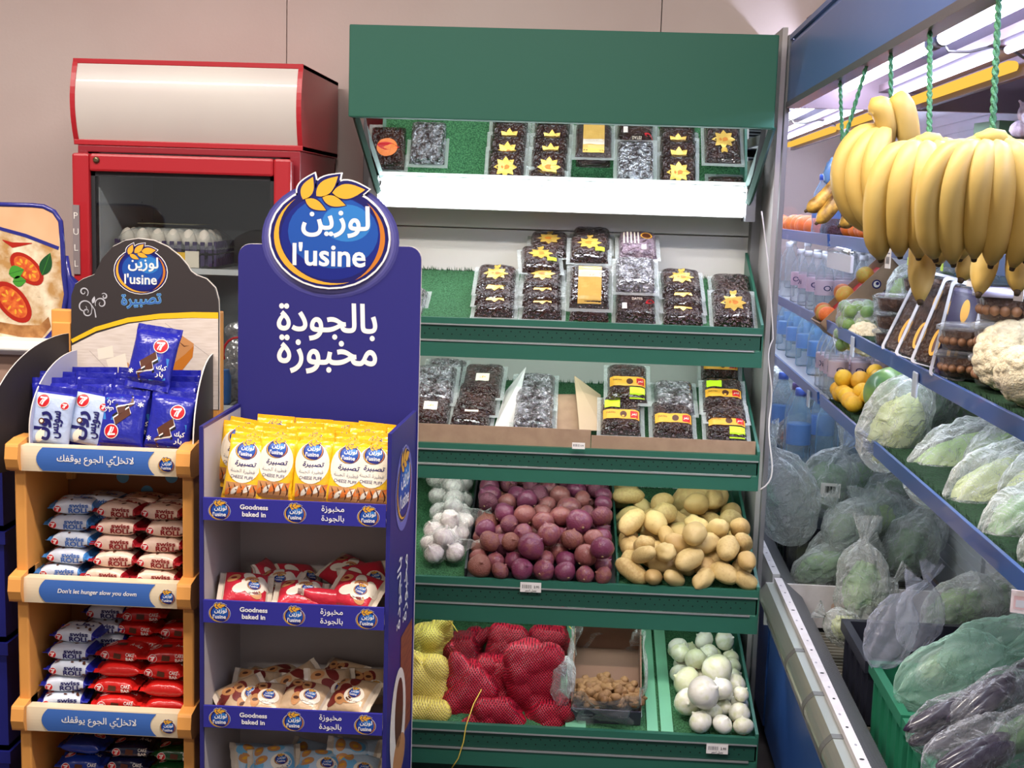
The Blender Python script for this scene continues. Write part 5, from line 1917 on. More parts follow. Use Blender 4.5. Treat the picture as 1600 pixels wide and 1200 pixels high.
# ginger tray with its crumpled liner bag
gp = Vector((0.1315, 3.375, on_deck(S5, 3.375) + 0.006))
GT = 0.52
gbx = thing('ginger_box', 'dark-fronted cardboard box of ginger wrapped in clear film', 'box', gp, (GT, 0, -0.02))
M_gb = mat('box_grey_print', (84, 82, 96), rough=0.6)
M_gbi = mat('box_inside', (120, 92, 76), rough=0.8)
w2, L2 = 0.096, 0.265
bx = MB()
bx.box(-w2, w2, 0.0, L2, 0.0, 0.004, M_gbi)
bx.box(-w2, w2, L2 - 0.004, L2, 0.0, 0.10, M_gbi)
for sx in (-w2, w2 - 0.004):
    bx.box(sx, sx + 0.004, 0.0, L2, 0.0, 0.085, M_gbi)
bx.box(-w2, w2, -0.003, 0.001, 0.0, 0.058, M_gb)
bx.prints(txt('GINGER', I['silver'], -0.05, 0.036, w=0.03, h=0.006, layer=1) + txt('زنجبيل', I['silver'], 0.05, 0.034, w=0.032, h=0.010, ar=True, layer=1)
          + rect(I['silver'], -0.066, -0.034, 0.022, 0.024, 1, 1, 1), on_front(-0.003))
bx.obj('carton', bevel=0.001, parent=gbx)
M_film = film_mat('clear_film', base=0.13, edge=0.7, bscale=30, bump=0.7)
fl = MB()
def filmf(u, v):
    a = 2 * PI * u
    k = 1 + 0.10 * noise.noise((math.cos(a) * 2, math.sin(a) * 2, v * 5)) + 0.05 * math.sin(9 * a + 4 * v)
    return (w2 * 1.10 * k * math.copysign(abs(math.cos(a)) ** 0.5, math.cos(a)), L2 / 2 + L2 * 0.53 * k * math.copysign(abs(math.sin(a)) ** 0.5, math.sin(a)) - 0.002, 0.0 + 0.118 * v + 0.008 * math.sin(5 * a))
fl.grid(filmf, 72, 10, M_film, closed=True)
fl.sphere((-w2 - 0.026, 0.075, 0.075), (0.034, 0.075, 0.055), 26, 18, M_film, fn=lambda d: 1 + 0.22 * noise.noise(d * 2.4) + 0.08 * noise.noise(d * 7))
fl.obj('liner_bag', parent=gbx)
M_gin = mat('ginger_skin', (146, 112, 72), rough=0.65, col2=(118, 86, 52), vscale=30, bump=0.4, bscale=60)


def ginger(seed):
    r = random.Random(seed)
    b = MB()
    pts = [Vector((-0.034, 0, 0)), Vector((-0.012, 0.006, 0.002)), Vector((0.010, -0.002, 0.004)), Vector((0.034, 0.006, 0))]
    b.sphere((0, 0, 0), (0.038, 0.014, 0.013), 20, 12, M_gin, fn=lambda d: 1 + 0.25 * noise.noise(d * 2.2 + Vector((seed, 0, 0))))
    for i in range(4):
        a = r.uniform(0, 6.3)
        x = r.uniform(-0.026, 0.026)
        c = (x + 0.004 * math.cos(a), 0.012 * math.sin(a), 0.010 * math.cos(a))
        b.sphere(c, (r.uniform(.009, .014), r.uniform(.012, .018), r.uniform(.009, .014)), 14, 10, M_gin, fn=lambda d: 1 + 0.15 * noise.noise(d * 2 + Vector((seed + i, 0, 0))))
    return b.mesh('ginger_root')


gin = [ginger(s) for s in (1, 2, 3)]
gm = Matrix.Translation(gp) @ Matrix.Rotation(GT, 4, 'X')
for i in range(19):
    row, k = divmod(i, 5)
    l = Vector((-0.072 + 0.036 * k + g.uniform(-.006, .006), 0.028 + 0.030 * row, 0.020 + 0.016 * (3 - row) * (0.6 if i % 2 else 1.0)))
    place('ginger_root', gin[i % 3], gm @ l, (GT + g.uniform(-.5, .5), g.uniform(-.6, .6), g.uniform(0, 6)), 'knobbly ginger root in the film-wrapped box', 'ginger', 'ginger roots in the box', g.uniform(0.85, 1.15))

# white onions
M_won = mat('onion_white', (228, 226, 212), rough=0.32, col2=(206, 208, 166), vscale=2.2, rand=0.35, stretch=(1, 1, 0.5), coat=0.2, bump=0.1, bscale=8)
won = [onion_mesh(11, M_won, M_root, 0.95, 'white_onion'), onion_mesh(12, M_won, M_root, 0.86, 'white_onion'), onion_mesh(13, M_won, M_root, 1.02, 'white_onion')]
f5 = lambda y: 0.190 + (y - 3.325) * K5
rs = [0.046, 0.043, 0.044, 0.038, 0.036] + [g.uniform(0.022, 0.033) for _ in range(32)]
pos = settle(len(rs), rs, 0.320, 0.532, 3.310, 3.74, f5, 21, spread=1.3)
for i, (p, r) in enumerate(zip(pos, rs)):
    place('white_onion', won[i % 3], tuple(p), (g.uniform(-1, 1) - 0.5, g.uniform(-1, 1), g.uniform(0, 6.2)), 'white onion lying in the heap at the end of the bottom shelf', 'onion', 'white onions on the bottom shelf', r)

# ================================================================== open chiller along the aisle (its own axes: x out, y along, z up)
TH = math.radians(1.379)
CM = Matrix.Rotation(-TH, 4, 'Z')
CQ = CM.to_3x3().inverted()


def c_ray(u, v):
    c = Vector(((u - 800) / 2000, -(v - 600) / 2000, -1))
    return CQ @ (camera.matrix_world.to_3x3() @ c)


def cx_at(u, v, X):
    d = c_ray(u, v)
    return Vector((0, 0, 1.6)) + d * (X / d.x)


def cz_at(u, v, Z):
    d = c_ray(u, v)
    return Vector((0, 0, 1.6)) + d * ((Z - 1.6) / d.z)


def cw(p):
    return CM @ Vector(p)


M_cblue = mat('chiller_blue', (44, 82, 150), rough=0.35, coat=0.2)
M_fascia = mat('chiller_fascia', (66, 92, 142), rough=0.32, spec=0.5, col2=(74, 98, 146), vscale=3)
M_steel = mat('bumper_steel', (168, 170, 156), rough=0.28, metal=0.75)
M_joint = mat('bumper_joint', (110, 110, 104), rough=0.45, metal=0.5)
M_deck = mat('deck_white', (216, 212, 212), rough=0.45, col2=(200, 196, 194), vscale=14)
M_grille = mat('vent_grille', (136, 138, 142), rough=0.5, metal=0.4)
M_wire = mat('wire_floor', (150, 146, 132), rough=0.5, metal=0.3)
M_wdark = mat('well_dark', (44, 46, 50), rough=0.7)
M_slat = mat('slatted_back', (206, 210, 216), rough=0.4)
M_cceil = mat('chiller_ceiling', (150, 144, 158), rough=0.6)
M_beam = mat('canopy_beam', (96, 80, 78), rough=0.5)
M_endp = mat('canopy_end', (134, 118, 116), rough=0.5)
M_tw = emit_mat('tube_cool', (214, 214, 255), 24.0)
M_fill = emit_mat('added_fill_white', (232, 238, 255), 7.0)  # added fill light below the chiller shelves
M_twf = emit_mat('tube_cool_far', (220, 226, 255), 36.0)
M_tw2 = emit_mat('reflector_glow', (196, 196, 250), 9.0)  # reflected lavender light, given as emission
M_ty = emit_mat('tube_warm', (255, 196, 80), 0.52)
M_dturf = turf_mat('chiller_turf', (16, 44, 24), (34, 74, 40))
M_frame = mat('panel_frame', (116, 116, 118), rough=0.55, metal=0.1)


def c_root(name, label, y):
    r = thing(name, label, 'chiller', cw((0.9, y, 0)), (0, 0, -TH))
    return r, dict(parent=r, loc=(-0.9, -y, 0))


chl, CK = c_root('open_chiller', 'long blue open-front chiller with three shelves of fruit, lit by white and yellow tubes', 2.3)
far, FKk = c_root('open_chiller', 'second chiller section behind the glass partition, mostly stocked with water bottles', 4.9)
Y0, Y1, Y2 = 0.95, 3.74, 6.2
SH = (('upper', 1.512, 1.548), ('middle', 1.272, 1.306), ('lower', 1.051, 1.087))
XF = 0.64
for K_, ya, yb, main in ((CK, Y0, Y1, True), (FKk, 3.78, Y2, False)):
    b = MB().box(0.535, 0.56, ya, yb, 0.05, 0.40, M_cblue).box(0.56, 1.2, ya, yb, 0.05, 0.335, M_cblue)
    b.box(0.56, 1.2, ya, yb, 0.0, 0.05, M_wdark)
    b.obj('base_cabinet', bevel=0.003, **K_)
    MB().box(1.15, 1.20, ya, yb, 0.40, 2.10, M_slat).obj('back_wall', **K_)
    bl = MB()
    for i in range(44):
        z = 0.46 + i * 0.034
        bl.box(1.146, 1.15, ya, yb, z, z + 0.028, M_slat)
    bl.obj('back_slats', **K_)
    d = MB()
    d.box(0.538, 0.560, ya, yb, 0.40, 0.530, M_deck)
    for i in range(int((yb - ya) / 0.16)):
        y = ya + 0.08 + i * 0.16
        d.prints(disc(M_hole, 0.549, y, 0.0035 + 0.002 * (i % 3 == 0), 0.0045, n=8, rings=1) + disc(I['grey'], 0.546 + 0.004 * (i % 2), y + 0.07, 0.003, 0.006, n=7, rings=1), lambda x, y_, e: (x, y_, 0.530 + e))
    d.obj('deck_strip', **K_)
    gl_ = MB()
    gl_.hexa([(0.562, ya, 0.40), (0.618, ya, 0.36), (0.618, yb, 0.36), (0.562, yb, 0.40), (0.562, ya, 0.518), (0.618, ya, 0.468), (0.618, yb, 0.468), (0.562, yb, 0.518)], M_wdark)
    n = int((yb - ya) / 0.0125)
    for i in range(n):
        y = ya + (yb - ya) * i / n
        gl_.hexa([(0.561, y, 0.512), (0.622, y, 0.455), (0.622, y + 0.0045, 0.455), (0.561, y + 0.0045, 0.512), (0.561, y, 0.529), (0.622, y, 0.477), (0.622, y + 0.0045, 0.477), (0.561, y + 0.0045, 0.529)], M_grille)
    gl_.obj('vent_grille', **K_)
    MB().box(0.60, 1.15, ya, yb, 0.34, 0.355, M_wdark).obj('well_floor', **K_)
    wf = MB()
    for i in range(int((yb - ya) / 0.026)):
        y = ya + i * 0.026
        wf.box(0.605, 1.14, y, y + 0.007, 0.372, 0.379, M_wire)
    for x in (0.615, 0.70, 0.80, 0.95, 1.1):
        wf.box(x, x + 0.006, ya, yb, 0.364, 0.371, M_wire)
    wf.obj('wire_floor', **K_)
    for nm, z0, z1 in SH:
        s = MB().box(XF, 1.146, ya, yb - 0.004, z0 + 0.008, z0 + 0.016, M_slat).obj('shelf', **K_)
        l = MB()
        l.hexa([(XF - 0.002, ya, z0), (XF + 0.006, ya, z0), (XF + 0.006, yb - 0.004, z0), (XF - 0.002, yb - 0.004, z0),
                (XF - 0.006, ya, z1), (XF + 0.002, ya, z1), (XF + 0.002, yb - 0.004, z1), (XF - 0.006, yb - 0.004, z1)], M_cblue)
        l.obj('shelf_lip', parent=s, bevel=0.001)
        if main:
            t = MB()
            t.grid(lambda u, v: (XF + 0.004 + 0.49 * u, ya + (yb - ya - 0.02) * v, z0 + 0.024 + 0.004 * noise.noise((u * 30, v * 160, z0))), 24, 160, M_dturf)
            for i in range(700):
                y = ya + (yb - ya) * rnd.random()
                x = XF + 0.004 + rnd.uniform(0, 0.02)
                t.add([(x, y, z0 + 0.022), (x + 0.002, y + 0.003, z0 + 0.022), (x - 0.003, y + rnd.uniform(-.004, .004), z0 + 0.022 + rnd.uniform(0.008, 0.018))], [(0, 1, 2)], M_dturf)
            t.obj('turf_mat', parent=s)
    if main:
        f = MB()
        f.box(0.490, 0.502, ya, yb - 0.02, 1.912, 2.066, M_fascia)
        f.box(0.490, 1.2, ya, yb, 2.086, 2.10, M_fascia)
        f.hexa([(0.490, ya, 2.066), (0.502, ya, 2.066), (0.502, yb - .02, 2.066), (0.490, yb - .02, 2.066), (0.505, ya, 2.10), (0.517, ya, 2.10), (0.517, yb - .02, 2.10), (0.505, yb - .02, 2.10)], M_fascia)
        f.obj('canopy_fascia', **K_)
        MB().box(0.487, 0.522, ya, yb - 0.02, 1.896, 1.912, mat('canopy_rail', (96, 92, 96), rough=0.35, metal=0.5)).obj('canopy_rail', **K_)
    MB().box(0.52 if main else 0.62, 1.15, ya, yb, 2.04, 2.05, M_cceil).obj('canopy_ceiling', **K_)
    MB().box(0.74, 0.86, ya, yb, 1.945, 1.965, M_beam).box(0.845, 0.86, ya, yb, 1.90, 1.945, M_beam).obj('lamp_beam', **K_)
    for z_, x_ in ((1.051, 0.705), (1.273, 0.705), (1.513, 0.705)):
        MB().tube([(x_, ya + 0.05, z_), (x_, yb - 0.05, z_)], 0.007, 8, M_fill).obj('added_fill_tube', **K_)  # added tubes hidden behind the lips, brightening the well and shelves
    # tubes and a glowing reflector strip, end to end with dark sockets between
    tw = M_tw if main else M_twf
    segs = ((1.0, 2.66), (2.76, 3.68)) if main else ((3.86, 4.80), (4.9, 6.1))
    for a, c in segs:
        MB().tube([(0.650, a, 1.956), (0.650, c, 1.956)], 0.014, 14, tw).obj('white_tube', **K_)
        MB().tube([(0.775, a, 1.936), (0.775, c, 1.936)], 0.008, 10, M_tw2).obj('glowing_reflector', **K_)  # reflector strip: light reflected on it is put in as its own glow
        MB().box(0.806, 0.836, a + 0.02, c - 0.02, 1.908, 1.930, M_ty).obj('yellow_tube', bevel=0.008, **K_)
    m_ = (segs[0][1] + segs[1][0]) / 2
    MB().tube([(0.650, m_ - 0.05, 1.956), (0.650, m_ - 0.02, 1.956), (0.650, m_ - 0.018, 1.956), (0.650, m_ + 0.018, 1.956), (0.650, m_ + 0.02, 1.956), (0.650, m_ + 0.05, 1.956)],
              [0.0155, 0.0155, 0.013, 0.013, 0.0155, 0.0155], 14, M_joint).obj('tube_socket', **K_)
    MB().tube([(0.65, m_ - 0.04, 1.950), (0.66, m_ - 0.05, 1.93), (0.70, m_ - 0.05, 1.93), (0.75, m_ - 0.02, 1.945), (0.80, m_, 1.94), (0.825, m_, 1.925)], 0.003, 6, M_joint).obj('lamp_cable', **K_)

# bumper in four lengths with rings at the joints
js = [Y0] + [cx_at(u, v, 0.51).y for u, v in ((1295, 1162), (1267, 1093), (1239, 1019))] + [3.74]
for a, b_ in zip(js[:-1], js[1:]):
    q = MB()
    prof = [(0.538, 0.515)] + [(0.515 - 0.022 * math.sin(PI * i / 10), 0.515 - 0.075 * i / 10) for i in range(11)] + [(0.538, 0.44)]
    q.prism(prof, a + 0.004, b_ - 0.004, M_steel, axis='y', smooth=False)
    q.obj('bumper', **CK)
    if b_ < 3.7:
        q = MB()
        q.prism([(0.52 + (x - 0.52) * 1.06, 0.477 + (z - 0.477) * 1.03) for x, z in prof], b_ - 0.012, b_ + 0.012, M_joint, axis='y')
        q.obj('bumper_ring', **CK)
MB().box(0.522, 0.534, Y0, 3.74, 0.395, 0.44, M_frame).obj('bumper_rail', **CK)
# glass partition between the two sections
MB().box(0.50, 1.148, 3.745, 3.751, 0.515, 1.898, glass_mat('partition_glass', (0.95, 0.97, 0.97), 0.05)).obj('glass_partition', **CK)
MB().box(0.486, 0.500, 3.735, 3.765, 0.0, 2.10, M_frame).obj('partition_post', bevel=0.002, **CK)
pl = MB().box(0.514, 1.148, 3.735, 3.747, 0.385, 0.513, M_deck)
pl.prints(disc(mat('plate_dirt', (196, 168, 150)), 0.73, 0.452, 0.022, 0.016, 0) + disc(I['black'], 0.745, 0.498, 0.004, n=8, rings=1), on_front(3.735))
pl.obj('end_plate', **CK)
MB().box(0.50, 1.148, 3.715, 3.74, 1.898, 2.04, M_endp).obj('canopy_end_plate', **CK)
# fittings on the shelf lips
for u, v, X in ((1333, 539, XF), (1431, 598, XF), (1264, 621, 0.64)):
    p = cx_at(u, v, X - 0.006)
    K2 = CK if p.y < 3.74 else FKk
    MB().box(p.x - 0.004, p.x + 0.001, p.y - 0.018, p.y + 0.018, p.z - 0.03, p.z + 0.022, mat('clear_clip', (190, 200, 214), rough=0.2)).obj('lip_clip', bevel=0.003, **K2)
ch = MB().box(0.628, 0.636, 3.36, 3.72, 1.455, 1.500, mat('channel_white', (202, 204, 216), rough=0.3))
ch.tube([(0.630, 3.38, 1.508), (0.630, 3.55, 1.512), (0.630, 3.70, 1.505)], 0.008, 8, mat('chrome', (220, 225, 225), rough=0.1, metal=0.9))
ch.obj('price_channel', bevel=0.002, **CK)

# walls of the niche behind the partition
for o in list(bpy.data.objects):
    if o.name == 'wall_back':
        bpy.data.objects.remove(o)
wb = MB()
for a, b in ((-4.2, -2.156), (-2.153, -0.956), (-0.953, 0.244), (0.247, 0.585)):
    wb.box(a, b, 4.2, 4.3, 0.0, 3.05, M_wall)
wb.box(0.585, 2.6, 4.2, 4.3, 2.13, 3.05, M_wall)
tag(wb.obj('wall_back'), kind='structure')
tag(MB().box(0.570, 0.585, 3.80, 4.2, 0.0, 2.13, mat('pillar_grey', (176, 172, 170), rough=0.5)).obj('trim_1'), kind='structure')
tag(MB().box(0.40, 0.56, 4.3, 6.7, 0.0, 2.13, M_wall).obj('wall_niche_left'), kind='structure')
tag(MB().box(0.40, 2.6, 6.6, 6.7, 0.0, 2.13, M_wall).obj('wall_niche_back'), kind='structure')
tag(MB().box(0.40, 2.6, 4.3, 6.7, 2.13, 2.2, M_ceil).obj('ceiling_niche'), kind='structure')
tag(MB().box(0.40, 2.6, 4.6, 6.7, -0.1, 0.0, M_floor).obj('floor_niche'), kind='structure')


def c_place(name, me, p, rot, label, cat, group=None, scale=None):
    M = CM @ (Matrix.Translation(p) @ Matrix.Rotation(rot[2], 4, 'Z') @ Matrix.Rotation(rot[1], 4, 'Y') @ Matrix.Rotation(rot[0], 4, 'X'))
    return place(name, me, M.to_translation(), M.to_euler(), label, cat, group, scale)


def c_thing(name, label, cat, p, rot=(0, 0, 0), group=None):
    M = CM @ (Matrix.Translation(p) @ Matrix.Rotation(rot[2], 4, 'Z') @ Matrix.Rotation(rot[1], 4, 'Y') @ Matrix.Rotation(rot[0], 4, 'X'))
    return thing(name, label, cat, M.to_translation(), M.to_euler(), group)


# ------------------------------------------------------------------ bananas on green ropes
M_ban = mat('banana_skin', (198, 160, 76), rough=0.5, col2=(188, 162, 90), vscale=7, bump=0.06, bscale=40)
M_ban2 = mat('banana_spotted', (206, 164, 70), rough=0.45, col2=(74, 48, 30), vscale=34, detail=6)
M_stem = mat('banana_stem', (176, 160, 78), rough=0.6)
M_tip = mat('banana_tip', (70, 54, 34), rough=0.8)
M_rope = mat('green_rope', (54, 112, 76), rough=0.7, bump=1.0, bscale=130, stretch=(1, 1, 0.4), bdist=0.01)


def bez(P, n):
    out = []
    for i in range(n + 1):
        t = i / n
        Q = [Vector(p) for p in P]
        while len(Q) > 1:
            Q = [Q[k].lerp(Q[k + 1], t) for k in range(len(Q) - 1)]
        out.append(Q[0])
    return out


def banana(parent, ctrl, r, m):
    """faceted fruit along a curve from crown to tip"""
    path = bez(ctrl, 22)
    rs = []
    for i in range(23):
        t = i / 22
        if t < 0.14: k = 0.36 + 0.10 * t
        elif t < 0.30: k = 0.40 + 0.55 * ((t - 0.14) / 0.16)
        elif t < 0.82: k = 0.95 + 0.05 * math.sin(PI * (t - 0.30) / 0.52)
        else: k = max(0.30, 0.97 * (1 - ((t - 0.82) / 0.18) ** 2.6 * 0.72))
        rs.append(r * k)
    b = MB()
    b.tube(path, rs, 10, m)
    # five flat faces: pull alternate rings of the cross-section in a little
    c = [Vector(p) for p in path]
    for j in range(23):
        for i in range(10):
            if i % 2:
                v = Vector(b.v[j * 10 + i])
                b.v[j * 10 + i] = tuple(c[j] + (v - c[j]) * 0.90)
    o = b.obj('banana', parent=parent)
    e = MB()
    d = (path[-1] - path[-2]).normalized()
    e.tube([path[-1] - d * 0.002, path[-1] + d * 0.006], [r * 0.26, r * 0.18], 8, M_tip)
    e.obj('tip', parent=o)
    return o


def rope(u, X, v0, p_end, label):
    p0 = cx_at(u, v0, X)
    a, b_ = Vector((X, p0.y, 1.900)), Vector(p_end)
    m = MB()
    n = max(8, int((a - b_).length / 0.010))
    for s in range(2):
        pts = []
        for i in range(n * 3 + 1):
            t = i / (n * 3)
            q = a.lerp(b_, t)
            ph = t * n * 2.1 + s * PI
            pts.append(q + Vector((0.0022 * math.cos(ph), 0.0022 * math.sin(ph), 0)))
        m.tube(pts, 0.0026, 6, M_rope)
    m.v = [tuple(cw(v)) for v in m.v]
    return tag(m.obj('green_rope'), label, 'rope', 'green ropes under the canopy rail')


def bunch(p, specs, r, m, label, rot=(0, 0, 0), crown=0.020):
    t = c_thing('banana_bunch', label, 'bananas', p, rot, 'bananas hung on ropes')
    b = MB().sphere((0, 0, 0.0), (crown * 1.15, crown * 0.7, crown * 0.7), 16, 10, M_stem, fn=lambda d: 1 + 0.2 * noise.noise(d * 2))
    b.obj('crown', parent=t)
    for ctrl in specs:
        banana(t, ctrl, r, m)
    return t


def hand(n, w0, w1, w2, L, out, back=False):
    r = random.Random(n * 7 + int(L * 1000))
    """n fruits side by side: crown spread w0, belly w1, tips w2"""
    S = []
    for i in range(n):
        s = -1 + 2 * i / (n - 1)
        k = 1 - 0.35 * s * s
        y = 1 if back else -1
        s += r.uniform(-.06, .06)
        L_, L = L, L * r.uniform(0.93, 1.05)
        S.append([(w0 * s, 0, 0), (w0 * s * 1.3 + 0.16 * w1 * s, y * out * 0.28 * k, -0.006), (w1 * 1.30 * s, y * out * 1.30 * k, -0.15 * L), (w1 * 1.12 * s, y * out * 1.1 * k, -0.62 * L), (w2 * s, y * out * 0.35 * k, -L * (1 - 0.07 * abs(s)))])
        L = L_
    return S


pa = cx_at(1452, 222, 0.47)
bunch(pa, hand(5, 0.015, 0.058, 0.054, 0.180, 0.055) + [[(0.0, 0, 0), (0.01, 0.02, 0), (0.0, 0.05, -0.08), (0.0, 0.05, -0.16), (0.004, 0.0, -0.235)], [(0.02, 0, 0), (0.05, 0.02, 0), (0.09, 0.03, -0.06), (0.08, 0.04, -0.15), (0.06, 0.01, -0.20)]],
      0.0225, M_ban, 'big yellow banana bunch on the second rope from the photo\'s right edge', rot=(0, 0, -0.25))
pb_ = cx_at(1550, 219, 0.47)
bunch(pb_, hand(6, 0.016, 0.062, 0.054, 0.156, 0.045) + [[(-0.01, 0, 0), (0, 0.02, 0), (0.02, 0.05, -0.07), (0.01, 0.05, -0.14), (0.0, 0.01, -0.19)], [(0.01, 0, 0), (0.03, 0.02, 0), (0.05, 0.05, -0.07), (0.05, 0.04, -0.14), (0.045, 0.01, -0.185)]],
      0.0185, M_ban, 'slightly greener banana bunch on the rope nearest the camera', rot=(0, 0, -0.2))
pc = cx_at(1392, 200, 0.50)
bunch(pc, [[(0, 0, 0), (-0.03, -0.01, 0.01), (-0.10, -0.03, -0.03), (-0.11, -0.03, -0.12), (-0.02, -0.01, -0.185)],
           [(0, 0, 0), (-0.02, -0.03, 0.0), (-0.075, -0.06, -0.05), (-0.085, -0.06, -0.12), (-0.005, -0.04, -0.19)],
           [(0, 0, 0), (-0.01, -0.04, 0.0), (-0.045, -0.09, -0.05), (-0.05, -0.09, -0.12), (0.012, -0.05, -0.195)],
           [(0.0, 0, -0.07), (0.0, -0.02, 0.0), (-0.018, -0.03, 0.05), (-0.034, -0.03, 0.035), (-0.02, -0.01, 0.03)],
           [(0.04, 0, -0.085), (0.036, -0.02, -0.03), (0.02, -0.03, 0.03), (0.012, -0.03, 0.05), (0.008, -0.01, 0.045)]],
      0.0225, M_ban, 'yellow banana bunch at the far side, two short fruits pointing up', rot=(0, 0, -0.1))
pd = cx_at(1318, 268, 0.50)
bunch(pd, [[(0, 0, 0), (-0.01, -0.01, -0.02), (-0.03, -0.02, -0.05), (-0.05, -0.02, -0.07), (-0.075, -0.02, -0.085)],
           [(0, 0, -0.005), (0.0, -0.02, -0.03), (-0.01, -0.04, -0.06), (-0.03, -0.04, -0.085), (-0.055, -0.04, -0.11)],
           [(0.01, 0, -0.005), (0.03, -0.02, -0.04), (0.035, -0.03, -0.08), (0.02, -0.03, -0.10), (-0.005, -0.03, -0.115)],
           [(0.0, 0.01, 0.0), (0.02, 0.02, 0.03), (0.06, 0.03, 0.05), (0.10, 0.03, 0.05), (0.13, 0.02, 0.03)]],
      0.017, M_ban2, 'small overripe brown-spotted banana bunch hanging lowest at the far end', rot=(0, 0, 0))
rope(1313, 0.50, 115, pd, 'green rope holding the overripe brown bananas')
rope(1355, 0.50, 95, (pc.x - 0.035, cx_at(1355, 95, 0.5).y, pc.z - 0.012), 'green rope between the overripe bananas\' rope and the far bunch\'s rope')
rope(1393, 0.50, 65, pc, 'green rope holding the far yellow banana bunch')
rope(1455, 0.50, 20, (pa.x, pa.y, pa.z), 'green rope holding the big banana bunch')
rope(1560, 0.50, 0, (pb_.x, pb_.y, pb_.z), 'green rope nearest the camera, holding the greener bunch')
bb = MB().sphere((0, 0, 0), (0.014, 0.012, 0.030), 16, 12, mat('blue_film', (96, 136, 190), rough=0.3), fn=lambda d: 1 + 0.3 * noise.noise(d * 2.5))
q = cx_at(1297, 268, 0.52)
c_place('blue_bag', bb.mesh('blue_bag'), q, (0, 0.2, 0), 'scrap of blue plastic bag by the overripe bananas', 'bag')

# ------------------------------------------------------------------ fruit on the top chiller shelf
M_ora = mat('orange_peel', (226, 118, 46), rough=0.42, bump=0.25, bscale=110, col2=(214, 104, 44), vscale=5, rand=0.5)
M_lem = mat('lemon_peel', (232, 188, 50), rough=0.4, bump=0.25, bscale=110, col2=(224, 170, 52), vscale=5, rand=0.6)
M_lime = mat('lime_peel', (120, 158, 56), rough=0.35, col2=(92, 140, 48), vscale=6, rand=0.5)
M_gua = mat('guava_peel', (192, 176, 74), rough=0.45, col2=(206, 150, 66), vscale=6, rand=0.5)


def round_fruit(name, m, sq=0.94, tips=0.0):
    b = MB()
    b.sphere((0, 0, 0), (1, 1, sq), 26, 18, m, fn=lambda d: 1 - 0.06 * max(0, abs(d.z) - 0.94) * 14 + tips * max(0, abs(d.z) - 0.80) ** 1.0)
    b.lathe([(0.10, sq * 0.99), (0.07, sq * 1.02), (0.01, sq * 1.02)], 8, M_stem)
    return b.mesh(name)


me_or, me_le, me_li, me_gu = round_fruit('orange', M_ora), round_fruit('lemon', M_lem, 1.0, 0.45), round_fruit('lime', M_lime), round_fruit('guava', M_gua, 1.05)
zt1, zt2, zt3 = 1.540, 1.300, 1.079


def pile(me, name, cat, n, r, x0, x1, y0, y1, z, label, group, seed):
    rr = [r * g.uniform(0.9, 1.1) for _ in range(n)]
    P_ = settle(n, rr, x0, x1, y0, y1, lambda y: z + 0 * y, seed, iters=260)
    for p, s in zip(P_, rr):
        c_place(name, me, Vector(p), (g.uniform(-2, 2), g.uniform(-2, 2), g.uniform(0, 6)), label, cat, group, s)


pile(me_or, 'orange', 'orange', 24, 0.028, 0.652, 0.86, 3.34, 3.735, zt1, 'small orange in the pile at the far end of the top chiller shelf', 'oranges at the far end of the top chiller shelf', 31)
pile(me_gu, 'guava', 'guava', 8, 0.030, 0.655, 0.80, 2.86, 3.06, zt1, 'yellow-green guava beside the small oranges on the top chiller shelf', 'guavas on the top chiller shelf', 32)
pile(me_le, 'lemon', 'lemon', 14, 0.026, 0.655, 0.85, 2.24, 2.56, zt1, 'lemon on the top chiller shelf behind the banana tips', 'lemons on the top chiller shelf', 33)
pile(me_or, 'orange', 'orange', 5, 0.036, 0.66, 0.85, 2.02, 2.18, zt1, 'orange on the top chiller shelf by the photo\'s edge', 'oranges near the edge of the top shelf', 34)
gb_, _ = hull_mesh([((g.uniform(-.03, .03), g.uniform(-.03, .03), g.uniform(-.05, .05)), 0.022) for _ in range(14)], mat('plum_net', (58, 34, 48), rough=0.4, bump=0.8, bscale=200, col2=(96, 70, 78), vscale=160), 'net', neck=(0, 0, 1), neck_len=0.03)
c_place('plum_net_bag', gb_.mesh('plum_net_bag'), cx_at(1296, 345, 0.70) + Vector((0, -0.22, 0.0)), (0.3, 0.5, 0), 'dark purple net bag of plums under the overripe bananas', 'net bag')
# upper wire rack at the back
ur = thing('wire_rack', 'small wire rack above the top chiller shelf holding oranges and sacks', 'rack', cw((1.02, 3.0, 1.66)), (0, 0, -TH))
wr_ = MB()
for i in range(40):
    y = -0.66 + i * 0.033
    wr_.box(-0.12, 0.12, y, y + 0.004, 0, 0.004, M_wire)
for x in (-0.12, 0.116):
    wr_.box(x, x + 0.006, -0.66, 0.66, -0.008, 0.0, M_wire)
wr_.obj('wire_deck', parent=ur)
for y in (-0.6, 0.0, 0.6):
    MB().box(-0.12, 0.125, y, y + 0.01, -0.03, -0.008, M_wire).obj('bracket', parent=ur)
pile(me_or, 'orange', 'orange', 22, 0.040, 0.93, 1.13, 2.70, 3.26, 1.665, 'large orange on the wire rack behind the bananas', 'large oranges on the wire rack', 35)
sk, _ = hull_mesh([((g.uniform(-.05, .05), g.uniform(-.09, .09), g.uniform(-.03, .03)), 0.04) for _ in range(14)], mat('brown_sack', (104, 84, 74), rough=0.6, bump=0.8, bscale=160, col2=(70, 52, 50), vscale=120), 'sack', neck=(-0.3, -1, 0.2), neck_len=0.04)
c_place('onion_sack', sk.mesh('onion_sack'), Vector((1.0, 3.40, 1.745)), (0, 0, 0.3), 'brown net sack lying beside the large oranges on the wire rack', 'sack')
gx = MB().box(-0.05, 0.05, -0.07, 0.07, 0, 0.20, mat('green_carton', (96, 132, 88), rough=0.6))
gx.box(-0.052, -0.05, -0.05, 0.05, 0.05, 0.15, I['green'])
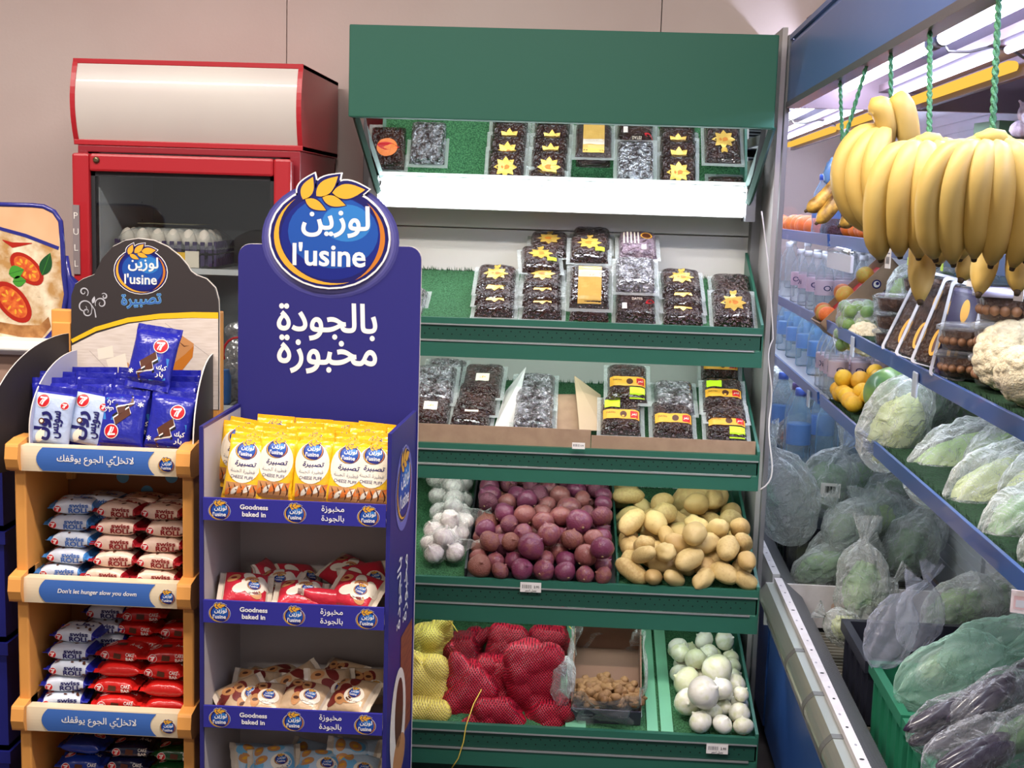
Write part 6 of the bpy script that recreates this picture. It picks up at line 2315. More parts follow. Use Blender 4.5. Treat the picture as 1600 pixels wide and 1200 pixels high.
c_place('green_carton', gx.mesh('green_carton'), Vector((1.06, 3.62, 1.665)), (0.0, 0, 0.2), 'pale green carton standing at the far end of the wire rack', 'carton')
for i in range(7):
    p = Vector((1.02 + 0.05 * (i % 2), 3.34 - 0.045 * (i // 2), 1.83 + 0.02 * (i % 3)))
    c_place('garlic_bulb', gb_me, p, (g.uniform(-.6, .6), g.uniform(-.6, .6), g.uniform(0, 6)), 'dusty garlic bulb heaped on the brown sack on the wire rack', 'garlic', 'garlic on the wire rack', 0.027)

# ------------------------------------------------------------------ water bottles
M_pet = film_mat('pet_clear', tint=(214, 224, 236), base=0.12, edge=0.8, rough=0.1, bscale=40, bump=0.15)
M_petb = film_mat('pet_blue', tint=(150, 196, 226), base=0.20, edge=0.75, rough=0.1, bscale=40, bump=0.15)
CAPW = mat('cap_white', (226, 228, 236), rough=0.4)
CAPB = mat('cap_blue', (52, 92, 190), rough=0.4)
CAPP = mat('cap_plum', (70, 50, 110), rough=0.4)


def bottle(pet, cap, label, h=0.20, r=0.031, text=None):
    b = MB()
    b.lathe([(r * 0.8, 0), (r, 0.006), (r * 0.96, h * 0.10), (r, h * 0.16), (r * 0.95, h * 0.24), (r, h * 0.30), (r, h * 0.62), (r * 0.92, h * 0.70), (r * 0.62, h * 0.82), (r * 0.40, h * 0.88), (r * 0.38, h * 0.92)], 20, pet)
    b.lathe([(r * 0.47, h * 0.91), (r * 0.47, h * 0.985), (r * 0.42, h), (0.001, h)], 18, cap)
    if label:
        b.lathe([(r * 1.01, h * 0.32), (r * 1.015, h * 0.33), (r * 1.015, h * 0.56), (r * 1.01, h * 0.57)], 24, label)
        if text:
            for k in range(3):
                a0 = -PI / 2 + k * 2 * PI / 3
                b.prints(txt(text, I['navy'], 0, h * 0.44, w=r * 1.0, h=h * 0.09, layer=1),
                         lambda x, z, e, a0=a0: ((r * 1.02 + e) * math.cos(a0 + x / r), (r * 1.02 + e) * math.sin(a0 + x / r), z))
    return b.mesh('water_bottle')


LP = mat('label_pink', (216, 190, 206), rough=0.4)
LB = mat('label_blue', (92, 140, 206), rough=0.4)
bt = [bottle(M_pet, CAPW, LP, 0.190, 0.030, 'Oi'), bottle(M_petb, CAPB, LB), bottle(M_pet, CAPW, None, 0.29, 0.042), bottle(M_petb, CAPP, None, 0.28, 0.040), bottle(M_petb, CAPB, LB, 0.29, 0.042)]
GBt = 'water bottles behind the glass partition'
for i in range(4):
    for j in range(4):
        c_place('water_bottle', bt[0], Vector((0.70 + 0.065 * j, 4.16 + 0.18 * i + 0.03 * j, zt2 - 0.012)), (0, 0, g.uniform(0, 6)), 'small pink-labelled water bottle on the middle shelf behind the glass partition', 'water bottle', 'pink-labelled bottles on the middle shelf')
for i in range(4):
    for j in range(4):
        c_place('water_bottle', bt[0], Vector((0.70 + 0.066 * j, 3.83 + 0.075 * i, zt3 - 0.012)), (0, 0, g.uniform(0, 6)), 'white-capped pink-labelled water bottle on the lower shelf beside the lemons', 'water bottle', 'pink-labelled bottles on the lower shelf')
for i in range(6):
    for j in range(3):
        c_place('water_bottle', bt[1], Vector((0.72 + 0.09 * j, 4.35 + 0.26 * i, zt3 - 0.012)), (0, 0, g.uniform(0, 6)), 'blue-labelled water bottle on the lower shelf behind the glass', 'water bottle', 'blue bottles on the lower shelf')
for i in range(7):
    for j in range(3):
        c_place('water_bottle', bt[3 if (i + j) % 2 else 4], Vector((0.70 + 0.10 * j + 0.02 * (i % 2), 4.50 + 0.22 * i, 0.71)), (0, 0, g.uniform(0, 6)), 'large blue-tinted water bottle standing in the well behind the glass', 'water bottle', 'large bottles in the well')
pb1 = MB().box(-0.20, 0.20, -0.80, 0.80, 0.0, 0.33, mat('well_step', (120, 130, 138), rough=0.5))
c_place('stock_plinth', pb1.mesh('stock_plinth'), Vector((0.87, 5.18, 0.379)), (0, 0, 0), 'grey plinth under the large bottles behind the glass', 'plinth')
for i in range(5):
    c_place('water_bottle', bt[2], Vector((0.70 + 0.10 * (i % 2), 5.0 + 0.2 * i, zt2 - 0.012)), (0, 0, g.uniform(0, 6)), 'tall clear water bottle far along the middle shelf behind the glass', 'water bottle', 'tall clear bottles on the middle shelf', 0.72)
for i in range(4):
    c_place('water_bottle', bt[1], Vector((0.668 + 0.07 * (i % 2), 3.92 + 0.09 * i, zt1 - 0.012)), (0, 0, i), 'blue-labelled bottle on the top shelf behind the glass', 'water bottle', 'bottles on the top shelf')
c_place('water_bottle', bt[2], cz_at(1243, 706, 0.70), (0, 0, 0), 'big clear white-capped bottle standing among bags behind the glass', 'water bottle', None, 0.9)
pile(me_or, 'orange', 'orange', 42, 0.034, 0.650, 0.95, 4.28, 5.20, zt1 - 0.012, 'dull orange on the top shelf behind the glass partition', 'oranges behind the glass partition', 36)
for i in range(6):
    c_place('water_bottle', bt[1], Vector((0.95 + 0.07 * (i % 2), 3.50 - 0.08 * (i // 2), zt2)), (0, 0, i), 'blue bottle at the back of the middle shelf behind the leaning fruit box', 'water bottle', 'blue bottles behind the fruit box')

# ------------------------------------------------------------------ clear plastic bags of vegetables
M_bag = film_mat('bag_film', tint=(232, 238, 236), base=0.27, edge=0.75, bscale=34, bump=1.0, rough=0.16)
M_bagd = film_mat('bag_film_thin', tint=(226, 228, 238), base=0.07, edge=0.6, bscale=34, bump=1.0, rough=0.14)
M_bagm = film_mat('bag_film_mint', tint=(196, 238, 220), base=0.30, edge=0.6, bscale=16, bump=0.7)
M_bagv = film_mat('bag_film_lilac', tint=(206, 210, 230), base=0.22, edge=0.6, bscale=20, bump=0.7)
LEAF = dict(green=mat('leaf_green', (92, 140, 84), rough=0.55, col2=(150, 184, 122), vscale=16, bump=0.6, bscale=26, bdist=0.02),
            dark=mat('leaf_dark', (64, 108, 72), rough=0.55, col2=(112, 150, 102), vscale=22, bump=0.6, bscale=30, bdist=0.02),
            pale=mat('leaf_pale', (190, 204, 132), rough=0.5, col2=(214, 216, 160), vscale=8, bump=0.4, bscale=16, bdist=0.02, stretch=(1, 1, 0.3)),
            lettuce=mat('leaf_lettuce', (142, 184, 96), rough=0.5, col2=(196, 206, 140), vscale=9, bump=0.5, bscale=18, bdist=0.02, stretch=(1, 1, 0.3)),
            aubergine=mat('aubergine_skin', (34, 24, 46), rough=0.25, col2=(48, 36, 60), vscale=6, coat=0.4),
            brown=mat('dry_brown', (98, 74, 62), rough=0.6, col2=(60, 46, 42), vscale=20, bump=0.5, bscale=30),
            carrot=mat('carrot_pink', (218, 132, 110), rough=0.5, col2=(206, 150, 130), vscale=8),
            cucumber=mat('cucumber_skin', (52, 92, 50), rough=0.4, col2=(92, 128, 74), vscale=12, bump=0.4, bscale=60))


def bag_parts(seed, a, L, sq, film_, veg, kind, tail=0.20):
    """film and contents meshes; axis z from rounded bottom (0) to flared tail (L); sq squashes y"""
    o = Vector((seed * 2.7, seed * 1.9, 0.3))
    key = [(0.0, 0.02), (0.03, 0.42), (0.10, 0.74), (0.24, 0.97), (0.42, 1.0), (0.58, 0.90), (0.68, 0.66), (0.74, 0.36), (0.775, 0.17), (0.80, 0.15), (0.84, 0.24), (0.90, 0.38), (1.0, 0.55)]
    zt_ = 1 - tail
    def rad(t):
        for (t0, r0), (t1, r1) in zip(key[:-1], key[1:]):
            if t <= t1:
                return r0 + (r1 - r0) * (t - t0) / (t1 - t0)
        return key[-1][1]
    ph = seed * 1.3
    b = MB()
    def f(u, v):
        A = 2 * PI * u
        t = v
        r = a * rad(t)
        pl = 0.03 + 0.20 * max(0, (t - 0.45)) ** 1.2
        d = Vector((math.cos(A), math.sin(A), 0))
        k = 1 + pl * math.sin(9 * A + ph + 2.5 * noise.noise(d * 1.5 + o)) + 0.20 * noise.noise(d * 1.6 + Vector((0, 0, t * 3.0)) + o) + 0.16 * (0.3 - abs(noise.noise(d * 2.6 + Vector((0, 0, t * 6)) + o))) + 0.10 * (0.3 - abs(noise.noise(d * 5.5 + Vector((0, 0, t * 12)) + o)))
        flat_ = sq if t < 0.7 else sq * (1 - 0.6 * min(1, (t - 0.7) / 0.2))
        z = L * t + a * 0.16 * noise.noise(d * 1.2 + o * 2 + Vector((0, 0, t * 2)))
        return (r * k * math.cos(A) + 0.12 * a * math.sin(3 * t + ph), r * k * math.sin(A) * flat_, z)
    b.grid(f, 84, 46, film_, closed=True)
    fm = b.mesh('film')
    c = MB()
    m = LEAF[veg]
    r_ = random.Random(seed)
    if kind == 'leafy':
        c.sphere((0, 0, L * 0.33), (a * 0.74, a * 0.74 * sq, L * 0.26), 34, 26, m, fn=lambda d: 1 + 0.16 * noise.noise(d * 2.3 + o) + 0.14 * noise.noise(d * 6 + o) + 0.07 * noise.noise(d * 14 + o))
    elif kind == 'long':
        for i in range(5):
            x, y = r_.uniform(-.42, .42) * a, r_.uniform(-.38, .38) * a * sq
            c.sphere((x, y, L * 0.36 + r_.uniform(-.02, .02)), (a * 0.34, a * 0.34 * sq + 0.004, L * 0.30), 16, 16, m, fn=lambda d, i=i: 1 + 0.08 * noise.noise(d * 2 + Vector((i, seed, 0))))
    elif kind == 'head':
        c.sphere((0, 0, L * 0.32), (a * 0.66, a * 0.66 * sq, L * 0.28), 40, 24, m, fn=lambda d: 1 + 0.07 * math.sin(6 * math.atan2(d.y, d.x) + 3 * d.z) + 0.06 * noise.noise(d * 3 + o))
    return fm, c.mesh('contents')


BAGS = {}


def bag(kind, u, v, X=None, Z=None, rot=(0, 0, 0), film_='c', veg='green', form='leafy', a=0.075, L=0.26, sq=0.8, label='', ticket=None, seed=None, group='bagged vegetables in the chiller', name='vegetable_bag', off=(0, 0, 0), size=1.0):
    key = (film_, veg, form, round(a, 3), round(L, 3), sq, (seed or 0) % 3)
    if key not in BAGS:
        BAGS[key] = bag_parts(len(BAGS) + 1, a, L, sq, {'c': M_bag, 'm': M_bagm, 'v': M_bagv, 'd': M_bagd}[film_], veg, form)
    p = (cx_at(u, v, X) if X is not None else cz_at(u, v, Z)) + Vector(off)
    t = c_thing(name, label, 'vegetable bag', p, rot, group)
    t.scale = (size, size, size)
    fm, cm = BAGS[key]
    link('film', fm, t)
    if form != 'none':
        link('greens', cm, t)
    if ticket:
        x, z, s = ticket
        q = MB().box(-0.020 * s, 0.020 * s, -0.0008, 0, -0.015 * s, 0.015 * s, M_paper)
        S = [w for i in range(10) for w in rect(I['black'], (-0.011 + 0.0022 * i) * s, (-0.0098 + 0.0022 * i + 0.0006 * (i % 3)) * s, -0.006 * s, 0.009 * s, 1, 1, 1)]
        q.prints(S, on_front(-0.0008))
        o = q.obj('price_label', parent=t, loc=(x, -a * sq * 1.06, z), rot=(0.0, g.uniform(-.4, .4), 0))
    return t


UP = (0.0, 0.0)
# lower shelf and overhanging bags (front section)
S3b = 'bags on the lower chiller shelf'
for kw in [
    dict(u=1316, v=640, X=0.70, rot=(0.0, 1.35, -0.2), veg='brown', a=0.05, L=0.20, sq=0.6, label='clear bag of brown dried roots in front of the lemons'),
    dict(u=1392, v=668, X=0.72, rot=(0.1, 0.9, 0.3), veg='dark', a=0.065, L=0.24, sq=0.7, label='clear bag of dark greens in front of the watermelon'),
    dict(u=1372, v=735, X=0.66, rot=(0.2, 0.30, 0.0), veg='pale', a=0.066, L=0.28, sq=0.6, label='half-empty clear bag hanging over the blue lower lip', form='leafy'),
    dict(u=1430, v=690, X=0.80, rot=(0.0, 1.2, 0.4), veg='green', a=0.080, L=0.32, sq=0.8, label='puffed clear bag of greens at the back of the lower shelf'),
    dict(u=1500, v=690, X=0.92, rot=(0.0, 1.3, 0.3), veg='green', a=0.075, L=0.30, sq=0.8, label='clear bag of greens under the middle shelf\'s blue lip'),
    dict(u=1415, v=755, X=0.67, rot=(0.0, 1.25, 0.25), veg='lettuce', form='head', a=0.078, L=0.36, sq=0.75, label='clear bag holding one long pale-green lettuce, middle of the lower shelf'),
    dict(u=1505, v=735, X=0.78, rot=(0.0, 1.35, 0.3), veg='lettuce', form='head', a=0.076, L=0.34, sq=0.75, label='ticketed bag of lettuce behind the long pale one', ticket=(-0.02, 0.13, 0.9)),
    dict(u=1478, v=800, X=0.665, rot=(0.0, 1.2, 0.35), veg='pale', form='head', a=0.068, L=0.32, sq=0.75, label='bag of cream-green chicory with paper ticket by the lip', ticket=(0.0, 0.12, 0.8)),
    dict(u=1560, v=790, X=0.74, rot=(0.0, 1.3, 0.2), veg='pale', form='head', a=0.070, L=0.30, sq=0.75, label='second bag of cream-green chicory near the photo\'s edge'),
    dict(u=1530, v=850, X=0.655, rot=(0.0, 1.2, 0.3), veg='green', form='leafy', a=0.060, L=0.26, sq=0.75, label='glossy bag of greens spilling over the lower lip', ticket=(-0.02, 0.08, 0.8)),
    dict(u=1596, v=880, X=0.665, rot=(0.0, 1.2, 0.3), veg='pale', form='leafy', a=0.055, L=0.22, sq=0.8, label='bag of cauliflower pieces at the lowest right end of the lip', ticket=(0.0, 0.07, 0.8)),
]:
    kw.setdefault('form', 'leafy')
    bag('vegetable_bag', group=S3b, seed=kw['u'], size=1.17, **kw)
# the well, front section
W1 = 'bags in the chiller well'
for kw in [
    dict(u=1345, v=990, Z=0.42, rot=(-0.25, 0.1, 0.2), veg='green', a=0.078, L=0.34, sq=0.85, label='tall twisted clear bag of greens in front of the white end plate'),
    dict(u=1345, v=995, Z=0.47, rot=(0.0, -1.05, 0.3), veg='pale', a=0.045, L=0.16, sq=0.8, label='small white-knotted bag lying on the dark vent grille'),
    dict(u=1330, v=968, Z=0.46, rot=(0.1, 0.8, 0.4), veg='green', a=0.05, L=0.22, sq=0.8, label='small clear bag squeezed between the grille and the tall twisted bag'),
    dict(u=1362, v=1040, Z=0.56, rot=(-0.3, 0.55, 0.1), film_='v', veg='green', form='none', a=0.06, L=0.24, sq=0.35, label='empty lilac-tinted bag draped over the black crate corner'),
    dict(u=1420, v=1015, Z=0.55, rot=(-0.2, 0.3, 0.1), film_='v', veg='green', form='none', a=0.058, L=0.22, sq=0.4, label='second empty lilac-tinted bag lying on the black crate'),
    dict(u=1440, v=975, Z=0.50, rot=(0.0, 1.25, 0.25), veg='green', a=0.080, L=0.32, sq=0.8, label='wide clear bag of fine herbs behind the black crate'),
    dict(u=1510, v=960, Z=0.52, rot=(0.0, 1.2, 0.3), veg='dark', a=0.070, L=0.28, sq=0.8, label='dark green bag behind the wide herb bag'),
    dict(u=1430, v=880, Z=0.50, rot=(-0.1, 0.2, 0.1), veg='dark', a=0.07, L=0.26, sq=0.85, label='upright bag of dark parsley beside the tall twisted bag'),
    dict(u=1500, v=900, Z=0.48, rot=(-0.1, 0.9, 0.2), veg='dark', a=0.07, L=0.27, sq=0.8, label='slumped dark bag under the lower shelf lip'),
    dict(u=1430, v=1056, Z=0.545, rot=(0.0, 1.3, 0.2), veg='lettuce', a=0.05, L=0.22, sq=0.8, label='clear bag with green and red peppers half under the mint bag'),
    dict(u=1400, v=1085, Z=0.575, rot=(-0.15, 1.30, 0.18), film_='m', veg='green', form='none', a=0.075, L=0.36, sq=0.45, label='mint-green carrier bag spread across the green crate'),
    dict(u=1470, v=1040, Z=0.60, rot=(-0.1, 1.25, 0.15), film_='m', veg='green', form='none', a=0.065, L=0.32, sq=0.5, label='second fold of mint-green plastic bag behind the first'),
    dict(u=1420, v=1160, Z=0.58, rot=(0.0, 1.2, 0.3), film_='d', veg='aubergine', form='long', a=0.062, L=0.27, sq=0.7, label='clear bag of dark aubergines at the corner of the green crate'),
    dict(u=1490, v=1150, Z=0.60, rot=(0.0, 1.0, 0.4), film_='d', veg='aubergine', form='long', a=0.062, L=0.25, sq=0.75, label='clear bag of aubergines behind the corner one'),
    dict(u=1440, v=1215, Z=0.60, rot=(0.0, 1.2, 0.3), film_='d', veg='aubergine', form='long', a=0.062, L=0.26, sq=0.7, label='nearest bag of aubergines at the bottom edge of the photo'),
    dict(u=1545, v=1190, Z=0.62, rot=(0.0, 1.15, 0.4), film_='d', veg='cucumber', form='long', a=0.052, L=0.24, sq=0.75, label='bag of cucumbers with paper ticket beside the aubergines', ticket=(0.0, 0.11, 1.0)),
    dict(u=1560, v=1120, Z=0.60, rot=(0.0, 1.0, 0.5), film_='d', veg='aubergine', form='long', a=0.055, L=0.24, sq=0.7, label='aubergine bag farthest from the grille, by the cucumbers'),
]:
    kw.setdefault('form', 'leafy')
    bag('vegetable_bag', group=W1, seed=kw['u'], **kw)
# the well behind the glass
W2 = 'bags behind the glass partition'
for kw in [
    dict(u=1246, v=850, Z=0.55, rot=(0.0, -0.35, 0.1), veg='dark', form='none', a=0.10, L=0.40, sq=0.5, label='big loose clear sheet bag over the green crate behind the glass'),
    dict(u=1270, v=800, Z=0.62, rot=(0.0, 0.4, 0.0), veg='dark', a=0.09, L=0.30, sq=0.8, label='bag of dark green peppers behind the glass, paper ticket on it', ticket=(0.0, 0.10, 1.6)),
    dict(u=1310, v=835, Z=0.58, rot=(0.0, 1.2, 0.2), veg='lettuce', form='head', a=0.085, L=0.32, sq=0.8, label='round green melon-like bag behind the glass, above the black crate'),
    dict(u=1350, v=800, Z=0.60, rot=(0.0, 1.0, 0.2), veg='dark', a=0.08, L=0.30, sq=0.8, label='bag of dark leaves behind the glass under the blue lip'),
    dict(u=1275, v=725, Z=0.66, rot=(0.0, 1.1, 0.2), film_='m', veg='green', form='none', a=0.085, L=0.34, sq=0.5, label='crumpled mint-green bag behind the glass'),
    dict(u=1325, v=740, Z=0.62, rot=(0.0, 0.9, 0.3), veg='aubergine', a=0.08, L=0.30, sq=0.8, label='bag of dark purple vegetables beside the mint-green bag behind the glass'),
    dict(u=1225, v=730, Z=0.64, rot=(0.0, 0.9, 0.2), veg='brown', a=0.10, L=0.36, sq=0.7, label='bag of greyish roots nearest the partition post behind the glass'),
    dict(u=1270, v=690, Z=0.66, rot=(0.0, 0.5, 0.2), veg='green', a=0.10, L=0.38, sq=0.7, label='pale bag standing behind the mint-green one behind the glass'),
    dict(u=1310, v=690, Z=0.64, rot=(0.0, 1.0, 0.2), veg='dark', a=0.09, L=0.34, sq=0.7, label='bag with white ticket at the blue lip behind the glass', ticket=(0.0, 0.12, 1.6)),
    dict(u=1380, v=840, Z=0.52, rot=(0.0, 1.0, 0.2), veg='green', a=0.075, L=0.28, sq=0.8, label='clear bag of leaves behind the glass, right of the round green one'),
    dict(u=1420, v=850, Z=0.50, rot=(0.0, 0.8, 0.2), veg='dark', a=0.075, L=0.28, sq=0.8, label='dark bag deep behind the glass beneath the lower shelf'),
    dict(u=1235, v=905, Z=0.47, rot=(0.0, 1.15, 0.0), veg='green', a=0.065, L=0.30, sq=0.8, label='small clear bag of leaves just beyond the end plate by the grille'),
    dict(u=1275, v=912, Z=0.44, rot=(0.0, 0.5, 0.2), veg='green', a=0.072, L=0.26, sq=0.85, label='round clear bag of pale leaves just beyond the end plate'),
    dict(u=1325, v=905, Z=0.44, rot=(-0.1, 0.1, 0.2), veg='dark', a=0.085, L=0.30, sq=0.85, label='tall grey-green bag just beyond the end plate'),
    dict(u=1395, v=905, Z=0.46, rot=(0.0, 0.4, 0.2), veg='dark', a=0.085, L=0.30, sq=0.85, label='dark herb bag just beyond the end plate, farther from the aisle'),
    dict(u=1240, v=765, Z=0.62, rot=(0.0, 1.0, -0.3), veg='dark', a=0.085, L=0.34, sq=0.7, label='grey-green bag against the partition post, above the loose sheet bag'),
    dict(u=1290, v=770, Z=0.66, rot=(0.2, 1.2, 0.6), veg='green', a=0.08, L=0.32, sq=0.7, label='glossy bag lying below the mint-green bag behind the glass'),
    dict(u=1345, v=765, Z=0.64, rot=(0.1, 1.3, -0.4), veg='dark', a=0.08, L=0.32, sq=0.7, label='bag of cucumber-green vegetables under the shelf end behind the glass'),
    dict(u=1300, v=862, Z=0.56, rot=(0.1, 0.7, 0.4), veg='pale', form='none', a=0.08, L=0.26, sq=0.7, label='crinkled empty white bag on the black crate behind the glass'),
    dict(u=1340, v=862, Z=0.55, rot=(0.1, -0.6, 0.3), veg='green', a=0.075, L=0.24, sq=0.8, label='small knotted bag on the black crate behind the glass'),
    dict(u=1250, v=655, Z=0.80, rot=(0.2, -0.7, 0.3), veg='green', form='none', a=0.10, L=0.34, sq=0.6, label='clear crumpled bag beside the big white-capped bottle'),
    dict(u=1290, v=665, Z=0.76, rot=(0.1, 0.8, 0.3), veg='brown', a=0.09, L=0.34, sq=0.6, label='bag of dusty roots below the blue bottles behind the glass'),
    dict(u=1215, v=690, Z=0.74, rot=(0.1, 1.2, 0.2), veg='carrot', a=0.07, L=0.28, sq=0.7, label='bag showing something red, by the partition post behind the glass'),
    dict(u=1400, v=800, Z=0.60, rot=(0.1, 1.2, 0.1), veg='green', a=0.07, L=0.28, sq=0.8, label='bag tucked right under the lower shelf behind the glass'),
    dict(u=1215, v=640, Z=0.85, rot=(0.0, 0.6, 0.2), veg='brown', form='none', a=0.09, L=0.30, sq=0.6, label='pale loose plastic over bottles behind the glass'),
]:
    kw.setdefault('form', 'leafy')
    bag('vegetable_bag', group=W2, seed=kw['u'], **kw)


# crates standing on the wire floor
def crate(m, w, d, h, rim, name):
    b = MB()
    b.box(0, w, 0, d, 0, 0.006, m)
    for x0, x1, y0, y1 in ((0, 0.008, 0, d), (w - 0.008, w, 0, d), (0.008, w - 0.008, 0, 0.008), (0.008, w - 0.008, d - 0.008, d)):
        b.box(x0, x1, y0, y1, 0.006, h, m)
    for x0, x1, y0, y1 in ((-0.012, 0.0, -0.012, d + .012), (w, w + 0.012, -0.012, d + .012), (0, w, -0.012, 0.0), (0, w, d, d + 0.012)):
        b.box(x0, x1, y0, y1, h - rim, h, m)
    n = int(d / 0.07)
    for i in range(n):
        y = d * (i + 0.5) / n
        b.box(-0.008, 0.0, y - 0.006, y + 0.006, 0.0, h - rim, m)
    n = int(w / 0.07)
    for i in range(n):
        x = w * (i + 0.5) / n
        b.box(x - 0.006, x + 0.006, -0.008, 0.0, 0.0, h - rim, m)
    return b.mesh(name)


M_cg = mat('crate_green', (44, 128, 96), rough=0.4)
M_ck = mat('crate_black', (40, 42, 54), rough=0.4)
cg, ck = crate(M_cg, 0.42, 0.31, 0.175, 0.028, 'produce_crate'), crate(M_ck, 0.46, 0.30, 0.165, 0.030, 'produce_crate')
c_place('produce_crate', ck, Vector((0.672, 3.02, 0.380)), (0, 0, 0), 'black plastic crate in the well between the end plate and the green crates', 'crate')
c_place('produce_crate', cg, Vector((0.676, 2.665, 0.380)), (0, 0, 0), 'green plastic crate under the mint-green bag', 'crate')
c_place('produce_crate', cg, Vector((0.676, 2.315, 0.380)), (0, 0, 0), 'green plastic crate nearest the camera, filled with aubergine bags', 'crate')
c_place('produce_crate', ck, Vector((0.66, 4.32, 0.380)), (0, 0, 0), 'black plastic crate in the well behind the glass', 'crate')
c_place('produce_crate', cg, Vector((0.66, 4.70 - 0.04, 0.380)), (0, 0, 0), 'green plastic crate behind the black one behind the glass', 'crate')

# ------------------------------------------------------------------ middle shelf goods
fb_ = c_thing('fruit_box', 'open cardboard fruit box tipped up on the middle shelf beside the glass', 'box', cx_at(1292, 522, 0.655) + Vector((0, -0.10, 0.0)), (0.0, -0.80, 0.0))
kb = MB()
w, d, h = 0.27, 0.16, 0.055
kb.box(0, w, 0, d, 0, 0.004, M_kraft)
for x0, x1, y0, y1 in ((0, 0.004, 0, d), (w - 0.004, w, 0, d), (0, w, 0, 0.004), (0, w, d - 0.004, d)):
    kb.box(x0, x1, y0, y1, 0.004, h, M_kraft)
kb.prints(disc(I['navy'], 0.19, 0.028, 0.013, 0.013, 0) + disc(I['white'], 0.19, 0.028, 0.009, 0.009, 1) + disc(I['navy'], 0.193, 0.028, 0.005, 0.005, 2, n=10), lambda x, z, e: (x, -e, z))
kb.obj('carton', parent=fb_)
MB().box(0.05, 0.24, 0.005, d - 0.005, 0.035, 0.038, I['red']).obj('red_liner', parent=fb_)
for i, (x, y) in enumerate(((0.035, 0.035), (0.035, 0.085), (0.04, 0.13), (0.11, 0.05), (0.115, 0.11), (0.19, 0.06))):
    q = fb_.matrix_basis @ Vector((x, y, 0.052 if x < 0.1 else 0.058))
    place('peach', me_gu if i % 2 else me_or, q, (i, 0.3 * i, 0), 'peach-coloured fruit in the tipped-up cardboard box', 'fruit', 'fruit in the cardboard box', 0.026)


def lime_bag(p, rot, n, size, seed, label):
    t = c_thing('lime_net_bag', label, 'net bag', p, rot, 'bags of limes on the middle shelf')
    r = random.Random(seed)
    balls = []
    while len(balls) < n:
        q = Vector((r.uniform(-1, 1) * size, r.uniform(-1, 1) * size, r.uniform(-.8, 1) * size))
        if all((q - Vector(c)).length > 0.027 for c, _r in balls) or r.random() < 0.02:
            balls.append((tuple(q), 0.018))
    for c, rr in balls:
        o = link('lime', me_li, t, 0, c, (r.uniform(-2, 2), r.uniform(-2, 2), 0))
        o.scale = (rr,) * 3
    b, c0 = hull_mesh([(c, rr * 1.08) for c, rr in balls], M_bagd, 'net', seed=seed, tight=0.9)
    b.obj('net', parent=t)


lime_bag(cx_at(1342, 498, 0.680), (0, 0, 0), 16, 0.038, 3, 'bulging clear bag of green limes leaning against the cardboard fruit box')
lime_bag(cx_at(1326, 532, 0.668), (0, 0, 0.6), 7, 0.024, 4, 'small bag of limes at the shelf lip below the fruit box')
bag('vegetable_bag', 1402, 500, X=0.80, rot=(0, 0.3, 0), veg='lettuce', form='leafy', a=0.062, L=0.21, sq=0.8, label='clear bag of limes behind the cauliflower on the middle shelf', seed=4, group='bags on the middle shelf')
bag('vegetable_bag', 1440, 478, X=0.88, rot=(0, 0.9, 0), veg='green', form='leafy', a=0.06, L=0.22, sq=0.8, label='clear bag of green limes beside the dark red carton', seed=5, group='bags on the middle shelf')
bag('vegetable_bag', 1462, 480, X=0.86, rot=(0, 1.3, 0.1), veg='carrot', form='long', a=0.045, L=0.22, sq=0.7, label='clear bag of pinkish root vegetables in front of the dark red carton', seed=6, group='bags on the middle shelf')
bag('vegetable_bag', 1302, 505, X=0.665, rot=(0, 1.35, 0.9), veg='carrot', form='long', a=0.034, L=0.17, sq=0.7, label='small clear bag of pink carrots at the lip below the lime bag', seed=7, group='bags on the middle shelf', off=(0.02, -0.30, -0.01))
rc = MB().box(0, 0.16, 0, 0.24, 0, 0.05, mat('carton_maroon', (112, 44, 56), rough=0.5)).box(-0.003, 0.163, -0.003, 0.243, 0.05, 0.055, mat('carton_maroon_lid', (130, 56, 66), rough=0.5))
c_place('maroon_carton', rc.mesh('maroon_carton'), Vector((0.96, 3.10, zt2)), (0, 0, 0), 'flat maroon carton at the back of the middle shelf', 'carton')
M_cau = mat('cauliflower_curd', (240, 228, 196), rough=0.75, bump=0.3, bscale=14, bdist=0.1, col2=(230, 214, 176), vscale=9)


def cauli(seed, leaves):
    b = MB()
    r = random.Random(seed)
    cs = []
    for i in range(110):
        z = 1 - 1.6 * (i + 0.5) / 110
        a = i * 2.39996
        q = math.sqrt(max(0, 1 - z * z))
        cs.append(Vector((q * math.cos(a), q * math.sin(a), z)).normalized())
    def fn(d):
        m = max(d.dot(c) for c in cs)
        return 0.90 + 0.10 * max(0.0, 1 - (1 - m) / 0.020) ** 0.5 + 0.05 * noise.noise(d * 2.5)
    b.sphere((0, 0, 0), (1, 1, 0.82), 120, 84, M_cau, fn=fn)
    return b.mesh('cauliflower')


cau = cauli(1, True)
c_place('cauliflower', cau, Vector((0.735, cx_at(1582, 626, 0.735).y, zt2 + 0.064)), (0.5, -0.4, 0), 'large cream cauliflower head at the photo\'s edge on the middle shelf', 'cauliflower', None, 0.076)
c_place('cauliflower', cau, Vector((0.700, cx_at(1604, 640, 0.70).y, zt2 + 0.048)), (0.9, 0.4, 2), 'cream cauliflower head lying against the large one at the lip', 'cauliflower', None, 0.058)
c_place('cauliflower', cau, cx_at(1352, 530, 0.685), (0.7, -0.5, 1), 'small cauliflower between the lime bag and the stack of date tubs', 'cauliflower', None, 0.050)
bag('vegetable_bag', 1340, 535, X=0.675, rot=(0, 0.5, 0.5), veg='pale', form='leafy', a=0.042, L=0.13, sq=0.8, label='film-wrapped pale green cauliflower behind the small bare one', seed=8, group='bags on the middle shelf')

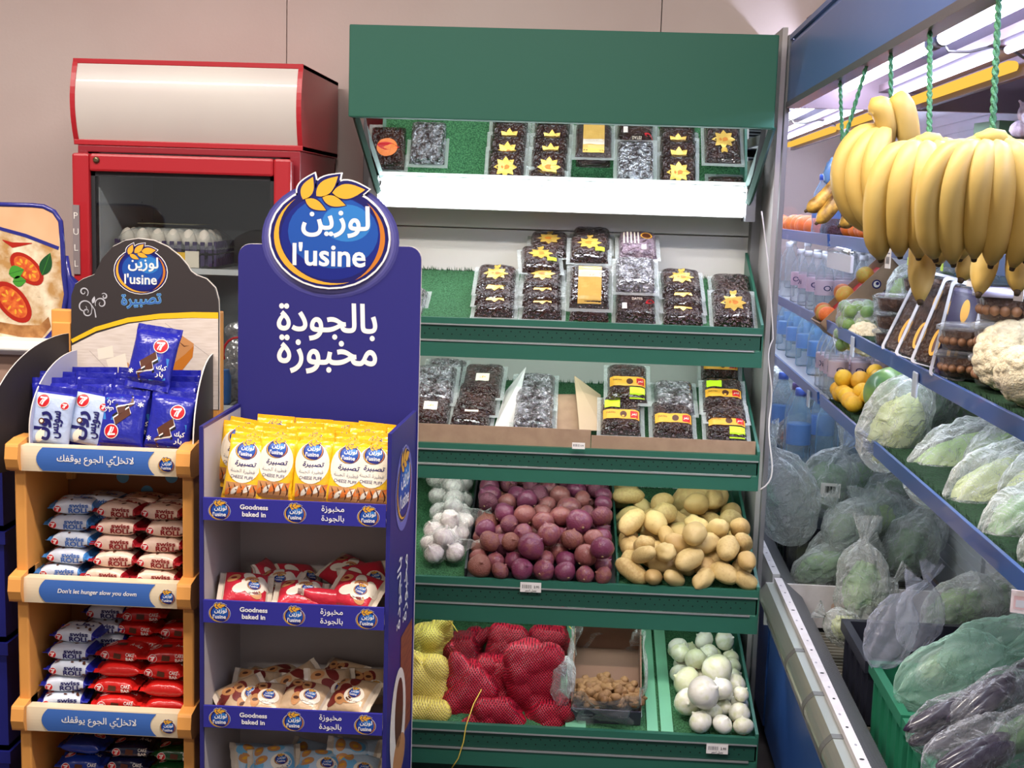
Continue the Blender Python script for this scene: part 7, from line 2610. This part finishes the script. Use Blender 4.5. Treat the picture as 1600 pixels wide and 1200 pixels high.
M_clear = film_mat('clear_pet', tint=(214, 216, 222), base=0.04, edge=0.5, rough=0.12, bscale=12, bump=0.1)
M_dt = mat('dates_in_tub', (58, 36, 30), rough=0.35, col2=(104, 72, 54), vscale=42, bump=0.8, bscale=48, bdist=0.02)
M_nut = mat('round_dates', (150, 108, 78), rough=0.4)


def tub(lid, balls=True):
    """oval lidded tub with fruit showing through the side"""
    b = MB()
    Ms = Matrix.Scale(1.35, 4, (1, 0, 0))
    b.lathe([(0.040, 0.0), (0.047, 0.004), (0.054, 0.040), (0.056, 0.044)], 36, M_clear, M=Ms)
    b.lathe([(0.037, 0.003), (0.044, 0.006), (0.050, 0.038), (0.030, 0.041)], 36, M_dt, M=Ms)
    if balls:
        for i in range(22):
            a = 2 * PI * i / 22
            b.sphere((0.0635 * math.cos(a), 0.0475 * math.sin(a), 0.020), 0.0085, 10, 8, M_nut)
    b.lathe([(0.058, 0.041), (0.058, 0.048), (0.054, 0.050), (0.050, 0.053), (0.001, 0.0535)], 36, lid, M=Ms)
    if lid is not M_clear:
        b.prints(disc(I['gold'], 0.01, 0.0, 0.036, 0.016, 1) + disc(I['dgreen'], -0.012, 0.006, 0.014, 0.006, 2) + crescent(I['purple'], 0, 0, 0.066, 0.046, 0, 360, 0.12, 1), lambda x, y, e: (x, y, 0.0535 + e))
    return b.mesh('date_tub')


M_lidp = mat('lid_lilac', (190, 186, 214), rough=0.3, coat=0.3)
tubc, tubp = tub(M_clear, False), tub(M_lidp)
tubn = tub(M_clear)


def tub_stack(u, v, X, n, me, lid_me, label, group, rz=0.0, s=1.0):
    p = cx_at(u, v, X)
    z = zt2
    for i in range(n):
        c_place('date_tub', lid_me if i == n - 1 else me, Vector((p.x, p.y, z)), (0, 0, rz + g.uniform(-.08, .08)), label % from_top(i, n), 'date tub', group, s)
        z += 0.0515 * s
    return p


tub_stack(1402, 540, 0.690, 3, tubc, tubc, 'dark oval date tub, %s of the stack by the small cauliflower', 'dark date tubs by the small cauliflower', 0.2, 0.8)
tub_stack(1445, 520, 0.86, 3, tubc, tubc, 'dark oval date tub, %s of the stack behind the slim boxes', 'dark date tubs behind the slim boxes', 0.1)
tub_stack(1555, 520, 0.92, 3, tubc, tubc, 'dark oval date tub, %s of the rear stack under the top shelf', 'dark date tubs under the top shelf', 0.1)
tub_stack(1590, 515, 1.02, 3, tubc, tubc, 'dark oval date tub, %s of the rearmost stack at the photo\'s edge', 'dark date tubs at the edge', 0.1)
tub_stack(1585, 620, 0.755, 3, tubn, tubp, 'oval tub of round dates, %s of the lilac-lidded stack', 'tubs of round dates', 0.15, 1.15)
tub_stack(1520, 610, 0.715, 2, tubn, tubn, 'clear tub of round dates, %s of the low clear-lidded stack', 'clear tubs of round dates', 0.1)


def slim_box(style):
    b = MB()
    W_, L_, H_ = 0.062, 0.215, 0.034
    def rr(w, l, r=0.010):
        P_ = []
        for cx, cy, a0 in ((w / 2 - r, l - r, 0), (-w / 2 + r, l - r, PI / 2), (-w / 2 + r, r, PI), (w / 2 - r, r, 1.5 * PI)):
            P_ += [(cx + r * math.cos(a0 + PI / 2 * k / 4), cy + r * math.sin(a0 + PI / 2 * k / 4)) for k in range(5)]
        return P_
    inn = mat('slim_purple', (50, 36, 84), rough=0.35, coat=0.3) if style else M_dt
    b.prism([(x * 0.84, 0.010 + y * 0.91) for x, y in rr(W_, L_)], 0.003, H_ - 0.004, inn, axis='z')
    b.prism(rr(W_ * 0.94, L_ * 0.985), 0.0, H_ - 0.004, M_clear, axis='z')
    rim = mat('pet_rim', (190, 192, 200), rough=0.2)
    o, i_ = rr(W_ + 0.006, L_ + 0.004), rr(W_ - 0.006, L_ - 0.006)
    n = len(o)
    for z in (H_ - 0.005, H_):
        b.add([(x, y, z) for x, y in o] + [(x, y + 0.003, z) for x, y in i_], [(k, (k + 1) % n, n + (k + 1) % n, n + k) for k in range(n)], rim)
    b.add([(x, y, H_ - 0.005) for x, y in o] + [(x, y, H_) for x, y in o], [(k, (k + 1) % n, n + (k + 1) % n, n + k) for k in range(n)], rim)
    S = disc(I['gold'], 0.0, 0.062, 0.010, 0.034, 1) + disc(I['brown'], 0.0, 0.062, 0.004, 0.026, 1.5)
    S += disc(I['gold'], 0.004, 0.155, 0.008, 0.026, 1)
    b.prints(S, lambda x, y, e: (x, y, H_ - 0.0035 + e))
    return b.mesh('slim_date_box')


sb = [slim_box(0), slim_box(1)]
for i, (u, v, X, k, rx, rz, ry, lab_) in enumerate([
        (1400, 562, 0.668, 0, 1.02, -0.55, 0.55, 'slim clear date box leaning at the far end of the leaning row'),
        (1422, 572, 0.668, 0, 0.98, -0.50, 0.50, 'slim clear date box second in the leaning row'),
        (1447, 585, 0.668, 0, 0.94, -0.45, 0.45, 'slim clear date box in the middle of the leaning row, gold oval showing'),
        (1476, 604, 0.664, 1, 0.98, -0.30, 0.35, 'purple slim date box at the near end of the leaning row')]):
    c_place('slim_date_box', sb[k], cx_at(u, v, X), (rx, ry * 0.4, rz), lab_, 'date box', 'slim date boxes on the middle shelf')
c_place('slim_date_box', sb[1], cx_at(1530, 560, 0.80), (0.12, 0.0, -1.0), 'purple slim date box lying flat behind the round date tubs', 'date box', 'slim date boxes on the middle shelf')
c_place('slim_date_box', sb[1], cx_at(1560, 540, 0.86), (0.12, 0.0, -1.1), 'second purple slim date box lying flat, nearer the photo\'s edge', 'date box', 'slim date boxes on the middle shelf')
dk = MB().box(0, 0.16, 0, 0.26, 0, 0.10, mat('dark_carton', (50, 34, 34), rough=0.5)).box(-.002, 0.162, -.002, 0.262, 0.10, 0.104, mat('dark_carton_lid', (64, 44, 44), rough=0.5))
c_place('dark_carton', dk.mesh('dark_carton'), Vector((0.96, 2.30, zt2)), (0, 0, 0), 'dark brown carton at the back of the middle shelf by the photo\'s edge', 'carton')

# lemons and watermelon on the lower shelf
pile(me_le, 'lemon', 'lemon', 40, 0.0245, 0.655, 0.86, 3.42, 3.72, zt3, 'yellow lemon in the heap beside the watermelon on the lower shelf', 'lemons on the lower shelf', 37)
M_mel = mat('melon_rind', (46, 98, 48), rough=0.4, col2=(132, 164, 84), vscale=15, detail=6, stretch=(1, 0.35, 1), coat=0.2)
wm_ = MB().sphere((0, 0, 0), (0.078, 0.100, 0.074), 40, 28, M_mel)
wm_.lathe([(0.006, 0), (0.004, 0.012), (0.001, 0.014)], 8, M_stem, M=Matrix.Translation((0, -0.113, 0)) @ Matrix.Rotation(PI / 2, 4, 'X'))
c_place('watermelon', wm_.mesh('watermelon'), Vector((0.755, 3.28, zt3 + 0.075)), (0, 0, 0.5), 'striped green watermelon under the middle shelf beside the lemons', 'watermelon')

# hanging paper price tickets on the top shelf lip
for i, (u, v, lab_) in enumerate(((1388, 404, 'white ticket hanging on the top lip, farthest along the shelf'), (1518, 428, 'white barcode ticket hanging from the top lip past the banana tips'), (1593, 448, 'curled white barcode ticket hanging from the top lip at the photo\'s edge'), (1440, 418, 'plain ticket on the top lip just below the big banana bunch'))):
    q = MB()
    q.box(-0.011, 0.011, -0.001, 0.0, -0.022, 0.022, M_paper)
    q.prints([w for k in range(8) for w in rect(I['black'], -0.007 + 0.0018 * k, -0.0062 + 0.0018 * k, -0.012, 0.004, 1, 1, 1)] + rect(I['grey'], -0.008, 0.008, 0.010, 0.013, 1, 1, 1), on_front(-0.001))
    p = cx_at(u, v, XF - 0.010)
    c_place('price_ticket', q.mesh('price_ticket'), p, (0.0, 0.0, -PI / 2 + 0.35), lab_, 'price tag', 'tickets on the top chiller lip')
for i, (u, v) in enumerate(((1420, 408), (1472, 417))):
    p = cx_at(u, v, XF - 0.008)
    q = MB().box(-0.006, 0.006, -0.001, 0, -0.008, 0.008, I['lime'])
    c_place('price_sticker', q.mesh('price_sticker'), p, (0, 0, -PI / 2 + 0.1), ('lime price sticker on the top lip below the big bunch\'s left side', 'lime price sticker on the top lip between the two near banana bunches')[i], 'sticker')
p = cx_at(1594, 940, 0.63)
q = MB().box(-0.013, 0.013, -0.003, 0, -0.017, 0.017, mat('tag_holder', (222, 208, 206), rough=0.3))
q.prints(rect(mat('tag_pink', (206, 172, 172)), -0.009, 0.009, -0.011, 0.009, 1, 1, 1) + rect(I['silver'], -0.006, 0.006, -0.008, 0.003, 2, 1, 1), on_front(-0.003))
c_place('tag_holder', q.mesh('tag_holder'), p, (0, 0, -0.3), 'rounded white price holder at the lower lip by the photo\'s edge', 'price tag')

# a loose white cord down the gondola's side
cd_ = MB().tube(bez([P(1190, 330, 3.70), P(1200, 400, 3.70), P(1206, 470, 3.68), P(1208, 530, 3.68)], 14) + bez([P(1208, 530, 3.68), P(1190, 560, 3.66), P(1212, 590, 3.66), P(1204, 640, 3.66)], 12)[1:] + bez([P(1204, 640, 3.66), P(1192, 700, 3.6), P(1226, 745, 3.6), P(1188, 765, 3.58)], 12)[1:], 0.0022, 6, mat('cord_white', (204, 202, 198), rough=0.5))
tag(cd_.obj('power_cord'), 'thin white cord looping down the grey end of the green shelving', 'cord')
